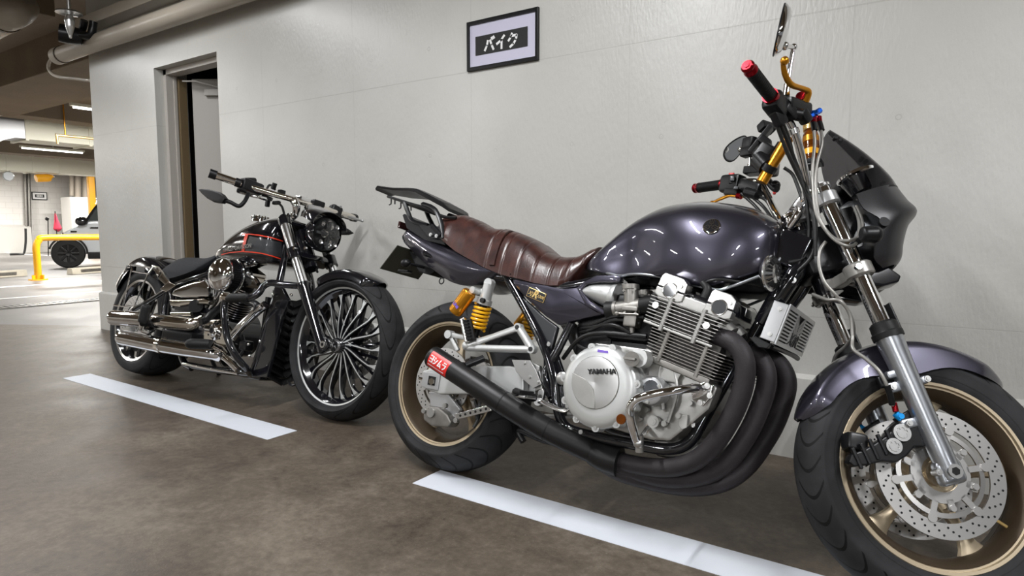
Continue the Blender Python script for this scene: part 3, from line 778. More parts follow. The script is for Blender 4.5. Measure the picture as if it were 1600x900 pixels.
# rear caliper, its hanger and the drilled torque rod
m = MB(); m.prism(poly(B, [(672, 612), (700, 612), (722, 640), (712, 652), (700, 654), (690, 640), (676, 640)], -.115), -.125, -.11, bev=.004)
hg = m.build('caliper_bracket', 'silver_paint', xj)
m = MB(); m.prism(poly(B, [(668, 640), (676, 634), (692, 636), (706, 648), (712, 660), (706, 668), (680, 666), (668, 656)], -.13), -.155, -.100, bev=.008)
rc = m.build('brake_caliper', 'cast_dirty', xj, label='grey rear brake caliper')
m = MB(); q = B(674, 645, -.156); m.cyl(q, q+Vector((0, -.006, 0)), .0165, n=24); m.build('piston_cap', 'alu', rc)
m = MB()
for a, b_ in ((664, 642), (697, 634), (714, 657)): bolt(m, B(a, b_, -.152), .009, .01)
m.build('bolts', 'cast', rc)
m = MB(); p0, p1 = B(714, 651, -.13), B(764, 638, -.13); e = (p1-p0).normalized()
m.box((p0+p1)/2, ((p1-p0).length+.02, .005, .022), rot=Matrix.Rotation(-math.atan2(e.z, e.x), 3, 'Y'), bev=.002); tr = m.build('torque_rod', 'alu_bright', xj)
m = MB()
for k in range(6): q = p0.lerp(p1, .12+k*.16); m.cyl(q+Vector((0, -.0032, 0)), q+Vector((0, .003, 0)), .0045, n=10)
m.build('rod_holes', 'void', tr, smooth=False)

# ---------------------------------------------------------------- frame
m = MB()
def both(mb, pts, r, **k):
    for s in (-1, 1): mb.tube([Vector((p.x, s*abs(p.y), p.z)) for p in pts], r, **k)
both(m, [B(790, 428, -.105), B(820, 480, -.12), B(850, 540, -.135), B(866, 590, -.14), B(872, 640, -.14), B(886, 668, -.14), B(930, 682, -.14), B(990, 694, -.14), B(1045, 702, -.14), B(1078, 690, -.13), B(1100, 655, -.12), B(1140, 585, -.10), B(1185, 510, -.06), B(1222, 448, -.035)], .0165, n=14)
both(m, [B(893, 505, -.13), B(870, 550, -.135), B(852, 585, -.14), B(862, 620, -.14)], .014, n=14)
both(m, [B(800, 430, -.12), B(870, 448, -.11), B(960, 432, -.09), B(1080, 410, -.06), B(1215, 390, -.03)], .015, n=14)
both(m, [Vector((.29, -.10, .71)), Vector((.05, -.09, .735)), Vector((-.20, -.08, .80))], .014, n=12)
m.cyl(Vector((1.5, 0, .298))+leg_u*.50-X.v*.0389, Vector((1.5, 0, .298))+leg_u*.715-X.v*.0389, .034, n=28)
m.prism(poly(B, [(850, 560), (872, 555), (888, 600), (884, 650), (868, 648), (850, 610)], -.13), -.135, -.12, bev=.003)
m.prism(poly(B, [(850, 560), (872, 555), (888, 600), (884, 650), (868, 648), (850, 610)], -.13), .12, .135, bev=.003)
both(m, [B(1190, 505, -.06), B(1215, 465, -.065), B(1240, 430, -.062), B(1262, 400, -.04)], [.022, .026, .026, .02], n=16)
frm = m.build('frame', 'black_gloss', xj)
m = MB()
q = B(878, 591, -.155); m.cyl(q, q+Vector((0, .03, 0)), .0205, n=28); m.ball(q, .020, (1, .25, 1), n=20); m.build('pivot_cap', 'alu', frm)
m = MB()
for a, b_ in ((891, 671), (908, 675), (1083, 664), (858, 538), (1096, 646)): bolt(m, B(a, b_, -.158), .007, .004)
m.build('bolts', 'alu', frm)

# ---------------------------------------------------------------- engine
EM = Matrix.Translation((.837, 0, .699)) @ Matrix.Rotation(R(15), 4, 'Y')
eng = thing_eng = MB()
cr = poly(B, [(1013, 545), (1078, 574), (1122, 605), (1108, 640), (1082, 662), (1046, 690), (1016, 688), (975, 676), (905, 655), (880, 640), (890, 560), (930, 535), (975, 540)], -.17)
eng.prism(cr, -.17, .18, bev=.01)
eng.prism(poly(B, [(1016, 553), (1068, 578), (1058, 600), (1012, 590)], -.185), -.19, -.15, bev=.006)
eng.box((.92, 0, .25), (.16, .24, .06), bev=.015)
for a, b_ in ((1004, 566), (1025, 560), (1048, 572), (1062, 584), (1012, 640), (1040, 662), (1062, 650), (1080, 630), (1000, 655)):
    q = B(a, b_, -.175); eng.cyl(q, q+Vector((0, -.015, 0)), .008, n=10)
eng.tube([B(1035, 562, -.185), B(1030, 590, -.185), B(1036, 640, -.185)], .006, n=8); eng.tube([B(1052, 572, -.185), B(1058, 610, -.185), B(1044, 660, -.185)], .006, n=8)
engine = eng.build('crankcase', 'cast', xj)
def emb():
    k = MB(); k.T = EM; return k
# head and barrel fins; each stack a casting of its own
m = emb()
m.box((.098, 0, -.020), (.19, .40, .035), bev=.006)
for k in range(8):
    v = -.032-k*.0098
    x0, x1 = -.010+.001*k, .215-.003*k
    m.box(((x0+x1)/2, 0, v), (x1-x0, .424, .0030), bev=.0008, seg=1)
for s in (-1, 1):
    for x in (.052, .152): m.cyl((x, s*.206, -.02), (x, s*.206, -.118), .0075, n=12)
    m.box((.10, s*.203, -.108), (.21, .012, .008), bev=.002)
for y in (-.155, -.052, .052, .155): m.cyl((.19, y, -.045), (.222, y, -.062), .028, n=20)
hd = m.build('cylinder_head', 'cast', engine, angle=25)
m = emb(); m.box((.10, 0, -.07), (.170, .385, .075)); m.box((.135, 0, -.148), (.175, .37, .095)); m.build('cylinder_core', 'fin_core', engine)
m = emb()
for k in range(9):
    v = -.118-k*.0088; m.box((.135, 0, v), (.225-.002*k, .404, .0030), bev=.0008, seg=1)
for s in (-1, 1):
    for x in (.075, .19): m.cyl((x, s*.196, -.11), (x, s*.196, -.200), .0075, n=12)
m.box((.13, 0, -.200), (.20, .40, .02), bev=.004)
m.build('cylinder_barrels', 'cast_dirty', engine, angle=25)
m = emb()
m.prism([(-.004, -.010), (.0, .030), (.012, .038), (.062, .038), (.078, .026), (.08, -.010)], -.19, .19, bev=.004)
m.prism([(.145, -.010), (.150, .030), (.160, .038), (.205, .038), (.218, .026), (.222, -.010)], -.19, .19, bev=.004)
m.box((.11, 0, -.002), (.08, .34, .03), bev=.006)
cc = m.build('cam_cover', 'black_gloss', engine)
for x0, x1 in ((-.006, .080), (.146, .222)):
    for s in (-1, 1):
        m = emb(); a, b_ = min(s*.158, s*.205), max(s*.158, s*.205)
        m.prism([(x0, .0015), (x0+.003, .034), (x0+.010, .041), (x1-.018, .041), (x1-.002, .030), (x1, .0015)], a, b_, bev=.003); m.build('cam_end_cap', 'alu_bright', cc)
for y in (-.06, .06):
    m = emb(); x0 = .146; m.prism([(x0+.02, .0015), (x0+.02, .040), (x0+.058, .040), (x0+.074, .026), (x0+.076, .0015)], y-.03, y+.03, bev=.003); m.build('cam_cap', 'alu_bright', cc)
for x0, x1 in ((-.006, .080), (.146, .222)):
    m = emb(); m.prism([(x0, -.0015), (x0, -.022), (x0+.012, -.028), (x1-.012, -.028), (x1, -.022), (x1, -.0015)], -.206, -.17, bev=.003); m.build('cam_bearing', 'cast', cc)
for xc in (.036, .184):
    m = emb(); m.cyl((xc, -.2068, -.002), (xc, -.20, -.002), .019, n=28); m.build('cam_plug', 'panel_grey', cc)
for xc in (.036, .184): m = emb(); torus(m, (xc, -.2058, -.002), (0, 1, 0), .021, .0022); m.build('cam_ring', 'alu_bright', cc)
m = emb(); bolt(m, (.062, -.206, .018), .006, .004); bolt(m, (.207, -.206, .018), .006, .004); bolt(m, (.018, -.214, -.055), .010, .008); bolt(m, (.175, -.216, -.060), .010, .008)
m.build('head_bolts', 'alu', cc)
m = MB()   # ignition leads and caps between the cam covers
for y in (-.155, -.052, .052, .155):
    a = EM @ Vector((.115, y, .0)); m.tube([a, a+Vector((.012, 0, .035)), a+Vector((-.005, 0, .055))], [.013, .012, .010], n=10)
    m.tube([a+Vector((-.005, 0, .05)), a+Vector((.05, 0, .065)), (1.12, y*.4, .73)], .004, n=8)
m.build('ignition_lead', 'hose_black', engine)

# clutch cover
c0 = B(943, 605, -.215)
m = MB()
m.lathe([(0, .0), (.112, .0), (.119, -.002), (.120, -.024), (.114, -.034), (.100, -.040), (.080, -.042), (0, -.042)], c0+Vector((0, -.0, 0)), axis=(0, 1, 0), n=72)
m.cyl(c0, c0+Vector((0, .06, 0)), .112, n=48)
for k in range(11):
    a = 2*PI*k/11+.2; q = c0+Vector((math.cos(a)*.116, -.012, math.sin(a)*.116)); m.cyl(q+Vector((0, .02, 0)), q+Vector((0, -.02, 0)), .012, n=16)
q = B(1000, 560, -.235); m.cyl(q+Vector((0, .03, 0)), q+Vector((.004, -.022, .0)), .026, n=20)
ccv = m.build('clutch_cover', 'silver_satin', engine)
m = MB(); m.lathe([(0, -.0435), (.050, -.0465), (.074, -.0450), (.0765, -.041)], B(940, 599, -.215), n=64); 
m.build('cover_badge', 'alu', ccv, label='brushed round cover with maker lettering')
m = MB(); cB = B(940, 599, -.215)
def fan(a): 
    return [(cB.x+math.cos(R(k))*.073, cB.z+math.sin(R(k))*.073) for k in a]
pl = [(cB.x-.073, cB.z+.018)]+[(cB.x-.028, cB.z+.004), (cB.x+.000, cB.z-.020), (cB.x+.010, cB.z-.050), (cB.x+.012, cB.z-.072)]+fan(range(276, 164, -8))
m.prism(pl, -.2605-.0, -.2635, bev=.0008); m.build('cover_relief', 'cast', ccv)
m = MB()
for k in range(11):
    a = 2*PI*k/11+.2; q = c0+Vector((math.cos(a)*.116, -.032, math.sin(a)*.116)); bolt(m, q, .006, .003)
m.build('bolts', 'alu', ccv)
q = B(940, 581, -.2635); tm = text_mb('YAMAHA', .0215, frame_M((q.x, q.y-.001, q.z), (1, 0, .13), (0, -1, 0)), .0012, bold=.0003); tm.build('cover_lettering', 'print_black', ccv, smooth=False, recalc=False)
m = MB(); q = B(942, 549, -.2555); m.box(q, (.034, .0008, .0075)); m.build('sticker', 'purple', ccv, smooth=False)
m = MB(); q0_, q1_ = B(987, 561, -.262), B(987, 561, -.28); m.cyl(q0_, q1_, .021, n=20); m.box((q0_+q1_)/2+Vector((0, -.012, 0)), (.034, .012, .006)); m.build('oil_filler_cap', 'cast_dirty', ccv)
m = MB(); q = B(971, 655, -.255); m.cyl(q, q+Vector((0, -.004, 0)), .014, n=20); m.build('sight_glass', 'glass_brown', ccv)
# pickup cover
q = B(1022, 611, -.19)
m = MB(); m.lathe([(.0, -.035), (.032, -.035), (.038, -.032), (.041, -.024), (.042, .02)], q, n=40); pk = m.build('pickup_cover', 'silver_paint', engine)
m = MB(); m.lathe([(0, -.038), (.020, -.0385), (.024, -.034)], q+Vector((.004, 0, .006)), n=30); m.build('pickup_cap', 'lens_dark', pk)
m = MB()
for k in range(3):
    a = 2*PI*k/3+.5; bolt(m, q+Vector((math.cos(a)*.032, -.036, math.sin(a)*.032)), .005, .003)
q = B(1024, 659, -.18); m.cyl(q, q+Vector((0, -.018, 0)), .017, n=24); bolt(m, q+Vector((0, -.018, 0)), .010, .003)
m.build('bolts', 'cast', pk)
# lower bracket plate
m = MB(); m.prism(poly(B, [(1062, 650), (1075, 648), (1074, 668), (1066, 672), (1060, 664)], -.18), -.184, -.176, bev=.002); m.build('engine_bracket', 'cast', engine)

# carburettors and intake
for i, y in enumerate((-.155, -.052, .052, .155)):
    m = MB()
    q = B(990, 480, -.155); q.y = y
    ax = Vector((.96, 0, .2)).normalized()
    m.cyl(q-ax*.052, q+ax*.03, .024, n=20); m.cyl(q-ax*.060, q-ax*.05, .027, n=20)
    m.cyl(q+Vector((-.008, 0, .0)), q+Vector((-.016, 0, .058)), .022, n=20); m.cyl(q+Vector((-.016, 0, .052)), q+Vector((-.018, 0, .066)), .026, n=20)
    m.box(q+Vector((.002, 0, -.040)), (.042, .045, .042), bev=.006); m.cyl(q+Vector((.003, 0, -.06)), q+Vector((.005, 0, -.078)), .009, n=10)
    m.box(q+Vector((0, -.022, -.008)), (.05, .012, .014), bev=.003); m.cyl(q+Vector((-.035, -.028, -.026)), q+Vector((.032, -.028, -.024)), .0035, n=8); m.ball(q+Vector((-.038, -.028, -.026)), .008, n=10)
    for dx, dz in ((-.026, .045), (.010, .05), (-.014, -.02), (.02, -.02)): bolt(m, q+Vector((dx, -.024, dz)), .004, .003)
    cb_ = m.build('carburettor', 'cast_dirty', engine)
    m = MB(); m.cyl(q+ax*.025, q+ax*.085, .026, .029, n=20); m.cyl(q-ax*.085, q-ax*.055, .030, .026, n=20); m.build('intake_boot', 'rubber', cb_)
m = MB()
for k, (a, b_) in enumerate([((960, 500), (1000, 505)), ((958, 508), (985, 520)), ((962, 494), (1006, 496))]):
    m.tube([B(905, 520-6*k, -.10), B(925, 515-4*k, -.15), B(*a, -.17), B(*b_, -.16)], .0055, n=8)
m.tube([B(880, 560, -.10), B(905, 530, -.14), B(940, 520, -.16), B(1010, 525, -.15)], .007, n=8); m.tube([B(900, 510, -.1), B(905, 540, -.13), B(930, 548, -.12)], .006, n=8)
m.build('breather_hose', 'hose_black', engine)
m = MB(); m.box((.72, 0, .61), (.17, .26, .15), bev=.03); m.box((.60, 0, .53), (.13, .22, .22), bev=.02); m.box((.72, 0, .51), (.18, .20, .10), bev=.02); m.build('airbox', 'black_plastic', xj)
m = MB(); m.box((.92, 0, .745), (.36, .14, .06), bev=.02); m.build('tank_tunnel', 'black_matte', xj)

# ---------------------------------------------------------------- exhaust
EX = MB()
paths = [
 ([(1118, 524, -.155), (1126, 527, -.17), (1148, 537, -.18), (1163, 562, -.18), (1162, 600, -.17), (1146, 645, -.16), (1117, 692, -.15), (1085, 720, -.14), (1040, 731, -.13), (985, 725, -.12), (945, 711, -.12)]),
 ([(1150, 540, -.052), (1165, 546, -.06), (1187, 560, -.06), (1198, 588, -.06), (1190, 628, -.06), (1168, 678, -.07), (1133, 725, -.08), (1090, 745, -.08), (1035, 747, -.09), (975, 731, -.11), (940, 717, -.125)]),
 ([(1185, 548, .05), (1200, 556, .05), (1220, 572, .05), (1230, 600, .05), (1220, 640, .05), (1200, 682, .03), (1163, 732, 0), (1118, 757, -.03), (1055, 759, -.06), (980, 742, -.10), (945, 725, -.12)]),
]
for P_ in paths: EX.tube([B(*q) for q in P_], .0265, n=20, res=6)
EX.tube([Vector((1.03, .155, .555)), Vector((1.075, .16, .53)), Vector((1.105, .16, .47)), Vector((1.08, .14, .38)), Vector((1.03, .10, .25)), Vector((.96, .05, .17)), Vector((.86, -.01, .15)), Vector((.75, -.08, .165))], .0265, n=16)
hdr = EX.build('exhaust_headers', 'pipe_wrap', xj)
m = MB()
m.tube([B(968, 722, -.125), B(945, 715, -.13), B(925, 706, -.14)], [.044, .043, .036], n=28)
m.build('exhaust_collector', 'pipe_black', hdr)
ms = MB(); e0, e1, e2, e3 = B(676, 557, -.245), B(786, 629, -.21), B(856, 672, -.175), B(925, 706, -.14)
ms.tube([e0, e0.lerp(e1, .5), e1, e2, e3], [.0375, .0375, .0375, .036, .034], n=40, res=5, cap=False)
ms.lathe([(.0375, 0), (.036, -.003), (.030, -.002), (.029, .05)], e0, axis=(e1-e0), n=40)
sil = ms.build('exhaust_silencer', 'pipe_black', xj)
for q, qn, r_ in ((e1, e2, .0382), (e2, e3, .0368)):
    m = MB(); m.cyl(q-(qn-q).normalized()*.0015, q+(qn-q).normalized()*.0015, r_, n=40); m.build('weld_seam', 'black_matte', sil)
m = MB(); m.cyl(e0+(e1-e0).normalized()*.03, e0+(e1-e0).normalized()*.031, .0285, n=24); m.build('outlet', 'void', sil)
# maker's red label, wrapped on the tube
ad = (e1-e0).normalized(); side = (-ad.cross(Vector((0, 1, 0)))).normalized()
if side.z < 0: side = -side
out = side.cross(ad).normalized()
if out.y > 0: out = -out
def onpipe(s_, a_, h_=0, R0=.0375): return e0+ad*s_+(out*math.cos(a_)+side*math.sin(a_))*(R0+h_)
m = MB(); grid = [[onpipe(.012+.085*i/12, R(-48)+R(92)*j/14, .0006) for j in range(15)] for i in range(13)]
m.sheet(grid); lab = m.build('maker_label', 'red', sil)
m = MB(); m.sheet([[onpipe(.012+.085*i/12, R(-46)+R(8)*j/2, .0009) for j in range(3)] for i in range(13)]); 
m = MB(); k1 = kana(['yo', 'shi', 'mu', 'ra'], .0175, .9, .0015, .0175, -.26)
strokes(m, [[(p_[0]+.0, p_[1]) for p_ in s_] for s_ in k1], None, .0043, .0005, fn=None) if False else None
def lf(a, b_, h_): return onpipe(a, b_*1.0/.0375, .0009+h_)
k1 = kana(['yo', 'shi', 'mu', 'ra'], .0170, .026, .0020, .016, -.010)
strokes(m, k1, None, .0040, .0005, fn=lf)
strokes(m, [[(.016+i*.0052, -.020), (.016+i*.0052+.0034, -.020)] for i in range(14)], None, .0030, .0005, fn=lf)
m.build('label_lettering', 'white', lab, smooth=False, recalc=False)
m = MB(); q = e0.lerp(e1, .42); m.tube([q+side*.035, q+side*.07+Vector((.02, .05, 0))], .012, smooth=False); 
m.build('silencer_strap', 'black_satin', sil)

# ---------------------------------------------------------------- tank
def tank():
    cols = [  # px x, top px y, bottom px y, width, bottom width
     (922, 419, 421, .060, .055), (932, 403, 423, .092, .088), (950, 383, 426, .108, .102), (975, 358, 431, .118, .112), (1000, 341, 430, .126, .118), (1030, 328, 432, .138, .124), (1060, 323, 436, .156, .132),
     (1090, 321, 444, .168, .136), (1120, 323, 450, .171, .136), (1150, 327, 444, .168, .130), (1178, 334, 434, .156, .122), (1203, 346, 424, .134, .108), (1217, 357, 412, .104, .088), (1224, 370, 400, .070, .060)]
    secs = []
    for cx_, ty, by, wd, wb_ in cols:
        t_ = B(cx_, ty, 0); b_ = B(cx_, by, -wb_)
        secs.append((Vector((t_.x*.5+b_.x*.5, 0, 0)), t_.z, b_.z, wd, wb_))
    n = len(secs); NS = 52; loops = []
    xs = [s[0].x for s in secs]
    for i in range(NS+1):
        t = i/NS*(n-1)
        x, zt, zb, wd, wb_ = (crom([s[0].x for s in secs], t), crom([s[1] for s in secs], t), crom([s[2] for s in secs], t), crom([s[3] for s in secs], t), crom([s[4] for s in secs], t))
        f = i/NS
        zm = zb+(zt-zb)*(.42)
        dent = .030*math.exp(-((x-.68)/.085)**2)
        pts = []
        for k in range(0, 13):
            a = k/12*PI/2; pts.append((wd*math.sin(a)**(2/2.35), zm+(zt-zm)*math.cos(a)**(2/2.2)))
        for k in range(1, 9):
            a = k/8*PI/2; pts.append((wb_+(wd-wb_)*math.cos(a)**.9, zm-(zm-zb)*math.sin(a)))
        P2 = []
        for y, z in pts:
            w_ = math.exp(-((z-(zb+.36*(zt-zb)))/(.36*max(.01, zt-zb)))**2)
            P2.append((max(0, y-dent*w_), z))
        ring = [Vector((x, -y, z)) for y, z in P2]+[Vector((x, 0, P2[-1][1]+.004))]+[Vector((x, y, z)) for y, z in reversed(P2[1:])]
        loops.append(ring)
    m = MB(); m.rings(loops); return m, secs
m, tsecs = tank(); tk = m.build('fuel_tank', 'paint_purple', xj, angle=60)
m = MB()
trim = [(922, 420), (945, 425), (967, 430), (985, 428), (1005, 428), (1030, 431), (1050, 435), (1087, 445), (1110, 450), (1126, 452), (1145, 446), (1162, 440), (1190, 429)]
def tw(px): 
    L_ = [(922, .055), (950, .102), (1000, .118), (1060, .132), (1120, .136), (1150, .130), (1190, .115)]
    for (a, u), (b_, v) in zip(L_[:-1], L_[1:]):
        if px <= b_: return u+(v-u)*(px-a)/(b_-a)
    return .11
for s in (-1, 1): m.tube([Vector((q.x, s*abs(q.y), q.z-.002)) for q in (B(a, b_, -tw(a)-.002) for a, b_ in trim)], .0048, n=8)
both(m, [B(1214, 410, -.085), B(1222, 398, -.070), B(1221, 382, -.068), B(1211, 362, -.072)], .005, n=8)
m.build('tank_trim', 'fork_silver', tk)
# round tuning-fork emblem
from mathutils.bvhtree import BVHTree
def on_tank(bvh, fn, px, py, h=.0012):
    p = fn(px, py, -.30); q = fn(px, py, .0); d = (q-p).normalized()
    hit = bvh.ray_cast(p, d)
    if hit[0] is None: hit = bvh.find_nearest(fn(px, py, -.14))
    n = hit[1]; n = n if n.dot(d) < 0 else -n
    return hit[0]+n*h, n
tkb = BVHTree.FromPolygons([v.co[:] for v in tk.data.vertices], [p.vertices[:] for p in tk.data.polygons])
qe, ne = on_tank(tkb, B, 1112, 354, .0005)
EMB = frame_M(qe, (1, 0, 0), ne)
m = MB(); m.T = EMB; m.lathe([(0, .004), (.021, .004), (.0245, .002), (.0255, -.006)], (0, 0, 0), axis=(0, 0, 1), n=40); em = m.build('tank_emblem', 'chrome', tk)
m = MB(); m.T = EMB; m.cyl((0, 0, .0035), (0, 0, .0050), .0205, n=36); m.build('emblem_field', 'black_gloss', em, smooth=False)
m = MB()
for k in range(3):
    a = PI/2+k*2*PI/3; e = Vector((math.cos(a), math.sin(a))); n_ = Vector((-e.y, e.x))
    seg = [[(e.x*-.001, e.y*-.001), (e.x*.010, e.y*.010)]]
    for sg in (-1, 0, 1):
        a0_ = e*.007+n_*sg*.0055*(1 if sg else 0); a1_ = e*.0205*(.93 if sg else 1)+n_*sg*.0055
        seg.append([(a0_.x, a0_.y), (a1_.x, a1_.y)])
    seg.append([tuple(e*.007-n_*.0055), tuple(e*.005), tuple(e*.007+n_*.0055)])
    strokes(m, seg, EMB @ Matrix.Translation((0, 0, .0048)), .0020, .0012)
m.build('emblem_marks', 'chrome', em, smooth=False, recalc=False)
m = MB(); q = Vector((.95, 0, .984)); m.cyl(q+Vector((0, 0, -.02)), q+Vector((0, 0, .002)), .034, .030, n=32); m.build('fuel_cap', 'chrome', tk)

# ---------------------------------------------------------------- seat
def interp(L_, x):
    if x <= L_[0][0]: return L_[0][1]
    for (a, u), (b_, v) in zip(L_[:-1], L_[1:]):
        if x <= b_: return u+(v-u)*(x-a)/(b_-a)
    return L_[-1][1]
topS = [(695, 341), (705, 339), (718, 339), (735, 346), (755, 358), (768, 361), (782, 361), (800, 367), (815, 373), (832, 382), (850, 397), (865, 403), (880, 405), (895, 404), (910, 399), (925, 392), (938, 389)]
botS = [(695, 366), (705, 374), (730, 393), (755, 407), (780, 420), (805, 430), (830, 436), (855, 443), (875, 447), (890, 447), (903, 442), (913, 428), (925, 410), (938, 395)]
def seat(x0, x1, n, wf, ribs, hump=0):
    loops = []
    for i in range(n+1):
        px = x0+(x1-x0)*i/n
        t_ = B(px, interp(topS, px), 0); wd = wf(px); b_ = B(px, interp(botS, px), -wd)
        x = (t_.x+b_.x)/2; zt, zb = t_.z, min(b_.z, t_.z-.012)
        rb = ribs(px, i); ring = []
        for k in range(17):
            a = PI*k/16
            y = -wd*math.cos(a); yy = abs(math.cos(a))
            z = zb+(zt-zb)*(1-yy**3.0)**.55
            s_ = 1 if yy > .15 else 1
            top_only = rb[1]
            ring.append(Vector((x, y*(1-rb[0]*.018*(yy > .5)*(1-top_only)), z-rb[0]*.003*(max(0, 1-(yy/.62)**6) if top_only else 1-yy**6))))
        ring += [Vector((x, wd*.85, zb-.006)), Vector((x, -wd*.85, zb-.006))]
        loops.append(ring)
    m = MB(); m.rings(loops); return m
def wfront(px): return interp([(765, .125), (800, .132), (850, .14), (890, .13), (915, .10), (938, .075)], px)
def wrear(px): return interp([(695, .085), (715, .10), (740, .112), (780, .125)], px)
def ribf(px, i):
    c_ = (px-778)/24.0; f = abs(c_-round(c_)); return (math.exp(-(f/.055)**2)*.9 if px < 925 else 0, 0)
m = seat(768, 938, 150, wfront, ribf); st = m.build('rider_seat', 'leather', xj, angle=70, label='brown quilted leather rider seat')
def ribr(px, i):
    c_ = (px-700)/15.0; f = abs(c_-round(c_)); return (math.exp(-(f/.08)**2)*.8, 1)
m = seat(695, 776, 80, wrear, ribr); m.build('pillion_seat', 'leather', xj, angle=70, label='brown leather pillion pad')
def band(px_, w_, off, name, mt, par, n=30):
    t_ = B(808, interp(topS, 808)-1, 0); wd = wfront(px_)+off; b_ = B(768, interp(botS, 768), -wd)
    loops = []
    for k in range(n+1):
        a = PI*k/n; yy = abs(math.cos(a)); zc = (1-yy**3)**.55
        x = b_.x+(t_.x-b_.x)*(1-yy)**.8; z = b_.z+(t_.z+off*.9+.012*math.sin(a*2)**2-b_.z)*zc; y = -wd*math.cos(a)
        loops.append([Vector((x+dx, y*(1-o_), z-o_*.05)) for dx, o_ in ((-w_, .06), (-w_, 0), (w_, 0), (w_, .06))])
    q = MB(); q.rings(loops); return q.build(name, mt, par)
sb = band(779, .011, .007, 'grab_strap', 'leather', st)
m = MB(); q = B(826, 379, .02); m.box(q, (.055, .022, .010), rot=Matrix.Rotation(R(18), 3, 'Y'), bev=.003); m.tube([B(812, 372, 0), B(835, 380, .03), B(852, 397, .05)], .007, n=8); m.build('strap_buckle', 'black_satin', st)

# ---------------------------------------------------------------- tail, side covers
def tail():
    cols = [(629, 366, 376, .045), (634, 359, 382, .060), (648, 366, 396, .075), (665, 376, 412, .088), (685, 385, 427, .100), (705, 392, 440, .112), (730, 403, 446, .120), (755, 413, 441, .124), (778, 423, 430, .124)]
    loops = []; n = len(cols)
    S_ = []
    for a, t_, b_, wd in cols:
        p, q = B(a, t_, -wd), B(a, b_, -wd*.9); S_.append(((p.x+q.x)/2, p.z, q.z, wd))
    for i in range(33):
        t = i/32*(n-1); x, zt, zb, wd = (crom([s[j] for s in S_], t) for j in range(4))
        zt = max(zt, zb+.006); ring = []
        h_ = zt-zb
        prof = [(0.0, zt+.012), (.6, zt+.010), (.90, zt), (1.0, zt-h_*.18), (1.03, zt-h_*.38), (.98, zt-h_*.62), (.90, zt-h_*.85), (.82, zb), (.4, zb+.002)]
        ring = [Vector((x, -wd*a, z)) for a, z in prof]+[Vector((x, wd*a, z)) for a, z in reversed(prof[1:])]
        loops.append(ring)
    m = MB(); m.rings(loops); return m
tl = tail().build('tail_cowl', 'paint_purple', xj, angle=50)
m = MB()
m.prism(poly(B, [(629, 336), (632, 334), (662, 352), (690, 360), (697, 384), (664, 376), (636, 357)], -.075), -.078, .078, bev=.004); m.build('tail_top_panel', 'black_plastic', tl)
m = MB(); q = B(632, 354, -.03); m.box(q, (.012, .07, .03), bev=.004); m.build('tail_light', 'lens_black', tl)
m = MB(); q = B(690, 439, -.115); torus(m, q, (0, 1, 0), .011, .0025); m.build('helmet_hook', 'black_satin', tl)
for s in (-1, 1):
    def sc(pts, lat, d, mt, name, label=None, bev=.006):
        q = MB(); pp = poly(B, pts, -lat); a, b_ = sorted((s*(lat-d), s*lat)); q.prism(pp, a, b_, bev=bev); return q.build(name, mt, xj, label=label, weighted=(mt != 'paint_purple'))
    s1_ = sc([(797, 434), (830, 440), (880, 450), (907, 447), (917, 463), (930, 478), (944, 488), (938, 493), (905, 500), (872, 509), (848, 492), (822, 468), (803, 448)], .138, .03, 'paint_purple', 'side_cover', bev=.013)
    sc([(803, 452), (822, 470), (848, 494), (871, 511), (862, 545), (852, 556), (842, 540), (822, 495)], .128, .02, 'panel_grey', 'lower_side_panel')
    sc([(900, 450), (912, 440), (932, 430), (958, 430), (970, 432), (968, 441), (935, 441), (915, 444), (908, 453), (921, 470), (947, 487), (942, 492), (915, 478)], .142, .03, 'paint_purple', 'intake_surround', bev=.004)
    q = MB()
    c_ = [B(908, 456, -.13), B(925, 456, -.12), B(945, 460, -.11), B(962, 464, -.105)]
    q.tube([Vector((p.x, s*abs(p.y), p.z)) for p in c_], [.006, .024, .036, .042], n=24, res=6); iv = q.build('intake_cover', 'silver_satin', xj)
    q = MB(); q.tube([Vector((p.x, s*abs(p.y), p.z)) for p in (B(958, 463, -.106), B(962, 464, -.106), B(966, 465, -.106), B(968, 465, -.106))], [.042, .045, .045, .040], n=24, smooth=False); q.build('intake_rim', 'silver_satin', iv)
    if s < 0:
        bq = B(838, 461, -.1395); BM_ = frame_M((bq.x, bq.y, bq.z), (1, 0, -.28), (0, -1, 0))
        q = MB(); q.T = BM_; q.box((0, 0, 0), (.074, .032, .003), bev=.0014); bd = q.build('side_badge', 'gold_bright', s1_, smooth=False)
        q = MB(); q.T = BM_; q.box((0, 0, .0015), (.070, .028, .002), bev=.0009); q.build('badge_field', 'print_black', bd, smooth=False)
        tq = text_mb('R', .034, BM_ @ Matrix.Translation((-.004, 0, .003)), .0008, shear=.3, bold=.0012); tq.build('badge_lettering', 'gold_bright', bd, smooth=False, recalc=False)
        tq = text_mb('XJ', .017, BM_ @ Matrix.Translation((-.023, -.001, .003)), .0008, shear=.3, bold=.0002); tq.build('badge_lettering', 'gold_bright', bd, smooth=False, recalc=False)
        tq = text_mb('1300', .014, BM_ @ Matrix.Translation((.020, -.001, .003)), .0008, shear=.3, bold=.0002); tq.build('badge_lettering', 'gold_bright', bd, smooth=False, recalc=False)
        q = MB(); bolt(q, B(857, 537, -.130), .007, .003); q.build('panel_bolt', 'alu', s1_)

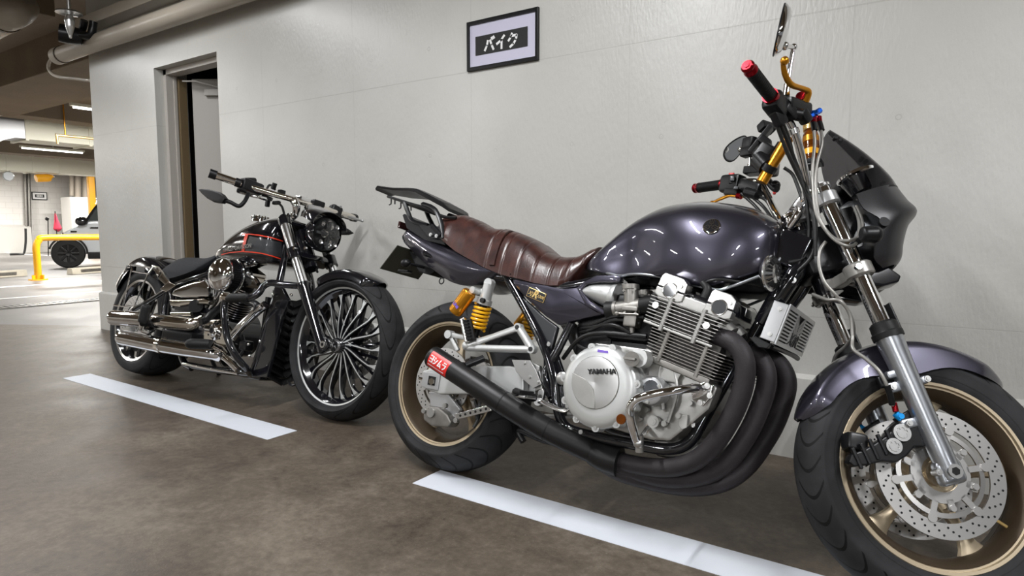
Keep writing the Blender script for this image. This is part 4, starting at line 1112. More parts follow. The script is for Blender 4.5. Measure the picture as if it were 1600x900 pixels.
# ---------------------------------------------------------------- luggage rack, plate, rear lamps
m = MB()
rk = [B(599, 300, .0), B(604, 297, 0), B(630, 301, 0), B(655, 302, 0), B(672, 306, 0), B(690, 315, 0), B(712, 327, 0), B(717, 334, 0)]
loops = []
for i, p in enumerate(rk):
    wd = [.045, .055, .06, .065, .085, .085, .08, .065][i]; th = [.006, .008, .008, .009, .012, .014, .014, .008][i]
    loops.append([Vector((p.x, y, p.z+z)) for y, z in ((-wd, -th), (-wd-.004, 0), (-wd, th*.4), (-wd*.6, th*.7), (wd*.6, th*.7), (wd, th*.4), (wd+.004, 0), (wd, -th))])
m.rings(loops)
rack = m.build('luggage_rack', 'black_plastic', xj)
m = MB()
for s in (-1, 1):
    def S(p): return Vector((p.x, s*abs(p.y), p.z))
    m.tube([S(B(606, 307, -.045)), S(B(640, 318, -.07)), S(B(668, 326, -.085)), S(B(690, 338, -.085)), S(B(713, 340, -.075))], .006, n=8)
    m.tube([S(B(632, 316, -.068)), S(B(637, 330, -.07)), S(B(645, 345, -.075)), S(B(668, 352, -.08))], .0095, n=8, flat=.6)
    m.tube([S(B(660, 318, -.082)), S(B(676, 324, -.088)), S(B(684, 335, -.09)), S(B(690, 352, -.09)), S(B(693, 372, -.092))], .0095, n=8, flat=.6)
    m.tube([S(B(676, 353, -.09)), S(B(690, 368, -.092))], .011, n=8, smooth=False)
    m.prism([(p.x, p.z) for p in (B(655, 352, -.09), B(688, 354, -.09), B(694, 374, -.09), B(672, 372, -.09))], min(s*.088, s*.094), max(s*.088, s*.094), bev=.001)
    m.tube([S(B(611, 308, -.03)), S(B(611, 318, -.03)), S(B(608, 320, -.03))], .003, n=6); m.tube([S(B(617, 309, -.05)), S(B(617, 319, -.05))], .003, n=6)
m.tube([B(640, 320, -.0), B(680, 335, 0)], .005, n=8, smooth=False)
m.build('rack_frame', 'black_satin', rack)
m = MB()
for a, b_ in ((674, 367), (683, 369)): bolt(m, B(a, b_, -.097), .0075, .006)
m.build('bolts', 'alu', rack)
m = MB(); p0, p1, p2, p3 = B(609, 413, .0), B(640, 393, .0), B(673, 415, .0), B(661, 427, .0)
c_ = B(640, 408, -.0); m.T = Matrix.Translation(c_) @ Matrix.Rotation(R(38), 4, 'Y'); m.box((0, 0, -.01), (.004, .23, .125), bev=.001)
pl_ = m.build('licence_plate', 'plate', xj, smooth=False)
m = MB(); m.prism(poly(B, [(640, 392), (660, 402), (680, 425), (672, 430), (655, 425), (645, 405)], -.04), -.045, .045, bev=.005); m.build('plate_bracket', 'black_plastic', xj)
m = MB()
for s in (-1, 1):
    q = B(634, 411, -.12); q.y = s*.12; m.ball(q, .018, (1.3, 1, .9), n=14); m.cyl(q, Vector((q.x+.03, s*.04, q.z)), .006, n=8)
m.build('rear_indicator', 'black_plastic', xj)
m = MB()
q = B(633, 424, -.10); m.box(q, (.055, .03, .009), bev=.003); m.build('reflector', 'black_satin', xj)

# ---------------------------------------------------------------- shocks
for s in (-1, 1):
    def S(p): return Vector((p.x, s*abs(p.y), p.z))
    a, b_ = S(B(765, 443, -.165)), S(B(740, 530, -.15)); d = (b_-a); L_ = d.length; e = d/L_
    m = MB(); m.cyl(a+Vector((0, -.012, 0)), a+Vector((0, .012, 0)), .017, n=20); m.cyl(a, a+e*.07, .019, .022, n=20); m.cyl(a+e*.058, a+e*.075, .027, n=24)
    rv0, rv1 = S(B(733, 458, -.20)), S(B(713, 485, -.20))
    m.tube([a+e*.022, a+e*.03+Vector((-.03, 0, -.004)), rv0+Vector((.01, 0, .012))], .013, n=12)
    m.cyl(b_-e*.02, b_+e*.006, .012, n=12); m.cyl(b_+Vector((0, -.014, 0)), b_+Vector((0, .014, 0)), .014, n=16)
    sh = m.build('shock_absorber', 'silver_satin', xj)
    m = MB(); q_ = S(B(703, 523, -.15)); m.cyl(q_+Vector((0, -.014, 0)), q_+Vector((0, .014, 0)), .015, n=20); m.box((q_+b_)/2, ((b_-q_).length, .014, .018), rot=(b_-q_).to_track_quat('X', 'Z').to_matrix(), bev=.004); q2_ = S(B(716, 548, -.14)); m.box((q_+q2_)/2, (.016, .014, (q2_-q_).length), rot=(q2_-q_).to_track_quat('Z', 'Y').to_matrix(), bev=.003); m.build('lower_mount', 'silver_satin', sh)
    m = MB(); m.cyl(a+e*.06, b_-e*.01, .014, n=16); m.build('damper_body', 'black_satin', sh)
    m = MB(); pts = []
    for k in range(120): t = k/119; th = t*2*PI*6.5; o = a+e*(.078+(L_-.115)*t); n1 = e.orthogonal().normalized(); n2 = e.cross(n1); pts.append(o+(n1*math.cos(th)+n2*math.sin(th))*.0275)
    m.tube(pts, .0052, n=8, smooth=False); m.build('coil_spring', 'yellow_spring', sh)
    er = (rv1-rv0).normalized()
    m = MB(); m.tube([rv0-er*.006, rv0, rv1+er*.004, rv1+er*.010], [.022, .026, .026, .022], n=28, smooth=False); rsv = m.build('gas_reservoir', 'gold', sh)
    if s < 0:
        sd = er.cross(Vector((0, 1, 0))).normalized()
        sd = sd if sd.x > 0 else -sd
        cen = rv0.lerp(rv1, .72)
        TM = frame_M(cen+Vector((0, -.0268, 0)), sd+er*.12, (0, -1, 0))
        tq = text_mb('LINS', .0150, TM @ Matrix.Translation((.004, 0, 0)), .0006, bold=.0004); tq.build('reservoir_lettering', 'purple', rsv, smooth=False, recalc=False)
    m = MB(); q = a+e*.055+Vector((.012, s*.022, -.01)); m.cyl(q, q+Vector((0, s*.012, 0)), .009, n=10); m.build('adjuster_knob', 'black_satin', sh)

# ---------------------------------------------------------------- foot controls
m = MB()
A_, B_, C_ = B(730, 540, -.19), B(811, 512, -.155), B(832, 546, -.155)
m.tube([A_, A_.lerp(B_, .5), B_], [.016, .012, .014], n=10, smooth=False, flat=.8); m.tube([A_+Vector((0, 0, -.008)), C_], .0125, n=10, smooth=False); m.tube([B_, C_], .014, n=10, smooth=False)
m.ball(A_, .018, n=14); m.cyl(B_+Vector((0, .01, 0)), B_+Vector((0, -.012, 0)), .014, n=20); m.cyl(C_+Vector((0, .01, 0)), C_+Vector((0, -.012, 0)), .014, n=20)
hg = m.build('pillion_peg_hanger', 'silver_satin', xj)
m = MB()
for q in (B_, C_): m.cyl(q+Vector((0, -.010, 0)), q+Vector((0, -.0135, 0)), .008, n=16)
m.build('hanger_bolts', 'print_black', hg)
m = MB(); p0, p1 = B(723, 497, -.215), B(731, 535, -.205); m.box((p0+p1)/2, (.022, .020, (p1-p0).length), rot=(p1-p0).to_track_quat('Z', 'Y').to_matrix(), bev=.005); pg = m.build('pillion_peg', 'alu_bright', xj)
m = MB(); p0, p1 = B(730, 499, -.215), B(737, 532, -.205); m.box((p0+p1)/2, (.018, .030, (p1-p0).length), rot=(p1-p0).to_track_quat('Z', 'Y').to_matrix(), bev=.004)
for k in range(7): q = p0.lerp(p1, (k+.5)/7); m.box(q, (.021, .032, .004))
m.build('peg_rubber', 'rubber', pg)
m = MB(); m.prism(poly(B, [(800, 562), (829, 563), (838, 578), (847, 600), (834, 607), (820, 595), (807, 581)], -.17), -.173, -.167, bev=.0015); hp = m.build('heel_plate', 'alu', xj)
m = MB(); 
for a, b_ in ((819, 567), (827, 589), (840, 597), (841, 577)): bolt(m, B(a, b_, -.174), .006, .003)
m.build('bolts', 'alu', hp)
m = MB(); m.prism(poly(B, [(831, 565), (846, 572), (850, 608), (838, 612), (840, 598)], -.15), -.162, -.145, bev=.003); m.prism(poly(B, [(846, 600), (853, 612), (848, 636), (838, 634)], -.15), -.16, -.145, bev=.003); m.build('footrest_plate', 'alu', xj)
m = MB(); p0, p1 = B(805, 612, -.26), B(835, 622, -.18); m.cyl(p0, p1, .013, n=16); m.box(p0.lerp(p1, .4)+Vector((0, 0, .006)), (.03, .085, .014), rot=Matrix.Rotation(R(0), 3, 'Z'), bev=.004); fp = m.build('footrest', 'rubber', xj)
m = MB(); m.box(B(822, 620, -.22), (.036, .07, .010), bev=.003); m.cyl(B(840, 628, -.18), B(840, 628, -.14), .012, n=12); m.build('footrest_base', 'alu', fp)
m = MB(); m.tube([B(838, 626, -.17), B(852, 630, -.18), B(870, 638, -.19), B(885, 641, -.20), B(892, 636, -.21)], [.009, .010, .009, .010, .008], n=10, flat=.5); m.build('brake_pedal', 'alu_bright', xj)
m = MB(); m.tube([B(742, 625, -.10), B(748, 650, -.11), B(740, 668, -.12)], .006, n=8); m.tube([B(735, 560, -.08), B(752, 600, -.09), B(745, 655, -.12)], .0065, n=8); m.build('rear_brake_hose', 'hose_black', xj)
m = MB(); m.tube([B(850, 650, .12), B(830, 668, .16), B(812, 682, .20)], .012, n=10); m.build('side_stand', 'black_satin', xj)
m = MB(); m.tube([B(920, 690, -.04), B(860, 690, -.03), B(812, 672, -.02), B(818, 690, -.02)], .012, n=10); m.build('centre_stand', 'black_satin', xj)

# engine guard
m = MB()
m.tube([B(1098, 607, -.21), B(1085, 606, -.25), B(1055, 610, -.30), B(1020, 616, -.325), B(996, 623, -.335), B(985, 636, -.335), B(985, 655, -.33), B(991, 678, -.31), B(997, 695, -.28)], .0115, n=18)
gd = m.build('engine_guard', 'chrome', xj)
m = MB(); m.prism(poly(B, [(1086, 602), (1102, 597), (1117, 602), (1112, 622), (1100, 636), (1084, 626), (1082, 614)], -.20), -.212, -.204, bev=.003)
m.build('guard_plate', 'chrome', gd)
m = MB()
for a, b_ in ((1106, 603), (1095, 629), (1110, 618)): bolt(m, B(a, b_, -.213), .008, .007)
q = B(998, 688, -.29); m.cyl(q+Vector((0, .0, .014)), q+Vector((.002, .01, -.03)), .011, n=12); m.ball(q+Vector((0, 0, -.008)), .014, n=12)
m.tube([B(996, 688, -.28), B(1006, 677, -.22), B(1012, 668, -.17)], .006, n=8, smooth=False)
m.build('guard_fittings', 'alu', gd)

# oil cooler with the cut lettering
CM = Matrix.Translation((1.142, .045, .632)) @ Matrix.Rotation(R(15), 4, 'Y')
m = MB(); m.T = CM; m.box((0, 0, 0), (.034, .32, .098), bev=.004); oc = m.build('oil_cooler', 'black_matte', xj)
for s in (-1, 1): m = MB(); m.T = CM; m.box((-.002, s*.168, 0), (.040, .016, .108), bev=.003); m.build('cooler_side_tank', 'silver_paint', oc)
m = MB(); m.T = CM
for z in (-.051, .051): m.box((.0205, 0, z), (.004, .345, .012))
for y in (-.168, .168): m.box((.0205, y, 0), (.004, .014, .108))
for k in range(9):
    z = -.038+k*.0095
    m.box((.0205, -.105, z), (.003, .11, .0045)); m.box((.0205, .11, z), (.003, .11, .0045))
for k in range(9):
    z = -.038+k*.0095
    if k > 3:
        for s in (-1, 1): m.box((.0205, s*.026, z-.006), (.003, .058, .0042), rot=Matrix.Rotation(s*R(35), 3, 'X'))
for y in (-.05, .055): m.box((.0205, y, 0), (.003, .006, .098))
m.box((.0195, 0, -.027), (.002, .13, .046))
gr = m.build('cooler_guard', 'gold_bright' if False else 'silver_paint', oc, smooth=False, label='slotted guard cut with letters')
tq = text_mb('XJR', .050, CM @ frame_M((.0215, -.005, -.027), (0, 1, 0), (1, 0, 0)) @ Matrix.Diagonal((1.5, 1, 1, 1)), .001, shear=.25, bold=.0008); tq.build('guard_lettering', 'print_black', gr, smooth=False, recalc=False)
m = MB(); m.T = CM
for z in (-.036, .036): bolt(m, (0, -.177, z), .006, .003)
m.build('bolts', 'alu', oc)
m = MB(); m.prism(poly(B, [(1172, 528), (1182, 526), (1205, 538), (1200, 545), (1184, 543)], -.12), -.13, -.11, bev=.002); m.tube([B(1215, 460, -.05), B(1206, 470, -.09)], .012, n=10, smooth=False); m.tube([B(1205, 540, -.1), B(1235, 553, .1), B(1246, 560, .2)], .008, n=8)
m.build('cooler_bracket', 'black_satin', oc)
# twin horns
for s in (-1, 1):
    q = B(1205, 427, -.135); q.y = s*.135; nv = Vector((.975, s*.22, 0)).normalized()
    m = MB(); m.lathe([(0, .016), (.018, .018), (.032, .012), (.041, .004), (.049, .002), (.050, -.002), (.046, -.008), (.030, -.020), (0, -.024)], q, axis=nv, n=44); hn = m.build('horn', 'alu_bright', xj)
    m = MB(); HM = frame_M(q, Vector((0, 0, 1)).cross(nv), nv)
    m.T = HM
    for k in range(18):
        a = 2*PI*k/18; m.box((math.cos(a)*.034, math.sin(a)*.034, .0125), (.014, .0042, .004), rot=Matrix.Rotation(a, 3, 'Z') @ Matrix.Rotation(R(25), 3, 'Y'))
    m.build('horn_slots', 'void', hn, smooth=False)
    m = MB(); m.tube([q-nv*.01, q-nv*.02+Vector((0, -s*.05, .0)), Vector((1.14, s*.03, .74))], .006, n=8); m.build('horn_bracket', 'black_satin', hn)
# white digit painted on the frame tube
q = B(1238, 437, -.085); tq = text_mb('8', .030, frame_M(q+Vector((0, 0, 0)), (.45, 0, .9), (0, -1, 0)), .0008, bold=.0015); tq.build('frame_numeral', 'white', frm, smooth=False, recalc=False)
# ---------------------------------------------------------------- handlebar and everything on it (steered with the fork)
def Q(px, py, lat): return X.S @ F(px, py, lat)          # a fork-axes point, already turned, for meshes in the bike's own axes
m = MB()
rp = [Q(1233, 356, -.02), Q(1250, 330, -.05), Q(1262, 302, -.06), Q(1256, 260, -.10), Q(1246, 220, -.14), Q(1236, 195, -.165), Q(1222, 174, -.19), Q(1205, 152, -.25), Q(1170, 106, -.365)]
lp = [Q(1233, 356, .02), Q(1223, 348, .07), Q(1210, 328, .10), Q(1198, 303, .13), Q(1187, 287, .155), Q(1170, 284, .18), Q(1135, 288, .25), Q(1089, 294, .365)]
m.tube(rp, .0112, n=16); m.tube(lp, .0112, n=16)
hb = m.build('handlebar', 'chrome', xj)
m = MB()
for a, b_, u in (((1222, 349, .06), (1254, 306, .045), 1), ((1252, 322, -.05), (1290, 318, -.06), 1)):
    p, q = Q(*a), Q(*b_); m.box((p+q)/2, ((q-p).length+.02, .028, .022), rot=(q-p).to_track_quat('X', 'Z').to_matrix(), bev=.004); bolt(m, p+Vector((0, -.015, .0)), .008, .008)
m.tube([Q(1222, 350, .05), Q(1217, 372, .04)], .012, n=10, smooth=False)
m.cyl(Q(1262, 300, -.06), Q(1262, 312, -.06), .016, n=16); m.cyl(Q(1238, 202, -.155), Q(1241, 210, -.15), .0165, n=20)
m.build('bar_clamp', 'alu_bright', hb)
m = MB(); a = Q(1240, 350, 0)
for k, r in enumerate((.030, .026, .030, .024, .028)): m.cyl(a+(X.S.to_3x3() @ leg_u)*(.010*k-.02), a+(X.S.to_3x3() @ leg_u)*(.010*k-.012), r, n=28)
m.build('stem_cover', 'chrome_warm', tc_)
def grip(p0, p1, name):
    e = (p1-p0).normalized(); L_ = (p1-p0).length
    m = MB(); m.cyl(p0+e*.012, p1, .0168, n=24)
    for k in range(16): c_ = p0+e*(.018+(L_-.022)*k/15); m.cyl(c_-e*.0016, c_+e*.0016, .0176, n=20)
    g = m.build(name, 'rubber', hb)
    m = MB(); m.tube([p0-e*.014, p0-e*.008, p0-e*.006, p0, p0+e*.010, p0+e*.014], [.013, .0175, .0175, .0150, .0185, .0185], n=20, smooth=False); m.cyl(p0-e*.016, p0-e*.012, .008, n=6); m.build('bar_end', 'red_anod', g)
    m = MB(); m.cyl(p1-e*.004, p1+e*.008, .0215, n=24); m.build('grip_collar', 'red_anod', g)
    return e
er = grip(Q(1170, 106, -.365), Q(1204, 150, -.255), 'throttle_grip')
el = grip(Q(1089, 294, .365), Q(1131, 288, .262), 'left_grip')
def blk(mb, p, q, w_, h_, bev=.005): mb.box((p+q)/2, ((q-p).length, w_, h_), rot=(q-p).to_track_quat('X', 'Z').to_matrix(), bev=bev)
m = MB(); blk(m, Q(1203, 152, -.25), Q(1220, 174, -.20), .050, .055, .012); blk(m, Q(1212, 172, -.22), Q(1222, 196, -.20), .03, .035, .008); blk(m, Q(1222, 166, -.21), Q(1240, 186, -.19), .045, .03, .008)
rs = m.build('throttle_switchgear', 'black_plastic', hb)
m = MB(); blk(m, Q(1228, 160, -.22), Q(1262, 172, -.17), .036, .032, .008); blk(m, Q(1250, 172, -.19), Q(1262, 192, -.17), .03, .03, .008); m.cyl(Q(1240, 178, -.20), Q(1252, 180, -.20), .017, n=18)
mc = m.build('brake_master_cylinder', 'black_satin', hb)
m = MB(); m.tube([Q(1258, 158, -.20), Q(1263, 144, -.22), Q(1252, 138, -.24), Q(1236, 132, -.27), Q(1227, 117, -.30), Q(1224, 102, -.32), Q(1226, 94, -.33)], [.012, .009, .008, .0085, .0075, .0065, .010], n=12, flat=.7); m.ball(Q(1226, 95, -.33), .0115, n=14)
m.build('brake_lever', 'gold', mc)
m = MB(); q = Q(1252, 153, -.20); m.cyl(q+Vector((0, -.014, 0)), q+Vector((0, .014, 0)), .012, n=18); m.build('lever_adjuster', 'red_anod', mc)
m = MB(); m.box(Q(1270, 177, -.17), (.028, .014, .014), bev=.003); m.cyl(Q(1266, 182, -.17), Q(1282, 172, -.17), .008, n=6); m.build('banjo_fitting', 'blue_anod', mc)
m = MB(); m.cyl(Q(1271, 184, -.16), Q(1271, 192, -.16), .0085, n=14); m.cyl(Q(1279, 183, -.15), Q(1280, 191, -.15), .0085, n=14); m.build('hose_collar', 'red_anod', mc)
m = MB(); m.cyl(Q(1271, 191, -.16), Q(1273, 204, -.16), .008, n=14); m.cyl(Q(1280, 190, -.15), Q(1284, 204, -.15), .008, n=14); m.build('hose_sleeve', 'black_satin', mc)
# left
m = MB(); blk(m, Q(1130, 289, .265), Q(1160, 287, .205), .05, .062, .012); blk(m, Q(1137, 301, .25), Q(1158, 302, .21), .045, .025, .006); m.box(Q(1146, 283, .22), (.02, .04, .03), bev=.005)
ls_ = m.build('left_switchgear', 'black_plastic', hb)
m = MB(); m.box(Q(1144, 273, .235), (.018, .022, .008), bev=.002); m.build('switch_button', 'red', ls_)
m = MB(); m.box(Q(1147, 282, .21)+Vector((0, -.012, 0)), (.014, .02, .016), bev=.002); m.box(Q(1152, 296, .20)+Vector((0, -.012, 0)), (.016, .012, .010), bev=.002); m.build('switch_slider', 'panel_grey', ls_)
m = MB(); blk(m, Q(1158, 288, .21), Q(1190, 298, .15), .04, .042, .01); blk(m, Q(1166, 268, .19), Q(1192, 266, .15), .045, .026, .004); m.cyl(Q(1166, 300, .17), Q(1184, 305, .14), .016, n=16)
cm_ = m.build('clutch_master_cylinder', 'black_satin', hb)
m = MB(); m.tube([Q(1168, 305, .19), Q(1158, 306, .20), Q(1142, 305, .23), Q(1128, 310, .26), Q(1117, 315, .29), Q(1113, 318, .30)], [.010, .009, .0085, .008, .0065, .009], n=12, flat=.7); m.ball(Q(1113, 318, .30), .010, n=12)
m.build('clutch_lever', 'gold', cm_)
m = MB(); m.cyl(Q(1152, 306, .20), Q(1158, 307, .19), .010, n=12); m.build('lever_adjuster', 'red_anod', cm_)
m = MB(); m.tube([Q(1198, 280, .14), Q(1208, 292, .12), Q(1214, 296, .11)], .012, n=10); m.ball(Q(1211, 290, .12), .017, n=12); mt_ = m.build('choke_knob', 'black_plastic', hb)
m = MB(); m.cyl(Q(1210, 292, .12), Q(1210, 303, .12), .005, n=10); m.build('choke_pull', 'red', mt_)
# steering damper: gold cylinder with black collars, and the black phone cradle
m = MB(); m.cyl(Q(1190, 285, .06), Q(1232, 215, .00), .017, n=24); dmp = m.build('steering_damper', 'gold', hb)
m = MB()
for a, b_ in (((1200, 268), (1206, 258)), ((1219, 237), (1226, 226))):
    m.cyl(Q(*a, .045), Q(*b_, .03), .023, n=24)
m.cyl(Q(1187, 248, .07), Q(1200, 262, .05), .030, n=28); m.box(Q(1195, 240, .06), (.05, .05, .06), rot=Matrix.Rotation(R(35), 3, 'Y'), bev=.01); m.box(Q(1208, 262, .05), (.03, .05, .05), bev=.01)
m.build('damper_collar', 'black_satin', dmp)
m = MB(); blk(m, Q(1172, 240, .10), Q(1205, 198, .06), .035, .016, .003); blk(m, Q(1192, 205, .10), Q(1203, 194, .07), .05, .03, .005); blk(m, Q(1160, 240, .14), Q(1180, 236, .10), .03, .03, .006); blk(m, Q(1164, 226, .14), Q(1180, 222, .10), .035, .04, .008); blk(m, Q(1190, 228, .08), Q(1200, 218, .07), .05, .04, .006)
m.build('phone_cradle', 'black_plastic', hb)
# mirrors
def mirror(c_, up, side, ru, rs_, stem, name, face):
    m = MB(); n_ = up.cross(side).normalized()
    if n_.dot(face) < 0: n_ = -n_
    def ring(k, off): return [c_+up*ru*k*math.cos(t)*(1+.10*math.cos(t))+side*rs_*k*math.sin(t)*(1-.25*math.cos(t))+n_*off for t in [2*PI*i/36 for i in range(36)]]
    m.rings([ring(.55, -.020), ring(.85, -.014), ring(1.0, -.004), ring(1.02, .002), ring(.97, .004)])
    for a, b_ in zip(stem[:-1], stem[1:]): m.cyl(a, b_, .0065, n=12)
    m.ball(stem[-2], .0105, n=12); m.cyl(stem[0], stem[0].lerp(stem[1], .35), .010, n=14); m.ball(stem[-1], .012, n=12)
    h_ = m.build(name, 'chrome', hb)
    m = MB(); m.rings([ring(.95, .0035), ring(.93, .0050)]); m.build('mirror_glass', 'mirror', h_, smooth=False)
    m = MB(); L1 = ring(1.01, .003); m.tube(L1, .0025, n=6, closed=True, res=2); m.build('mirror_rim', 'black_satin', h_)
cR = Q(1219, 47, -.31); upR = (Q(1229, 10, -.30)-Q(1212, 84, -.30)).normalized(); sdR = Vector((.30, -.92, .1)); sdR = (sdR-upR*sdR.dot(upR)).normalized()
mirror(cR, upR, sdR, .078, .046, [Q(1228, 150, -.22), Q(1235, 100, -.24), Q(1240, 74, -.25), Q(1226, 72, -.29)], 'mirror', Vector((-1, -.4, 0)))
cL = Q(1147, 233, .30); upL = (Q(1165, 214, .29)-Q(1130, 252, .31)).normalized(); sdL = (Q(1156, 242, .325)-Q(1138, 226, .29)).normalized(); sdL = (sdL-upL*sdL.dot(upL)).normalized()
mirror(cL, upL, sdL, .055, .028, [Q(1172, 264, .18), Q(1172, 246, .18), Q(1168, 240, .2), Q(1158, 234, .26)], 'mirror', Vector((0, -1, 0)))
# amber reservoir bottle
b0, b1 = Q(1268, 252, -.04), Q(1266, 192, -.04); e = (b1-b0).normalized(); Lb = (b1-b0).length
m = MB(); m.tube([b0, b0+e*.006, b0+e*Lb*.60, b0+e*Lb*.72, b0+e*Lb*.80, b0+e*Lb*.84], [.016, .0225, .0225, .019, .015, .015], n=28, res=4); bt = m.build('reservoir_bottle', 'glass_brown', hb, label='amber glass bottle used as fluid reservoir')
m = MB(); m.cyl(b0+e*Lb*.78, b0+e*Lb*1.0, .0195, .0185, n=28); 
for k in range(4): m.cyl(b0+e*Lb*(.80+.05*k), b0+e*Lb*(.82+.05*k), .0205, n=28)
m.build('bottle_cap', 'gold_bright', bt)
m = MB(); m.cyl(b0+e*Lb*.12, b0+e*Lb*.26, .0230, n=28, cap=False); m.build('bottle_label', 'yellow_paint', bt)
m = MB(); m.cyl(b0+e*Lb*.46, b0+e*Lb*.60, .0230, n=28, cap=False); m.build('bottle_band', 'gold_dark', bt)
m = MB(); m.box(b0-e*.006, (.06, .05, .012), bev=.003); m.cyl(b0-e*.02, b0, .020, n=20); m.build('bottle_holder', 'black_satin', bt)
# cables and hoses
m = MB()
for pts in ([(1213, 178, -.22), (1222, 200, -.19), (1238, 240, -.14), (1254, 285, -.10), (1262, 330, -.08), (1264, 370, -.06), (1256, 402, -.05), (1232, 410, -.04)],
            [(1208, 176, -.22), (1214, 196, -.2), (1230, 238, -.16), (1250, 280, -.12), (1268, 320, -.10), (1275, 360, -.08), (1268, 400, -.06), (1245, 425, -.04)],
            [(1218, 182, -.20), (1232, 215, -.16), (1244, 262, -.12), (1262, 300, -.10), (1272, 350, -.09), (1274, 400, -.07)],
            [(1158, 302, .18), (1180, 322, .16), (1198, 345, .12), (1212, 368, .08), (1228, 390, .05)],
            [(1165, 300, .16), (1190, 320, .14), (1205, 340, .1), (1220, 365, .06)],
            [(1180, 306, .16), (1196, 312, .13), (1207, 330, .10), (1214, 348, .08)],
            [(1225, 262, .0), (1238, 272, .0), (1246, 290, .0), (1256, 320, .0)]):
    m.tube([Q(*p) for p in pts], .0052, n=10)
m.build('control_cable', 'hose_black', xj)
m = MB()
hs = [[(1272, 204, -.16), (1273, 225, -.15), (1270, 260, -.14), (1271, 300, -.14), (1276, 335, -.14), (1292, 362, -.14), (1312, 380, -.15), (1332, 384, -.15), (1344, 370, -.14), (1347, 345, -.12), (1338, 322, -.1)],
      [(1283, 204, -.15), (1284, 225, -.15), (1276, 260, -.14), (1275, 300, -.14), (1280, 340, -.14), (1298, 368, -.14), (1318, 376, -.15), (1340, 370, -.15), (1342, 345, -.12), (1335, 325, -.1)],
      [(1290, 378, -.12), (1281, 392, -.12), (1280, 415, -.12), (1288, 440, -.12), (1305, 460, -.12), (1318, 475, -.11), (1330, 495, -.10), (1334, 520, -.06), (1322, 540, .0), (1306, 555, .05), (1300, 576, .08)],
      [(1270, 460, -.05), (1292, 468, -.1), (1312, 470, -.12), (1328, 492, -.11), (1332, 525, -.10), (1333, 545, -.11), (1352, 560, -.12), (1372, 578, -.13), (1384, 598, -.13), (1391, 618, -.12), (1394, 634, -.11)]]
for pts in hs: m.tube([Q(*p) for p in pts], .0045, n=10)
m.build('brake_hose', 'hose_grey', xj)
m = MB(); m.tube([Q(1386, 602, -.13), Q(1391, 618, -.12), Q(1394, 632, -.11)], .0075, n=12); m.build('hose_end', 'black_satin', xj)

# ---------------------------------------------------------------- headlamp, instruments, cowl
m = MB(); a, b_ = F(1322, 350, 0), F(1392, 372, 0); d = Vector((1, 0, -.08)).normalized(); a = F(1345, 362, 0)
m.T = X.S; m.lathe([(0, -.085), (.045, -.078), (.075, -.055), (.088, -.02), (.092, .02), (.094, .045)], a, axis=d, n=44)
hl = m.build('headlamp_shell', 'fork_silver', xj)
m = fmb(); m.lathe([(.094, .04), (.100, .045), (.100, .062), (.090, .066), (.09, .05)], a, axis=d, n=44, closed=True); m.build('headlamp_rim', 'black_gloss', hl)
m = fmb(); m.lathe([(.092, .055), (.06, .068), (0, .074)], a, axis=d, n=36); m.build('headlamp_glass', 'lens_dark', hl)
for s in (-1, 1): m = fmb(); m.prism(poly(F, [(1300, 330), (1330, 322), (1352, 350), (1348, 385), (1322, 392), (1308, 370)], -.10), s*.098-.003, s*.098+.003, bev=.002); m.build('headlamp_bracket', 'black_satin', hl)
for s in (-1, 1):
    m = fmb(); c_ = F(1338, 278, -.06); c_.y = s*.062; ax = Vector((-.45, 0, .9)).normalized()
    m.lathe([(0, -.055), (.035, -.050), (.046, -.01), (.048, .0)], c_, axis=ax, n=36); g_ = m.build('instrument', 'black_gloss', xj)
    m = fmb(); m.lathe([(.048, -.006), (.053, -.002), (.053, .006), (.047, .010)], c_, axis=ax, n=36); m.build('instrument_ring', 'chrome', g_)
    m = fmb(); m.cyl(c_+ax*.001, c_+ax*.003, .047, n=36); m.build('instrument_face', 'print_black', g_, smooth=False)
m = fmb(); m.box(F(1320, 292, 0), (.05, .16, .03), rot=Matrix.Rotation(R(-25), 3, 'Y'), bev=.008); m.build('instrument_bracket', 'black_plastic', xj)
def shell(rows, name, mt, th=.004, N=26, edge=.75):
    grid = []; n = len(rows)
    P_ = [(F(a, b_, 0), F(c_, d_, -w_), w_) for a, b_, c_, d_, w_ in rows]
    for i in range((n-1)*4+1):
        t = i/4; Nn = [crom([p[0][j] for p in P_], t) for j in range(3)]; E_ = [crom([p[1][j] for p in P_], t) for j in range(3)]; w_ = crom([p[2] for p in P_], t)
        row = []
        for k in range(-N, N+1):
            f = k/N*PI/2; c_ = math.cos(f)**edge if abs(k) < N else 0
            row.append(Vector((E_[0]+(Nn[0]-E_[0])*c_, w_*math.sin(f), E_[2]+(Nn[2]-E_[2])*c_)))
        grid.append(row)
    m = fmb(); m.sheet(grid, th); return m.build(name, mt, xj, angle=50)
shell([(1293, 207, 1294, 210, .035), (1317, 229, 1315, 230, .070), (1340, 250, 1335, 250, .092), (1361, 272, 1352, 270, .11), (1379, 293, 1362, 289, .125), (1391, 311, 1356, 304, .140)], 'windscreen', 'smoke', .003)
cw = shell([(1391, 310, 1338, 303, .146), (1407, 331, 1350, 326, .151), (1419, 347, 1376, 343, .152), (1405, 367, 1371, 366, .150), (1398, 393, 1367, 390, .142), (1396, 416, 1368, 407, .13), (1388, 427, 1380, 419, .10)], 'fairing_cowl', 'cowl_grey', .004)
m = fmb()
for s in (-1, 1):
    pp = poly(F, [(1363, 408), (1385, 424), (1402, 436), (1398, 446), (1374, 452), (1345, 448), (1322, 440), (1340, 425)], -.06)
    m.prism(pp, min(s*.04, s*.085), max(s*.04, s*.085), bev=.006)
m.box(F(1352, 440, 0), (.10, .10, .04), bev=.01); m.build('fairing_chin', 'black_gloss', cw)
m = fmb()
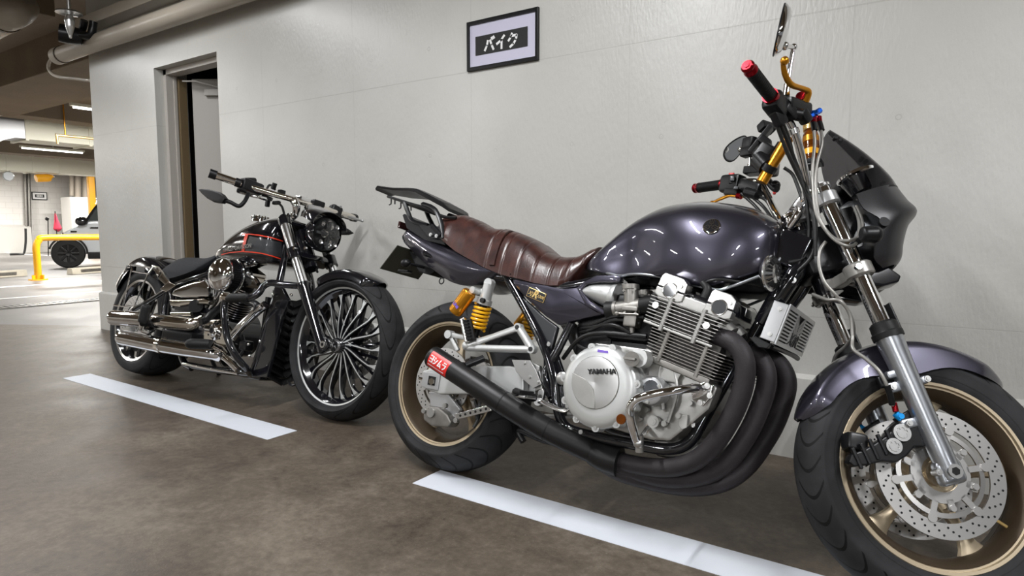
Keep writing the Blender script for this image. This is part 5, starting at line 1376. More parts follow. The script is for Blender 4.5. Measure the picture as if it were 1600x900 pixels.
for a, b_ in ((1304, 217), (1312, 222), (1345, 250), (1352, 254), (1378, 288)): q = F(a, b_, -.05); m.cyl(q+Vector((0, -.010, 0)), q+Vector((0, .004, 0)), .006, n=10)
m.build('screen_bolt', 'black_satin', cw)
m = fmb(); q = F(1381, 347, -.157); m.cyl(q+Vector((0, .006, 0)), q+Vector((0, -.004, 0)), .013, n=20); m.build('cowl_bolt', 'black_matte', cw)
for s in (-1, 1):
    m = fmb(); p, q = F(1375, 366, -.19), F(1345, 366, -.19); p.y = q.y = s*.19
    m.tube([q, q.lerp(p, .15), q.lerp(p, .75), p], [.012, .020, .022, .016], n=20); m.cyl((q+p)/2, Vector((q.x, s*.10, q.z)), .008, n=10)
    m.build('front_indicator', 'black_plastic', xj)
m = fmb(); m.box(F(1275, 400, 0), (.12, .12, .14), rot=Matrix.Rotation(R(-25), 3, 'Y'), bev=.02); m.build('wiring_box', 'black_plastic', xj)
m = MB(); m.box(B(1240, 395, -.03), (.09, .10, .10), rot=Matrix.Rotation(R(20), 3, 'Y'), bev=.01); m.cyl(B(1222, 372, -.04), B(1252, 370, -.02), .022, n=20); m.build('ignition_block', 'black_gloss', xj)
# ================================================================== THE BLACK CRUISER
H = Frame(-4.0675, 1.9604, .002, .016, .2051, 1.695, .344, .03, R(34), .0116)
hd_ = thing('motorcycle', 'black and chrome cruiser motorcycle with a red lined tank and turbine spoked front wheel', 'motorcycle', H.M)
B, F = H.b, H.f
lu, lv = H.u, H.v
def hmb():
    m = MB(); m.T = H.S; return m
# front wheel
C1 = Vector((1.695, 0, .344))
def spk(m, k):
    pass
m = hmb()
hw = .046; Rr = .279
prof = [(Rr+.002, -hw-.004), (Rr-.012, -hw), (Rr-.022, -hw+.012), (Rr-.036, -.018), (Rr-.036, .018), (Rr-.022, hw-.012), (Rr-.012, hw), (Rr+.002, hw+.004), (Rr-.008, hw-.014), (Rr-.024, .015), (Rr-.024, -.015), (Rr-.008, -hw+.014)]
m.lathe(prof, C1, n=96, closed=True)
m.cyl(C1+Vector((0, -.055, 0)), C1+Vector((0, .055, 0)), .036, n=32)
edge_ = hmb(); NSP = 18
for side in (-1, 1):
    for k in range(NSP):
        a = 2*PI*k/NSP+(PI/NSP if side > 0 else 0)
        loops, strip = [], []
        for i in range(11):
            t = i/10; r = .032+(Rr-.034-.032)*t; aa = a+.30*(1-t)**3*(-side)+(.05*(t-.8)/.2 if t > .8 else 0)
            e = Vector((math.cos(aa), 0, math.sin(aa))); n = Vector((-math.sin(aa), 0, math.cos(aa)))
            y = side*(.034+.008*math.sin(t*PI)-.012*t); wd = .013+.004*(1-t)+.016*max(0, t-.85)/.15; o = C1+e*r
            loops.append([o+n*wd/2+Vector((0, y, 0)), o-n*wd/2+Vector((0, y, 0)), o-n*wd/2+Vector((0, y-side*.016, 0)), o+n*wd/2+Vector((0, y-side*.016, 0))])
            w2 = wd*(.38+.5*max(0, t-.82)/.18); yy = y+side*.0006
            strip.append([o+n*w2/2+Vector((0, yy, 0)), o-n*w2/2+Vector((0, yy, 0)), o-n*w2/2+Vector((0, yy-side*.002, 0)), o+n*w2/2+Vector((0, yy-side*.002, 0))])
        m.rings(loops); edge_.rings(strip)
hfw = m.build('front_wheel', 'black_gloss', hd_, label='black turbine spoked wheel with bright machined edges')
edge_.build('machined_edge', 'silver_satin', hfw)
m = hmb()
for s in (-1, 1): m.lathe([(Rr+.002, s*(hw+.0045)), (Rr-.010, s*(hw+.0015)), (Rr-.012, s*(hw-.002)), (Rr+.001, s*(hw+.000))], C1, n=96, closed=True)
m.build('rim_lip', 'silver_satin', hfw)
m = hmb(); m.lathe(tyre_profile(.346, .140, Rr-.003, hw), C1, n=120); m.build('tyre', 'tyre_cruiser', hfw, angle=60)
m = hmb(); m.cyl(C1+Vector((0, -.075, 0)), C1+Vector((0, -.050, 0)), .030, n=28); m.cyl(C1+Vector((0, .05, 0)), C1+Vector((0, .075, 0)), .03, n=28); m.build('wheel_hub', 'alu_bright', hfw)
disc(C1, H.S, hfw, .15, .10, .068, 'steel_disc', 6, .05)
# fork
for s in (-1, 1):
    ax = Vector((1.695, s*.115, .344)); ax = ax-lv*.0
    L0 = ax-lv*.03+lu*.0
    m = hmb(); m.tube([L0-lu*.02, L0+lu*.10, L0+lu*.32, L0+lu*.335, L0+lu*.345], [.024, .026, .030, .036, .034], n=24, smooth=False); m.box(ax-lv*.012, (.07, .034, .05), rot=Matrix.Rotation(-R(34), 3, 'Y'), bev=.01)
    lg = m.build('fork_slider', 'black_gloss', hd_)
    m = hmb(); m.cyl(L0+lu*.34, L0+lu*.50, .0235, n=28); m.cyl(L0+lu*.54, L0+lu*.70, .0270, n=28); m.build('fork_tube', 'alu_bright', lg)
    m = hmb(); q = ax+Vector((0, s*.018, 0)); m.lathe([(.008, .008), (.016, .008), (.016, 0), (.018, -.004)], q, axis=(0, s, 0), n=24); m.build('axle_end', 'alu_bright', lg)
    m = hmb(); m.cyl(L0+lu*.49, L0+lu*.545, .033, n=24); m.build('fork_collar', 'black_gloss', lg)
    m = hmb(); m.cyl(L0+lu*.69, L0+lu*.735, .031, n=24); m.cyl(L0+lu*.735, L0+lu*.75, .018, n=8); m.build('fork_cap', 'black_gloss', lg)
m = hmb(); T0 = C1-lv*.03
for u_ in (.517, .712): m.box(T0+lu*u_-lv*.02, (.07, .22, .035), rot=Matrix.Rotation(-R(34), 3, 'Y'), bev=.01)
m.cyl(T0+lu*.47-lv*.03, T0+lu*.73-lv*.03, .035, n=24)
ty_ = m.build('fork_yoke', 'black_gloss', hd_)
m = hmb()
for i, (a, b_) in enumerate(((461, 388), (478, 388), (452, 336), (462, 337))): bolt(m, F(a, b_, -.14), .009, .008)
m.build('yoke_bolts', 'chrome', ty_)
# mudguard
def fender(c, T, Rf, a0, a1, hw_, name, skirt, par, crown=.025, mt='black_gloss', taper=.12, fn=None):
    m = MB(); m.T = T; grid = []; N = 40
    for i in range(N+1):
        t = i/N; a = R(a0+(a1-a0)*t); tp = min(1, (t/taper)**.55 if t < taper else 1)*min(1, ((1-t)/taper)**.55 if t > 1-taper else 1); hwl = hw_*(.35+.65*tp); row = []
        rad = Rf+(fn(t) if fn else 0)
        for k in range(-9, 10):
            s_ = k/9; y = hwl*math.sin(s_*PI/2)
            row.append(c+Vector((math.cos(a)*(rad-crown*(1-math.cos(s_*PI/2))-(skirt*tp*max(0, abs(s_)-.8)/.2)), y, math.sin(a)*(rad-crown*(1-math.cos(s_*PI/2))-(skirt*tp*max(0, abs(s_)-.8)/.2)))))
        grid.append(row)
    m.sheet(grid, .004); return m.build(name, mt, par, angle=55)
fender(C1, H.S, .368, 128, 58, .078, 'front_mudguard', .03, hd_)
# headlamp and nacelle
hc = F(505, 366, 0); hx = Vector((1, 0, -.05)).normalized()
m = hmb(); m.lathe([(0, -.10), (.05, -.09), (.08, -.05), (.090, -.01), (.094, .025), (.090, .032)], hc, axis=hx, n=44); hln = m.build('headlamp', 'black_gloss', hd_)
m = hmb(); m.lathe([(.086, .020), (.075, .036), (.045, .046), (0, .050)], hc, axis=hx, n=40); m.build('headlamp_lens', 'glass_clear', hln)
m = hmb()
for dy, dz, r in ((0, .045, .024), (.03, .0, .022), (-.03, .0, .022), (0, -.045, .024), (-.045, .045, .012), (.045, .045, .012), (-.045, -.045, .012), (.045, -.045, .012)):
    m.lathe([(0, .002), (r*.5, .006), (r, .014)], hc+Vector((.030, dy, dz)), axis=hx, n=20)
m.build('lamp_reflector', 'alu_bright', hln)
m = hmb(); m.cyl(hc+hx*.004, hc+hx*.018, .084, n=36); m.box(hc+hx*.028, (.03, .012, .15)); m.box(hc+hx*.028, (.03, .15, .012)); m.build('lamp_bezel', 'panel_grey', hln)
m = hmb(); grid = []
for i in range(13):
    t = i/12; row = []
    for k in range(-10, 11):
        s_ = k/10; w_ = .05+.06*math.sin(t*PI*.55)
        row.append(hc+Vector((-.13+.175*t, w_*math.sin(s_*PI/2), .155-.045*t**1.6-(.075*(1-math.cos(s_*PI/2))))))
    grid.append(row)
m.sheet(grid, .004); m.build('headlamp_visor', 'black_gloss', hln)
# bars
def Q(px, py, lat): return H.S @ F(px, py, lat)
m = MB(); m.tube([Q(328, 271, -.42), Q(352, 279, -.36), Q(394, 293, -.25), Q(430, 304, -.15), Q(462, 313, -.06), Q(478, 318, 0), Q(498, 324, .08), Q(520, 330, .2), Q(545, 337, .33), Q(552, 340, .38)], .0155, n=16)
hb2 = m.build('handlebar', 'chrome_warm', hd_)
for s, pts in ((-1, [(327, 270.5, -.425), (333, 272.5, -.41), (376, 287, -.30)]), (1, [(556, 341, .42), (551, 340, .40), (530, 334, .27)])):
    P_ = [Q(*p) for p in pts]
    m = MB(); m.tube([P_[1], P_[2]], .0185, n=20, smooth=False); g = m.build('grip', 'black_satin' if s > 0 else 'chrome_warm', hb2)
    m = MB(); m.cyl(P_[0], P_[1].lerp(P_[2], .12), .0225, n=24); m.cyl(P_[1].lerp(P_[2], .8), P_[2], .022, n=24); m.build('grip_collar', 'black_satin', g)
m = MB(); blk(m, Q(376, 286, -.30), Q(408, 298, -.19), .06, .06, .012); blk(m, Q(382, 283, -.28), Q(398, 283, -.22), .04, .035, .01); blk(m, Q(370, 296, -.28), Q(386, 301, -.24), .03, .03, .008); m.build('throttle_switchgear', 'black_satin', hb2)
m = MB(); m.box(Q(428, 291, -.15), (.02, .02, .035), rot=Matrix.Rotation(R(20), 3, 'Y'), bev=.004); m.box(Q(440, 300, -.12), (.03, .03, .02), bev=.004); m.box(Q(418, 318, -.14), (.02, .02, .035), bev=.004); m.box(Q(432, 317, -.12), (.05, .02, .02), bev=.005); m.cyl(Q(410, 305, -.18), Q(425, 312, -.15), .010, n=12); m.build('bar_fittings', 'black_satin', hb2)
m = MB(); m.tube([Q(376, 300, -.29), Q(390, 305, -.27), Q(404, 308, -.24), Q(415, 311, -.2)], [.007, .008, .008, .010], n=10); m.build('brake_lever', 'chrome', hb2)
m = MB(); m.tube([Q(458, 311, -.07), Q(463, 322, -.06), Q(462, 334, -.05), Q(455, 340, -.06)], [.022, .020, .018, .020], n=16, flat=.7); m.build('bar_riser', 'chrome', hb2)
m = MB(); m.tube([Q(500, 325, .09), Q(503, 335, .08), Q(500, 345, .07)], [.022, .020, .018], n=16); m.build('bar_riser', 'chrome', hb2)
m = MB(); blk(m, Q(466, 309, -.05), Q(486, 315, .04), .05, .022, .006); bg_ = m.build('bar_cover', 'chrome', hb2)
m = MB(); blk(m, Q(487, 315, .03), Q(504, 321, .10), .05, .03, .008); m.build('instrument', 'black_plastic', bg_)
m = MB(); blk(m, Q(516, 328, .20), Q(530, 335, .26), .06, .07, .012); m.ball(Q(522, 326, .22), .025, n=12); m.build('left_switchgear', 'black_satin', hb2)
m = MB(); m.tube([Q(530, 331, .25), Q(540, 336, .30), Q(556, 342, .38), Q(566, 345, .42)], [.012, .011, .008, .006], n=10); m.ball(Q(566, 345, .42), .009, n=10); m.tube([Q(530, 326, .24), Q(533, 322, .24)], .006, n=8, smooth=False); m.build('clutch_lever', 'silver_paint', hb2)
# leaf shaped mirrors
def leaf(pts, lat, thick, arm, name):
    P_ = [Q(a, b_, lat) for a, b_ in pts]; dy = Vector((0, thick/2, 0))
    m = MB(); c_ = sum(P_, Vector())/len(P_)
    m.rings([[c_+(p-c_)*.7-dy*1.6 for p in P_], [p-dy for p in P_], [p+dy for p in P_], [c_+(p-c_)*.8+dy*1.4 for p in P_]])
    m.tube([Q(*p) for p in arm], [.012]+[.010]*(len(arm)-1), n=12); m.build(name, 'black_matte', hb2)
leaf([(313, 297), (318, 296), (330, 297), (342, 300), (349, 304), (354, 311), (349, 318), (338, 317), (327, 311), (318, 303)], -.38, .02, [(348, 312, -.38), (360, 316, -.36), (373, 322, -.33), (382, 315, -.31), (388, 303, -.28)], 'mirror')
leaf([(529, 355), (536, 354), (545, 359), (551, 364), (543, 367), (532, 367), (529, 362)], .34, .02, [(532, 360, .33), (527, 350, .28), (524, 338, .24)], 'mirror')
m = MB()
for pts in ([(432, 316, -.12), (440, 322, -.1), (444, 334, -.08)], [(415, 300, -.16), (420, 290, -.15), (426, 291, -.14), (430, 297, -.13)], [(524, 336, .2), (522, 350, .12), (516, 360, .06)], [(505, 410, .0), (500, 402, .05), (492, 412, .05), (496, 425, .0)]): m.tube([Q(*p) for p in pts], .006, n=8)
m.build('control_cable', 'hose_black', hd_)

# tank
cols = [(343, 399, 402, .05), (350, 388, 407, .095), (362, 373, 410, .125), (378, 359, 412, .145), (395, 349, 412, .155), (412, 344, 412, .158), (428, 342, 412, .150), (440, 345, 410, .13), (447, 358, 406, .09)]
S_ = []
for a, t_, b_, wd in cols:
    p, q = B(a, t_, 0), B(a, b_, -wd); S_.append(((p.x*.5+q.x*.5), p.z, q.z, wd))
loops = []
for i in range(41):
    t = i/40*(len(S_)-1); x, zt, zb, wd = (crom([s_[j] for s_ in S_], t) for j in range(4)); zm = zb+(zt-zb)*.45; P_ = []
    for k in range(13): a = k/12*PI/2; P_.append((wd*math.sin(a)**.85, zm+(zt-zm)*math.cos(a)**.95))
    for k in range(1, 7): a = k/6*PI/2; P_.append((wd*(.8+.2*math.cos(a)), zm-(zm-zb)*math.sin(a)))
    loops.append([Vector((x, -y, z)) for y, z in P_]+[Vector((x, y, z)) for y, z in reversed(P_[1:])])
m = MB(); m.rings(loops); 
tank_surface = list(loops)
tk2 = m.build('fuel_tank', 'black_gloss', hd_, angle=60)
from mathutils.bvhtree import BVHTree
tb_ = BVHTree.FromPolygons([v.co[:] for v in tk2.data.vertices], [p.vertices[:] for p in tk2.data.polygons])
def on_tank(bvh, fn, px, py, h=.0012):
    p = fn(px, py, -.30); q = fn(px, py, .0); d = (q-p).normalized()
    hit = bvh.ray_cast(p, d); 
    if hit[0] is None: 
        hit = bvh.find_nearest(fn(px, py, -.14))
    n = hit[1]; n = n if n.dot(d) < 0 else -n
    return hit[0]+n*h, n
def ribbon(bvh, fn, pts, w_, name, mt, par, h=.0012, rows=2):
    P_ = []
    for (a, b_), (c_, d_) in zip(pts[:-1], pts[1:]):
        for k in range(8): P_.append((a+(c_-a)*k/8, b_+(d_-b_)*k/8))
    P_.append(pts[-1]); grid = []
    for i, (a, b_) in enumerate(P_):
        j = min(i+1, len(P_)-1); k = max(i-1, 0); dx, dy = P_[j][0]-P_[k][0], P_[j][1]-P_[k][1]; L_ = math.hypot(dx, dy); nx, ny = -dy/L_, dx/L_
        grid.append([on_tank(bvh, fn, a+nx*w_*f, b_+ny*w_*f, h)[0] for f in (-.5, 0, .5)])
    m = MB(); m.sheet(grid); return m.build(name, mt, par)
def patch(bvh, fn, tl_, tr_, br_, bl_, name, mt, par, h=.0008, n=14):
    grid = []
    for i in range(n+1):
        v = i/n; row = []
        for j in range(n+1):
            u = j/n; a = [(tl_[k]*(1-u)+tr_[k]*u)*(1-v)+(bl_[k]*(1-u)+br_[k]*u)*v for k in (0, 1)]
            row.append(on_tank(bvh, fn, a[0], a[1], h)[0])
        grid.append(row)
    m = MB(); m.sheet(grid); return m.build(name, mt, par)
patch(tb_, B, (390, 369), (440, 379), (440, 402), (383, 392), 'tank_panel', 'panel_grey', tk2)
ribbon(tb_, B, [(377, 366), (390, 366), (404, 367.5), (423, 371), (442, 377)], 1.6, 'tank_stripe', 'red_stripe', tk2, .0016)
ribbon(tb_, B, [(346, 398), (360, 394.5), (380, 393), (395, 394), (410, 396), (425, 400), (440, 405)], 1.6, 'tank_stripe', 'red_stripe', tk2, .0016)
ribbon(tb_, B, [(386, 366), (383, 376), (380, 392)], 4.6, 'tank_stripe', 'red_stripe', tk2, .0019)
lp0, n0 = on_tank(tb_, B, 371, 387.5, .003)
tq = text_mb('HARLEY-DAVIDSON', .030, frame_M(lp0, B(390, 385, -.14)-B(354, 390, -.14), n0), .002, shear=.1, bold=.0006); tq.build('tank_lettering', 'alu_bright', tk2, smooth=False, recalc=False)
m = MB(); q = B(407, 342, -.02); m.cyl(q+Vector((0, 0, -.02)), q+Vector((0, 0, .012)), .045, .036, n=28)
for k in range(8): a = k*PI/4; m.ball(q+Vector((math.cos(a)*.038, math.sin(a)*.038, .004)), .012, n=8)
m.build('fuel_cap', 'chrome', tk2)
m = MB(); m.tube([B(344, 397, -.10), B(352, 386, -.12), B(360, 376, -.13)], .004, n=8); m.build('tank_edge', 'chrome', tk2)
# seat
cols = [(258, 428, 432, .05), (262, 417, 437, .12), (270, 409, 439, .135), (280, 403, 438, .14), (295, 403, 434, .135), (312, 404, 427, .12), (328, 402, 418, .10), (345, 396, 404, .07)]
loops = []; S_ = [(B(a, t_, 0), B(a, b_, -wd), wd) for a, t_, b_, wd in cols]
for i in range(33):
    t = i/32*(len(S_)-1); x = crom([(s_[0].x+s_[1].x)/2 for s_ in S_], t); zt = crom([s_[0].z for s_ in S_], t); zb = crom([s_[1].z for s_ in S_], t); wd = crom([s_[2] for s_ in S_], t)
    zt = max(zt, zb+.012)
    loops.append([Vector((x, -wd*math.cos(a), zb+(zt-zb)*(1-abs(math.cos(a))**3)**.6)) for a in [PI*k/16 for k in range(17)]]+[Vector((x, wd*.8, zb-.01)), Vector((x, -wd*.8, zb-.01))])
m = MB(); m.rings(loops); m.build('seat', 'fabric_black', hd_, angle=70)
# rear wheel
C2 = Vector((0, 0, .326))
m = MB(); hw = .108; Rr = .243
prof = [(Rr+.002, -hw-.004), (Rr-.012, -hw), (Rr-.02, -hw+.012), (Rr-.040, -hw*.5), (Rr-.04, hw*.5), (Rr-.02, hw-.012), (Rr-.012, hw), (Rr+.002, hw+.004), (Rr-.008, hw-.014), (Rr-.028, hw*.4), (Rr-.028, -hw*.4), (Rr-.008, -hw+.014)]
m.lathe(prof, C2, n=80, closed=True); m.cyl(C2+Vector((0, -.09, 0)), C2+Vector((0, .09, 0)), .045, n=28)
ed = MB()
for k in range(11):
    a = 2*PI*k/11+.2
    for dd_ in (-.07, .07):
        flat_spoke(C2, a+dd_*.4, .04, Rr-.03, .022, .014, .03, -.06, -.075, .02, m, .12)
        e = Vector((math.cos(a+dd_*.4), 0, math.sin(a+dd_*.4)))
        ed.box(C2+e*(Rr-.035)+Vector((0, -.086, 0)), (.04, .004, .012), rot=Matrix.Rotation(-(a+dd_*.4), 3, 'Y'))
hrw = m.build('rear_wheel', 'black_gloss', hd_); ed.build('machined_edge', 'alu_bright', hrw)
m = MB(); m.lathe([(Rr+.002, -hw-.0045), (Rr-.010, -hw-.001), (Rr-.012, -hw+.002), (Rr+.001, -hw)], C2, n=80, closed=True); m.build('rim_lip', 'alu_bright', hrw)
def wide_profile(Ro, W, rb, h):
    P_ = []; rc = .27
    for k in range(-10, 11):
        y = k/10*W*.46; P_.append((Ro-rc+math.sqrt(rc*rc-y*y), y))
    S_ = []; r1 = P_[-1][0]
    for k in range(1, 7): t = k/6; S_.append((r1+(rb-r1)*t, W*.46+(W*.5-W*.46)*math.sin(t*PI*.6)-(W/2-h)*max(0, t-.4)**2*2.5))
    return [(r, -y) for r, y in reversed(S_)]+P_+S_
m = MB(); m.lathe(wide_profile(.326, .240, Rr-.003, hw), C2, n=100); m.build('tyre', 'tyre_cruiser', hrw, angle=60)
disc(C2, I4, hrw, .146, .095, -.125, 'steel_disc', 5, .05)
def rf(t): return .035*math.sin(t*PI)**1.0
fender(C2, I4, .362, 158, 48, .135, 'rear_mudguard', .03, hd_, crown=.05, fn=lambda t: .045*math.exp(-((t-.55)/.35)**2))
m = MB(); m.prism(poly(B, [(238, 414), (246, 416), (266, 440), (260, 446), (250, 436)], -.15), -.158, -.14, bev=.003); m.prism(poly(B, [(252, 452), (266, 440), (278, 446), (262, 457)], -.16), -.17, -.145, bev=.003); ms_ = m.build('mudguard_strut', 'chrome_warm', hd_)
m = MB()
for pts in ([(205, 414), (236, 418)], [(207, 424), (232, 428)], [(205, 414), (207, 424)], [(206, 418), (199, 448), (192, 478)], [(236, 419), (222, 448), (209, 480)], [(240, 417), (232, 428), (229, 430)], [(178, 477), (192, 479), (210, 478)], [(204, 418), (200, 418)]):
    m.tube([B(a, b_, -.19) for a, b_ in pts], .0045, n=8, smooth=False)
m.tube([B(236, 417, -.19), B(246, 420, -.15)], .006, n=8, smooth=False)
m.build('saddlebag_support', 'chrome', hd_)
m = MB(); m.box(B(220, 421, -.18), (.10, .006, .045), bev=.003); m.box(B(203, 419, -.16), (.03, .04, .03), bev=.006); m.build('side_plate_bracket', 'black_satin', hd_)
# swingarm and frame rails
m = MB()
both(m, [B(209, 484, -.16), B(240, 466, -.15), B(275, 445, -.14), B(320, 430, -.12), B(360, 420, -.08)], .014, n=12)
both(m, [B(262, 458, -.13), B(258, 480, -.13), B(258, 505, -.13), B(275, 545, -.13)], .022, n=12)
both(m, [B(268, 455, -.13), B(275, 500, -.13), B(285, 560, -.12), B(300, 575, -.12)], .018, n=12)
both(m, [B(447, 385, -.05), B(437, 440, -.10), B(420, 500, -.13), B(402, 560, -.14), B(392, 583, -.13), B(370, 582, -.12), B(330, 577, -.12), B(290, 570, -.12)], .018, n=14)
m.cyl(T0+lu*.50-lv*.03, T0+lu*.70-lv*.03, .038, n=24)
m.box((.36, 0, .30), (.10, .24, .14), bev=.02)
m.build('frame', 'black_gloss', hd_)
m = MB(); m.tube([B(285, 568, -.15), B(330, 577, -.15), B(372, 584, -.15)], .008, n=10); m.tube([B(340, 552, -.2), B(356, 562, -.19), B(372, 578, -.17)], .018, n=12); m.build('frame_rail_cover', 'chrome_warm', hd_)
# chrome side covers
m = MB(); m.prism(poly(B, [(270, 462), (275, 452), (288, 446), (305, 440), (322, 437), (330, 448), (328, 465), (310, 466), (285, 466)], -.17), -.185, -.13, bev=.014); m.build('oil_tank_cover', 'chrome', hd_)
m = MB(); m.prism(poly(B, [(266, 468), (290, 468), (320, 466), (330, 470), (326, 476), (300, 476), (280, 480), (268, 478)], -.17), -.18, -.14, bev=.008); m.prism(poly(B, [(268, 488), (300, 488), (300, 495), (268, 495)], -.17), -.18, -.15, bev=.004); m.build('side_cover_trim', 'chrome_warm', hd_)
m = MB(); m.box(B(296, 480, -.13), (.17, .08, .08), bev=.015); m.box(B(300, 500, -.10), (.22, .14, .12), bev=.02); m.box(B(300, 535, -.08), (.30, .2, .12), bev=.02); m.cyl(B(306, 478, -.18), B(306, 478, -.12), .035, n=20); m.build('gearbox', 'black_satin', hd_)
# engine: 45 degree twin
ceng = B(352, 520, 0)
m = MB(); m.cyl((ceng.x, -.14, ceng.z), (ceng.x, .14, ceng.z), .125, n=40); m.box((ceng.x-.06, 0, ceng.z-.05), (.32, .26, .14), bev=.03)
m.box((ceng.x-.16, -.02, ceng.z+.02), (.20, .24, .15), bev=.03)
en2 = m.build('crankcase', 'black_gloss', hd_)
for sg, y0 in ((-1, 0), (1, 0)):
    TM = Matrix.Translation(ceng) @ Matrix.Rotation(sg*R(22.5), 4, 'Y')
    m = MB(); m.T = TM; m.cyl((0, 0, .08), (0, 0, .30), .052, n=28)
    for k in range(13): z = .12+k*.0135; m.cyl((0, 0, z-.002), (0, 0, z+.002), .080, n=36)
    cy_ = m.build('cylinder', 'black_satin', en2, angle=25)
    m = MB(); m.T = TM
    for k in range(13): z = .12+k*.0135; m.lathe([(.0805, -.0021), (.0805, .0021), (.078, .0021), (.078, -.0021)], (0, 0, z), axis=(0, 0, 1), n=36, closed=True)
    m.build('fin_edge', 'alu_bright', cy_)
    m = MB(); m.T = TM; m.box((0, 0, .335), (.15, .15, .06), bev=.015); m.box((0, 0, .375), (.13, .13, .035), bev=.012); hd2 = m.build('rocker_cover', 'chrome_warm' if sg > 0 else 'black_gloss', en2)
    m = MB(); m.T = TM
    for x in (-.022, .022): m.cyl((x-sg*.01, -.135, .02), (x, -.10, .31), .012, n=14); m.cyl((x, -.10, .285), (x, -.10, .32), .017, n=14); m.cyl((x-sg*.01, -.135, .03), (x-sg*.009, -.13, .07), .017, n=14)
    m.build('pushrod_tube', 'chrome', cy_)
m = MB(); q = B(336, 517, -.16); m.lathe([(0, .02), (.022, .02), (.026, .014), (.034, .014), (.040, .006), (.048, .0), (.05, -.05)], q, axis=(0, -1, 0), n=36); cmc = m.build('cam_cover', 'chrome', en2)
m = MB()
for k in range(5): a = 2*PI*k/5; bolt(m, q+Vector((math.cos(a)*.040, -.012, math.sin(a)*.040)), .005, .003)
m.cyl(q+Vector((0, -.021, 0)), q+Vector((0, -.022, 0)), .015, n=16); m.build('cam_cover_bolts', 'black_satin', cmc)
m = MB(); m.prism(poly(B, [(320, 500), (345, 498), (362, 515), (358, 540), (338, 546), (318, 535)], -.15), -.155, -.13, bev=.01); m.build('cam_chest', 'chrome_warm', en2)
m = MB(); m.tube([B(415, 476, -.155), B(398, 490, -.16), B(372, 515, -.165), B(362, 528, -.165)], [.020, .022, .024, .022], n=16); m.tube([B(409, 478, -.19), B(385, 502, -.19), B(366, 524, -.19)], .008, n=10); m.build('header_heat_shield', 'chrome', hd_)
m = MB(); m.tube([B(385, 470, -.12), B(402, 478, -.16), B(398, 492, -.16)], .019, n=14); m.tube([B(345, 480, -.12), B(330, 492, -.19), B(322, 500, -.22), B(313, 503, -.25)], .019, n=14); hh = m.build('exhaust_header', 'black_satin', hd_)
# air cleaner drum: black back plate, pleated filter, chrome outer cap
q = B(364, 432, -.14); ax_ = Vector((.06, -1, 0)).normalized(); HM = frame_M(q, (0, 0, 1), ax_)
m = MB(); m.lathe([(0, .105), (.040, .108), (.066, .100), (.082, .086), (.088, .070), (.088, .062), (.080, .058)], q, axis=ax_, n=44); ac_ = m.build('air_cleaner', 'chrome', hd_)
m = MB(); m.lathe([(.080, .0), (.080, .062)], q, axis=ax_, n=40)
for k in range(44): a = 2*PI*k/44; m.box(HM @ Vector((math.cos(a)*.081, math.sin(a)*.081, .032)), (.005, .004, .058), rot=(HM.to_3x3() @ Matrix.Rotation(a, 3, 'Z')))
m.build('air_filter', 'black_satin', ac_)
m = MB(); m.lathe([(0, .012), (.086, .012), (.092, .004), (.092, -.006), (.06, -.03), (0, -.03)], q, axis=ax_, n=44); m.build('back_plate', 'black_gloss', ac_)
m = MB(); m.tube([q+ax_*.004+(HM.to_3x3() @ Vector((math.cos(t_), math.sin(t_), 0)))*.091 for t_ in [2*PI*k/30 for k in range(30)]], .003, n=6, closed=True, res=2); m.build('trim_ring', 'chrome', ac_)
m = MB(); m.box(B(370, 432, -.10), (.14, .12, .10), bev=.03); m.tube([B(372, 440, -.14), B(376, 425, -.13), B(385, 420, -.10)], .025, n=14); m.ball(B(378, 415, -.12), .02, n=10); m.ball(B(392, 412, -.12), .016, n=10); m.build('intake_manifold', 'black_gloss', en2)
m = MB()
for a, b_, r in ((366, 414, .010), (374, 410, .008), (384, 413, .009), (398, 410, .008), (388, 427, .010), (365, 424, .008)): m.ball(B(a, b_, -.15), r, n=10)
m.tube([B(360, 412, -.12), B(380, 418, -.13), B(400, 414, -.12)], .006, n=8); m.tube([B(386, 430, -.14), B(398, 436, -.14), B(404, 444, -.14)], .012, n=10)
m.build('intake_fittings', 'chrome', en2)
# crash bar and oil cooler shroud
m = MB(); m.tube([B(476, 447, -.10), B(445, 445, -.17), B(424, 442, -.21), B(412, 447, -.23), B(404, 458, -.26), B(390, 465, -.28), B(358, 466, -.30), B(351, 475, -.30), B(351, 500, -.30), B(356, 530, -.29), B(368, 555, -.26), B(386, 577, -.2), B(392, 584, -.14)], .0165, n=16); cb2 = m.build('crash_bar', 'black_gloss', hd_)
m = MB(); m.tube([B(357, 466, -.30), B(362, 466, -.30), B(385, 465.5, -.285), B(388, 465, -.28)], [.018, .023, .023, .018], n=18); m.build('bar_sleeve', 'rubber', cb2)
m = MB(); m.tube([B(350, 470, -.30), B(352, 464, -.30), B(360, 465, -.30)], [.021, .024, .021], n=16); m.build('bar_end_clamp', 'chrome_warm', cb2)
m = MB()
for s in (-1, 1):
    pp = poly(B, [(431, 448), (442, 450), (452, 470), (440, 500), (425, 560), (418, 590), (390, 588), (398, 575), (415, 520)], -.14); m.prism(pp, min(s*.125, s*.145), max(s*.125, s*.145), bev=.004)
m.box(B(425, 588, 0), (.16, .26, .03), bev=.01)
sh2 = m.build('radiator_shroud', 'black_gloss', hd_)
m = MB(); x0, z0 = B(446, 468, 0).x, B(446, 468, 0).z; x1, z1 = B(430, 588, 0).x, B(430, 588, 0).z
for k in range(11):
    t = k/10; x = x0+.03+(x1-x0)*t; z = z0+(z1-z0)*t
    for s in (-1, 1): m.box((x+.03, s*.062, z), (.010, .135, .030), rot=Matrix.Rotation(s*R(24), 3, 'X') @ Matrix.Rotation(R(-38), 3, 'Y'), bev=.002)
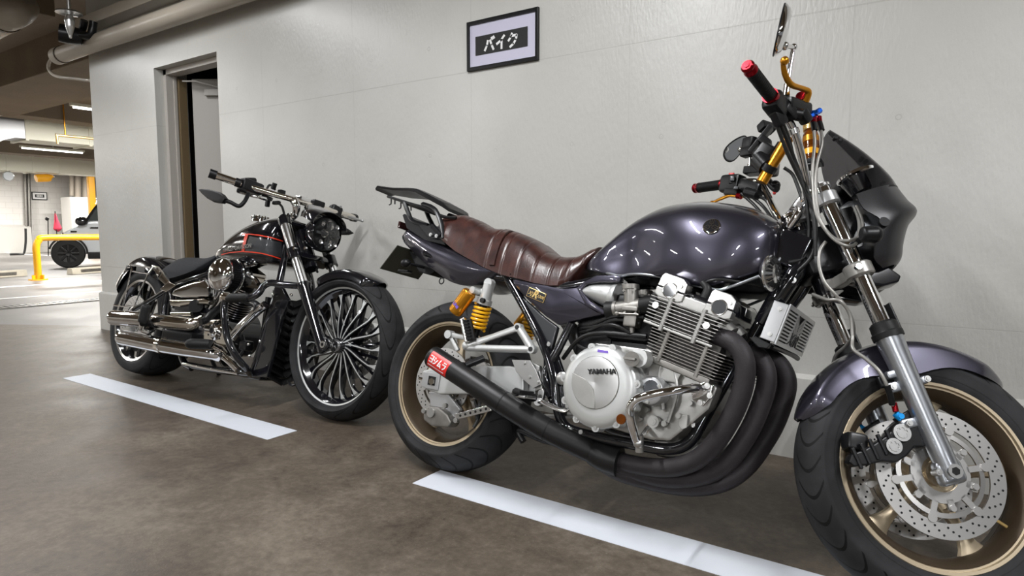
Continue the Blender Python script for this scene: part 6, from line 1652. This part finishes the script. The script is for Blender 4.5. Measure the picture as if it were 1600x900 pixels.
m.box(((x0+x1)/2+.01, 0, (z0+z1)/2), (.02, .24, abs(z1-z0)), rot=Matrix.Rotation(math.atan2(x0-x1, z0-z1), 3, 'Y'))
m.build('cooling_fins', 'black_satin', sh2)
m = MB(); m.tube([B(455, 590, -.0), B(465, 598, -.03), B(456, 602, -.06), B(450, 596, -.06)], .006, n=8); m.build('shroud_loop', 'black_satin', sh2)
m = MB()
for a, b_ in ((427, 460), (455, 461), (390, 556), (388, 538), (406, 533)): m.ball(B(a, b_, -.155), .008, n=10)
m.build('bolts', 'chrome', sh2)
m = MB(); m.box(B(385, 540, -.12), (.06, .05, .05), bev=.01); m.tube([B(372, 560, -.13), B(382, 545, -.13), B(378, 525, -.12)], .01, n=10); m.build('voltage_regulator', 'black_satin', hd_)
# silencers
def pipe(pts, r, name, m_='chrome', **k):
    m = MB(); m.tube([B(*p) for p in pts], r, n=28, **k); return m.build(name, m_, hd_)
u1 = pipe([(179, 496.5, -.30), (182, 496.5, -.30), (232, 500.5, -.27)], .043, 'silencer', smooth=False)
m = MB(); m.tube([B(244, 500, -.26), B(262, 503, -.255), B(290, 506, -.24), B(300, 506, -.235), B(308, 503, -.22), B(318, 498, -.20)], [.036, .036, .034, .033, .026, .024], n=24); m.build('pipe_shield', 'chrome_warm', u1)
m = MB(); m.lathe([(.034, 0), (.030, .004), (.030, .06)], B(179, 496.5, -.30), axis=(B(232, 500.5, -.27)-B(179, 496.5, -.30)), n=24); m.cyl(B(180, 496.5, -.30), B(181, 496.5, -.30), .030, n=20); m.build('silencer_tip', 'void', u1)
m = MB(); m.tube([B(236, 501, -.265), B(246, 502, -.26)], .037, n=20, smooth=False); m.build('pipe_clamp', 'black_satin', u1)
l1_ = pipe([(192, 527.5, -.30), (195, 528, -.30), (252, 539.5, -.27)], .042, 'silencer', smooth=False)
m = MB(); m.tube([B(256, 540, -.27), B(290, 546, -.25), B(325, 551, -.235), B(336, 553, -.225), B(345, 560, -.20)], [.040, .038, .036, .034, .025], n=24); m.build('pipe_shield', 'chrome', l1_)
m = MB(); m.cyl(B(252, 539.3, -.27), B(257, 540.3, -.27), .045, n=28); m.build('pipe_clamp', 'chrome_warm', l1_)
m = MB(); m.cyl(B(192.5, 527.5, -.30), B(192.9, 527.6, -.30), .036, n=24); m.build('silencer_tip', 'void', l1_)
# foot pegs
m = MB(); m.tube([B(229, 477, -.33), B(228, 481, -.33), B(224, 500, -.33), B(223, 504, -.33)], [.018, .024, .026, .022], n=16); pg2 = m.build('pillion_peg', 'rubber', hd_)
m = MB(); m.tube([B(223, 506, -.32), B(222, 514, -.30), B(232, 518, -.28), B(240, 512, -.24)], .016, n=12); m.build('peg_bracket', 'chrome', pg2)
m = MB(); m.tube([B(297, 537, -.34), B(299, 537, -.34), B(328, 538, -.28), B(331, 538, -.28)], [.018, .026, .024, .018], n=16); pg3 = m.build('rider_peg', 'rubber', hd_)
m = MB(); m.tube([B(331, 538, -.28), B(345, 545, -.22), B(350, 550, -.18)], .016, n=12); m.build('peg_arm', 'chrome_warm', pg3)
m = MB(); m.tube([B(300, 480, .16), B(330, 560, .20), B(345, 590, .26)], .012, n=8); m.build('side_stand', 'black_satin', hd_)
m = MB(); m.box(B(204, 515, -.135), (.06, .04, .07), bev=.012); m.tube([B(215, 500, -.14), B(235, 508, -.14), B(255, 515, -.13)], .008, n=8); m.build('brake_caliper', 'alu', hd_)
# ================================================================== THE FAR SIDE OF THE GARAGE
def yz(pts, x): return [(p.y, p.z) for p in (on_x(a, b, x) for a, b in pts)]
def world_tube(name, pts, r, mt, label, cat, group=None, **k):
    m = MB(); m.tube(pts, r, **k); return tag(m.build(name, mt), label, cat, group)
# lamps seen in the picture
for (a, b, X_, lab) in (((114, 167.5), (160, 173.5), -12.0, 'lit fluorescent batten on the ceiling above the cream duct, half hidden by the wall corner'), ((34, 232), (129, 238.5), -19.0, 'lit fluorescent batten below the upper cream duct, farther back')):
    p, q = on_x(*a, X_), on_x(*b, X_); z = (p.z+q.z)/2; L_ = max(1.2, (q.y-p.y)); yc = p.y+L_/2
    batten(X_, yc, z, L_, lab, 'fluorescent battens seen at the far left')
    ld = bpy.data.lights.new('tube_lamp', 'AREA'); ld.shape = 'RECTANGLE'; ld.size = .08; ld.size_y = L_; ld.energy = 260; ld.color = (1, .98, .93)
    lo = bpy.data.objects.new('tube_lamp', ld); COL.objects.link(lo); lo.location = (X_, yc, z-.04)
for x, y in ((-16, 1), (-24.5, 10), (-24.5, 3), (-12, -2), (-19, -3), (-26, 6.5), (-10.6, 7.0), (-17.6, 10.0)):  # unseen battens added to brighten the far ducts and block wall
    batten(x, y, 2.85, 1.2, 'unseen fluorescent batten added to brighten the far side of the garage', 'unseen battens added to light the far side')
    ld = bpy.data.lights.new('tube_lamp', 'AREA'); ld.shape = 'RECTANGLE'; ld.size = .08; ld.size_y = 1.4; ld.energy = 280; ld.color = (1, .97, .92)
    lo = bpy.data.objects.new('tube_lamp', ld); COL.objects.link(lo); lo.location = (x, y, 2.78)
# ducts
def duct(x, tl, tr, bl, name, label, y0=None, ribs=(), deep=.7):
    p, q, b = on_x(*tl, x), on_x(*tr, x), on_x(*bl, x)
    zt, zb = (p.z+q.z)/2, b.z; ya = p.y if y0 is None else y0; yb = q.y+2.5
    t = thing(name, label, 'duct', Matrix.Translation((x, ya, zb)))
    MB().box((-deep/2, (yb-ya)/2, (zt-zb)/2), (deep, yb-ya, zt-zb)).build('duct_run', 'duct_cream', t, smooth=False)
    m = MB()
    for px in ribs: yy = on_x(px, tl[1], x).y-ya; m.box((-deep/2, yy, (zt-zb)/2), (deep+.03, .05, zt-zb+.05))
    if ribs: m.build('duct_flange', 'duct_cream', t, smooth=False)
    return t, zt, zb
d1, z1t, z1b = duct(-14, (38, 180), (147, 190.5), (38, 217), 'air_duct', 'wide cream air duct hanging under the ceiling, the nearer of two', ribs=(40, 139))
x_ = -14
m = MB(); p0, p1 = on_x(-40, 215, x_), on_x(37, 200, x_); zc = (z1t+z1b)/2; hh_ = (z1t-z1b)/2
loops = []
for px, dz, sc_ in ((-60, -.30, 1), (-25, -.20, 1), (5, -.05, 1), (22, 0, .97), (38, 0, .97)):
    y = on_x(px, 200, x_).y; loops.append([(x_+.02, y, zc+dz+hh_*sc_), (x_+.02, y, zc+dz-hh_*sc_), (x_-.6, y, zc+dz-hh_*sc_), (x_-.6, y, zc+dz+hh_*sc_)])
m.rings(loops); tag(m.build('duct_elbow', 'duct_metal', smooth=False), 'bare sheet metal duct elbow joining the nearer cream duct', 'duct')
d2, z2t, z2b = duct(-22, (-60, 240), (147, 249), (0, 265), 'air_duct', 'slim cream duct crossing in front of the block wall, the farther of two', ribs=(10, 51, 92))
world_tube('conduit', [on_x(-20, 184, -13.6), on_x(12, 177, -13.6), on_x(30, 178, -13.6), on_x(147, 191.5, -13.6)], .022, 'alu', 'thin pale conduit along the top of the nearer cream duct', 'pipe')
world_tube('sprinkler_pipe', [on_x(90, 225, -13.3), on_x(89, 212, -13.3), on_x(92, 211.5, -13.3), on_x(150, 217, -13.3)], .022, 'gold_bright', 'slender yellowish pipe with a drop end in front of the cream duct', 'pipe')
world_tube('hanger_rod', [on_x(97, 140, -13.3), on_x(102, 211, -13.3)], .012, 'gold_dark', 'thin rusty hanger rod above the yellowish pipe', 'rod', smooth=False)
# on the block wall
for px, r, lab in ((39, .05, 'left thin green grey riser pipe on the block wall'), (44.5, .05, 'right thin riser pipe on the block wall beside the small sign')):
    world_tube('riser_pipe', [on_x(px, 262, FX+.12), on_x(px+3, 378, FX+.12)], r, 'cast_dirty', lab, 'pipe', 'riser pipes on the block wall', smooth=False)
sp_, sq_, sb_ = on_x(49.5, 299.5, FX+.05), on_x(73.5, 300.5, FX+.05), on_x(49.5, 312, FX+.05)
yc, zc, w_, h_ = (sp_.y+sq_.y)/2, (sp_.z+sb_.z)/2, sq_.y-sp_.y, sp_.z-sb_.z
t = thing('wall_sign', 'small distant framed sign with a black bar on the block wall', 'sign', Matrix.Translation((FX+.01, yc, zc)))
MB().box((.015, 0, 0), (.03, w_, h_)).build('sign_frame', 'print_black', t, smooth=False)
MB().box((.033, 0, 0), (.006, w_*.88, h_*.8)).build('paper', 'white', t, smooth=False)
MB().box((.038, 0, 0), (.006, w_*.60, h_*.40)).build('label_bar', 'print_black', t, smooth=False)
m = MB(); Mk = frame_M((.0415, -w_*.19, -h_*.12), (0, 1, 0), (1, 0, 0))
for i in range(3):
    o = i*w_*.135; cw_, ch_ = w_*.11, h_*.24
    strokes(m, [[(o, 0), (o, ch_)], [(o+cw_, 0), (o+cw_, ch_)], [(o, ch_), (o+cw_, ch_)], [(o, ch_*.5), (o+cw_, ch_*.5)], [(o, 0), (o+cw_, 0)], [(o+cw_/2, 0), (o+cw_/2, ch_)]], Mk, h_*.035, .003)
m.build('lettering', 'white', t, smooth=False, recalc=False)
t = world_tube('fire_valve', [on_x(56, 279, -22.4), on_x(60, 278.5, -22.4), on_x(74, 278, -22.4), on_x(79, 278, -22.4), on_x(80, 278.5, -22.4)], [.11, .12, .12, .10, .09], 'yellow_paint', 'yellow painted pipe elbow hanging under the farther duct', 'pipe')
m = MB(); c_ = on_x(13, 275, -22.4); m.lathe([(0, .03), (.12, .03), (.14, 0), (0, -.02)], c_, axis=(1, 0, 0), n=24); m.cyl(c_+Vector((0, 0, .1)), c_+Vector((0, 0, .26)), .02); tag(m.build('ceiling_mirror', 'car_grey'), 'small round grey fitting hanging under the farther duct', 'fitting')
for i, (px, r, lab) in enumerate(((112, .07, 'thinnest grey brown drain pipe high on the far wall'), (121.5, .11, 'thick grey brown drain pipe ending in an elbow, the middle one'), (134, .12, 'thick grey brown drain pipe nearest the wall corner'))):
    world_tube('drain_pipe', [on_x(px, 262, -26.5), on_x(px, 300-i*2, -26.5), on_x(px+1, 314, -26.5), on_x(px+9, 320, -26.5)] if i == 1 else [on_x(px, 262, -26.5), on_x(px, 306+i*4, -26.5)], r, 'drain_brown', lab, 'pipe', 'grey brown drain pipes', smooth=(i == 1))
ca, cb_, cc_ = on_x(110, 310, -25.8), on_x(175, 310, -25.8), on_x(110, 389, -25.8)
struct('trim_4', MB().box((-26.2, (ca.y+cb_.y)/2, ca.z/2+.3), (.8, cb_.y-ca.y, ca.z-.5), bev=.01), 'brick_white', smooth=False)
m = MB(); c_ = on_x(128, 332, -25.8); m.box(c_, (.03, .28, .32)); tag(m.build('notice_paper', 'car_grey', smooth=False), 'pale notice fixed on the white pier behind the silver car', 'notice')
t = thing('yellow_post', 'tall yellow guard post beside the wall corner behind the car', 'post', Matrix.Translation((-21.3, on_x(148, 392, -21.3).y, 0)))
top_z = on_x(143, 276, -21.3).z
m = MB(); m.box((0, 0, top_z/2), (.16, .17, top_z), bev=.02); m.build('post', 'yellow_paint', t)
m = MB()
for z in (top_z*.55, top_z*.72): m.box((.02, .24, z), (.05, .3, .04))
m.build('cross_bar', 'cast_dirty', t)
# red flag on its stick
f0, f1 = on_x(91, 392, -20), on_x(86, 330, -20); f0.z = 0
t = thing('flag_stand', 'furled red flag on a thin stick behind the yellow rail', 'flag', Matrix.Translation(f0))
m = MB(); m.tube([(0, 0, 0), f1-f0], .012, n=8, smooth=False); m.build('flag_stick', 'black_satin', t)
pts_ = [on_x(a, b, -20)-f0 for a, b in ((86, 333), (88, 345), (90, 357), (91, 362))]
m = MB(); m.tube(pts_, [.012, .05, .11, .02], n=10, flat=.35); m.build('flag_cloth', 'flag', t)
m = MB(); g0_ = on_x(75, 391, -24); g0_.z = 0; m.tube([g0_, on_x(75, 343, -24)], .015, n=8, smooth=False); m.ball(on_x(73.5, 342, -24), .06, n=8); tag(m.build('marker_stake', 'black_satin'), 'thin dark stake with a small round head standing by the block wall', 'stake')
a_, b_ = on_floor(68, 392), on_floor(87, 392)
m = MB(); 
for k in range(8): m.box((a_.x, a_.y+(b_.y-a_.y)*(k+.5)/8, .11), (.4, (b_.y-a_.y)/8-.02, .22))
m.box((a_.x, (a_.y+b_.y)/2, .11), (.36, b_.y-a_.y, .18)); mat('crate_green', (.14, .19, .12), .7); tag(m.build('low_crate', 'crate_green', smooth=False), 'low dull green slatted crate on the floor by the block wall', 'crate')
m = MB(); p_ = [on_x(15, 389, -25.5), on_x(25, 387, -25.5), on_x(36, 389, -25.5), on_x(40, 380, -25.5), on_x(40, 357, -25.5)]
for i_, q_ in enumerate(p_): q_.z = .035 if i_ < 3 else q_.z
m.tube(p_, .035, n=8); tag(m.build('black_hose', 'hose_black'), 'black hose on the floor rising up beside the riser pipes', 'hose')
# yellow rail
base = on_floor(60, 437.5); X0 = base.x
zt = on_x(70, 371.5, X0).z; e1y = on_x(60, 371, X0).y
t = thing('guard_rail', 'yellow tubular guard rail bolted to the floor', 'railing', Matrix.Translation((base.x, base.y, 0)))
m = MB(); m.tube([(0, 0, .01), (0, 0, zt*.5), (0, 0, zt-.16), (0, .045, zt-.045), (0, .16, zt), (0, 1.0, zt), (0, 2.2, zt), (0, 2.32, zt-.045), (0, 2.36, zt-.16), (0, 2.36, .01)], .055, n=20, res=6); m.build('rail_tube', 'yellow_paint', t)
for y in (0, 2.36):
    m = MB(); m.lathe([(0, .02), (.14, .02), (.145, .0), (.0, 0)], (0, y, 0), axis=(0, 0, 1), n=28)
    for k in range(4): a = k*PI/2+.4; m.box((math.cos(a)*.085, y+math.sin(a)*.085, .05), (.06, .012, .07), rot=Matrix.Rotation(a, 3, 'Z'))
    m.build('base_plate', 'yellow_paint', t)
# wheel stops
for (p, q, lab) in (((-60, 438), (39, 431), 'concrete wheel stop at the left edge of the picture'), ((109, 429), (175, 424), 'concrete wheel stop in front of the silver car')):
    a_, b_ = on_floor(*p), on_floor(*q); d = (b_-a_); L_ = d.length; an = math.atan2(d.y, d.x)
    t = thing('wheel_stop', lab, 'wheel stop', Matrix.Translation(a_) @ Matrix.Rotation(an, 4, 'Z'), 'concrete wheel stops')
    m = MB(); m.prism([(-.08, 0), (-.055, .12), (.055, .12), (.08, 0)], 0, L_, axis='x', bev=.008); m.build('block', 'concrete_stop', t)
    m = MB(); m.box((L_/2, -.075, .065), (L_*.62, .02, .05), bev=.004); m.build('reflector_strip', 'cast_dirty', t)
# silver car behind the rail: its long side square to the line of sight
P0 = on_floor(108.5, 418.5); vd = Vector((P0.x, P0.y, 0)).normalized(); rear = Vector((-vd.y, vd.x, 0)) 
if rear.y < 0: rear = -rear
outw = -vd
CMx = Matrix(((outw.x, rear.x, 0, P0.x), (outw.y, rear.y, 0, P0.y), (0, 0, 1, 0), (0, 0, 0, 1))); CMi = CMx.inverted()
def cl(px, py, off=0):
    d = ray(px, py); t_ = ((P0-CAM0).dot(outw)+off)/d.dot(outw); return CMi @ (CAM0+d*t_)
t = thing('car', 'silver grey hatchback parked behind the yellow rail with black wheel arches', 'car', CMx)
prof = [(p.y, p.z) for p in (cl(a, b) for a, b in [(93.5, 388), (93, 378), (95, 370), (99, 364), (108, 359), (122, 352), (134, 347), (138, 346)])]
yb_, zb_ = prof[-1]
prof += [(yb_+2.2, zb_+.04), (yb_+2.55, zb_-.05), (yb_+2.62, .45), (yb_+2.5, .30), (prof[0][0]+.2, .30)]
WY, WZ, WR = 0, .325, .325
m = MB(); m.prism(prof, -1.70, 0, axis='x', bev=.05); body = m.build('body', 'car_grey', t)
a_, b_ = cl(149, 325, -.1), cl(156, 318, -.1)
gl = [(yb_-.05, zb_-.01), (a_.y, a_.z), (b_.y, b_.z), (yb_+1.9, b_.z+.06), (yb_+2.35, zb_)]
m = MB(); m.prism(gl, -1.55, -.10, axis='x', bev=.03); m.build('cabin_glass', 'car_glass', t)
m = MB(); m.box((-.82, (gl[2][0]+gl[3][0])/2, gl[2][1]+.04), (1.35, gl[3][0]-gl[2][0]+.1, .05), bev=.02); m.build('roof', 'black_gloss', t)
m = MB(); m.tube([(-.10, gl[0][0], gl[0][1]), (-.14, gl[1][0], gl[1][1]), (-.16, gl[2][0], gl[2][1])], .03, n=8); m.build('windscreen_pillar', 'black_gloss', t)
m = MB(); q = cl(127.5, 346, .10); m.ball(q, .13, (.9, 1.0, .8), n=14); m.cyl(q, q+Vector((-.18, .08, -.05)), .03); m.build('wing_mirror', 'black_gloss', t)
for wy in (WY, WY+2.47):
    m = MB(); m.lathe([(.20, -.10), (.30, -.10), (.325, -.07), (.325, .07), (.30, .10), (.20, .10)], (-.015, wy, WZ), axis=(1, 0, 0), n=44, closed=True); tyr = m.build('wheel_tyre', 'rubber', t)
    m = MB(); m.lathe([(0, .05), (.06, .06), (.08, .02), (.21, .04), (.22, .09), (.235, .09)], (-.015, wy, WZ), axis=(1, 0, 0), n=40)
    for k in range(8): a = k*PI/4; m.box((.035, wy+math.cos(a)*.13, WZ+math.sin(a)*.13), (.05, .17, .045), rot=Matrix.Rotation(a, 3, 'X'), bev=.008)
    m.build('wheel_rim', 'black_satin', tyr)
    m = MB(); m.lathe([(.335, -.02), (.375, -.02), (.375, .02), (.335, .02)], (0, wy, WZ+.01), axis=(1, 0, 0), n=40, closed=True, a0=R(-5), a1=R(165), ref=(0, 1, 0)); m.build('wheel_arch', 'black_plastic', t)
m = MB(); m.box((-.01, (WY+WY+2.47)/2, .27), (.08, 1.75, .16), bev=.02); m.build('side_sill', 'black_plastic', t)
q = cl(147, 356)
for dy, w_ in ((0, .16), (.6, .12)): m = MB(); m.box((.015, q.y+dy, q.z), (.03, w_, .04), bev=.01); m.build('door_handle', 'black_gloss', t)
m = MB(); q = cl(115, 362); m.box((.01, q.y, q.z), (.02, .12, .04), bev=.01); m.build('side_indicator', 'black_gloss', t)
m = MB(); q = cl(99, 371); m.ball((-.14, q.y, q.z), .11, (1, .5, 1), n=14); m.build('headlamp', 'mirror', t)

# ------------------------------------------------------------------ pipes at the top of the wall
pa, pb = on_y(95, 78, 2.56), on_y(375, 0, 2.56)
zc = (pa.z+pb.z)/2
t = thing('ceiling_pipe', 'fat cream pipe with a capped end running along the top of the wall', 'pipe', Matrix.Translation((pa.x, 2.56, zc)))
m = MB(); m.tube([(0, 0, 0), (10.2, 0, 0)], .066, n=28, smooth=False); m.build('pipe_run', 'pipe_cream', t)
m = MB(); m.tube([(-.09, 0, 0), (-.08, 0, 0), (.02, 0, 0), (.03, 0, 0)], [.056, .070, .070, .066], n=28, smooth=False); m.build('end_cap', 'pipe_cream', t)
m = MB(); m.tube([(.02, 0, 0), (.035, 0, 0)], .072, n=28, smooth=False); m.build('clamp_ring', 'bronze_dark', t)
world_tube('flex_conduit', [on_y(90, 86, 2.62), on_y(84, 87, 2.62), on_y(77, 97, 2.62), on_y(76, 108, 2.62), on_y(84, 117, 2.62), on_y(98, 121, 2.62), on_y(118, 123, 2.66), on_y(142, 126, 2.70)], .014, 'pipe_cream', 'thin bent conduit curling below the capped end of the fat pipe', 'pipe')
c_ = on_y(108, 21, 2.3)
t = thing('ceiling_sensor', 'bare metal bulb shaped sensor hanging on a stem from a round flange', 'sensor', Matrix.Translation(c_))
m = MB(); m.lathe([(0, .012), (.085, .012), (.09, 0), (.03, -.01), (0, -.01)], (0, 0, 0), axis=(0, 0, 1), n=28); m.cyl((0, 0, 0), (0, 0, .6), .012); m.build('flange', 'alu', t)
m = MB(); m.tube([(0, 0, -.01), (0, 0, -.05), (0, 0, -.10), (0, 0, -.16), (0, 0, -.18)], [.02, .035, .03, .012, .008], n=20); m.tube([(-.03, 0, -.02), (-.045, 0, -.06), (-.03, 0, -.12), (0, 0, -.15)], .008, n=8); m.build('sensor_body', 'alu', t)
q_ = on_y(107, 54, 2.4)
m = MB(); m.lathe([(0, -.10), (.06, -.09), (.075, .0), (.07, .06), (.055, .06), (.05, .0)], q_, axis=Vector((-.4, -.8, .1)), n=28); m.tube([q_+Vector((.06, .05, .0)), q_+Vector((.14, .10, .0)), q_+Vector((.16, .12, .1))], .03, n=12); m.tube([on_y(120, 60, 2.5), on_y(128, 48, 2.5), on_y(132, 32, 2.5)], .028, n=12); tag(m.build('spot_fixture', 'black_satin'), 'small black cylindrical fixture beside the end of the fat pipe', 'fixture')
pa, pb = on_y(-60, 55, 2.0), on_y(12, 22, 2.0)
t = thing('ceiling_pipe', 'large shiny cream pipe elbow in the top left corner', 'pipe', Matrix.Identity(4))
m = MB(); m.tube([on_y(-60, 62, 2.2), on_y(-25, 45, 2.2), on_y(8, 26, 2.2), on_y(28, 17, 2.3), on_y(40, 6, 2.5), on_y(46, -18, 2.6)], [.12, .12, .12, .12, .115, .11], n=28); m.build('elbow', 'pipe_cream', t)
m = MB(); a_, b_ = on_y(6, 27, 2.2), on_y(9, 25.5, 2.2); m.cyl(a_, b_, .127, n=28); m.build('clamp_ring', 'bronze_dark', t)
# ================================================================== every bolt, clip and flange becomes a part of its own
def split_parts(o, new_name):
    bm = bmesh.new(); bm.from_mesh(o.data); bm.verts.ensure_lookup_table()
    seen = {}; isl = []
    for v in bm.verts:
        if v.index in seen: continue
        st_ = [v]; seen[v.index] = len(isl); vs = []
        while st_:
            u = st_.pop(); vs.append(u.index)
            for e in u.link_edges:
                x = e.other_vert(u)
                if x.index not in seen: seen[x.index] = len(isl); st_.append(x)
        cs = [bm.verts[i].co for i in vs]
        isl.append([Vector([min(c[k] for c in cs)-.001 for k in range(3)]), Vector([max(c[k] for c in cs)+.001 for k in range(3)]), set(vs)])
    merged = True
    while merged:
        merged = False
        for i in range(len(isl)):
            for j in range(i+1, len(isl)):
                a, b = isl[i], isl[j]
                if all(a[0][k] <= b[1][k] and b[0][k] <= a[1][k] for k in range(3)):
                    isl[i] = [Vector([min(a[0][k], b[0][k]) for k in range(3)]), Vector([max(a[1][k], b[1][k]) for k in range(3)]), a[2] | b[2]]; isl.pop(j); merged = True; break
            if merged: break
    bm.free()
    if len(isl) < 2: o.name = new_name; return
    for lo_, hi_, vs in isl:
        c = o.copy(); c.data = o.data.copy(); c.name = new_name; c.data.name = new_name; COL.objects.link(c)
        b2 = bmesh.new(); b2.from_mesh(c.data); b2.verts.ensure_lookup_table()
        bmesh.ops.delete(b2, geom=[v for v in b2.verts if v.index not in vs], context='VERTS'); b2.to_mesh(c.data); b2.free()
    bpy.data.objects.remove(o)
SPLIT = {'bolts': 'bolt', 'pinch_bolts': 'pinch_bolt', 'yoke_bolts': 'yoke_bolt', 'head_bolts': 'head_bolt', 'hanger_bolts': 'hanger_bolt', 'cam_cover_bolts': 'cover_bolt', 'screen_bolt': 'screen_bolt', 'piston_cap': 'piston_cap',
         'cap_marks': 'cap_mark', 'duct_flange': 'duct_flange', 'intake_fittings': 'intake_fitting', 'bar_fittings': 'bar_fitting', 'guard_fittings': 'guard_fitting', 'breather_hose': 'breather_hose', 'control_cable': 'control_cable',
         'brake_hose': 'brake_hose', 'exhaust_headers': 'exhaust_header', 'ignition_lead': 'ignition_lead', 'rear_indicator': 'rear_indicator', 'rear_brake_hose': 'rear_brake_hose', 'cam_ring': 'cam_ring', 'rim_lip': 'rim_lip',
         'damper_collar': 'damper_collar', 'hose_collar': 'hose_collar', 'hose_sleeve': 'hose_sleeve', 'mudguard_strut': 'mudguard_strut', 'cooler_bracket': 'cooler_bracket', 'side_cover_trim': 'side_cover_trim', 'mudguard_bracket': 'mudguard_bracket',
         'cam_bearing': 'cam_bearing', 'phone_cradle': 'phone_cradle', 'bar_clamp': 'bar_clamp', 'frame_rail_cover': 'frame_rail_cover', 'header_heat_shield': 'header_heat_shield', 'wheel_hub': 'wheel_hub', 'cross_bar': 'cross_bar',
         'grip_collar': 'grip_collar', 'intake_boot': 'intake_boot', 'machined_edge': 'machined_edge', 'side_plate_bracket': 'side_plate_bracket', 'pushrod_tube': 'pushrod_tube', 'switch_slider': 'switch_slider', 'intake_manifold': 'intake_manifold'}
for o in [o for o in bpy.data.objects if o.type == 'MESH' and o.parent is not None and o.name.split('.')[0] in SPLIT]:
    if any(c.parent == o for c in bpy.data.objects): continue
    split_parts(o, SPLIT[o.name.split('.')[0]])
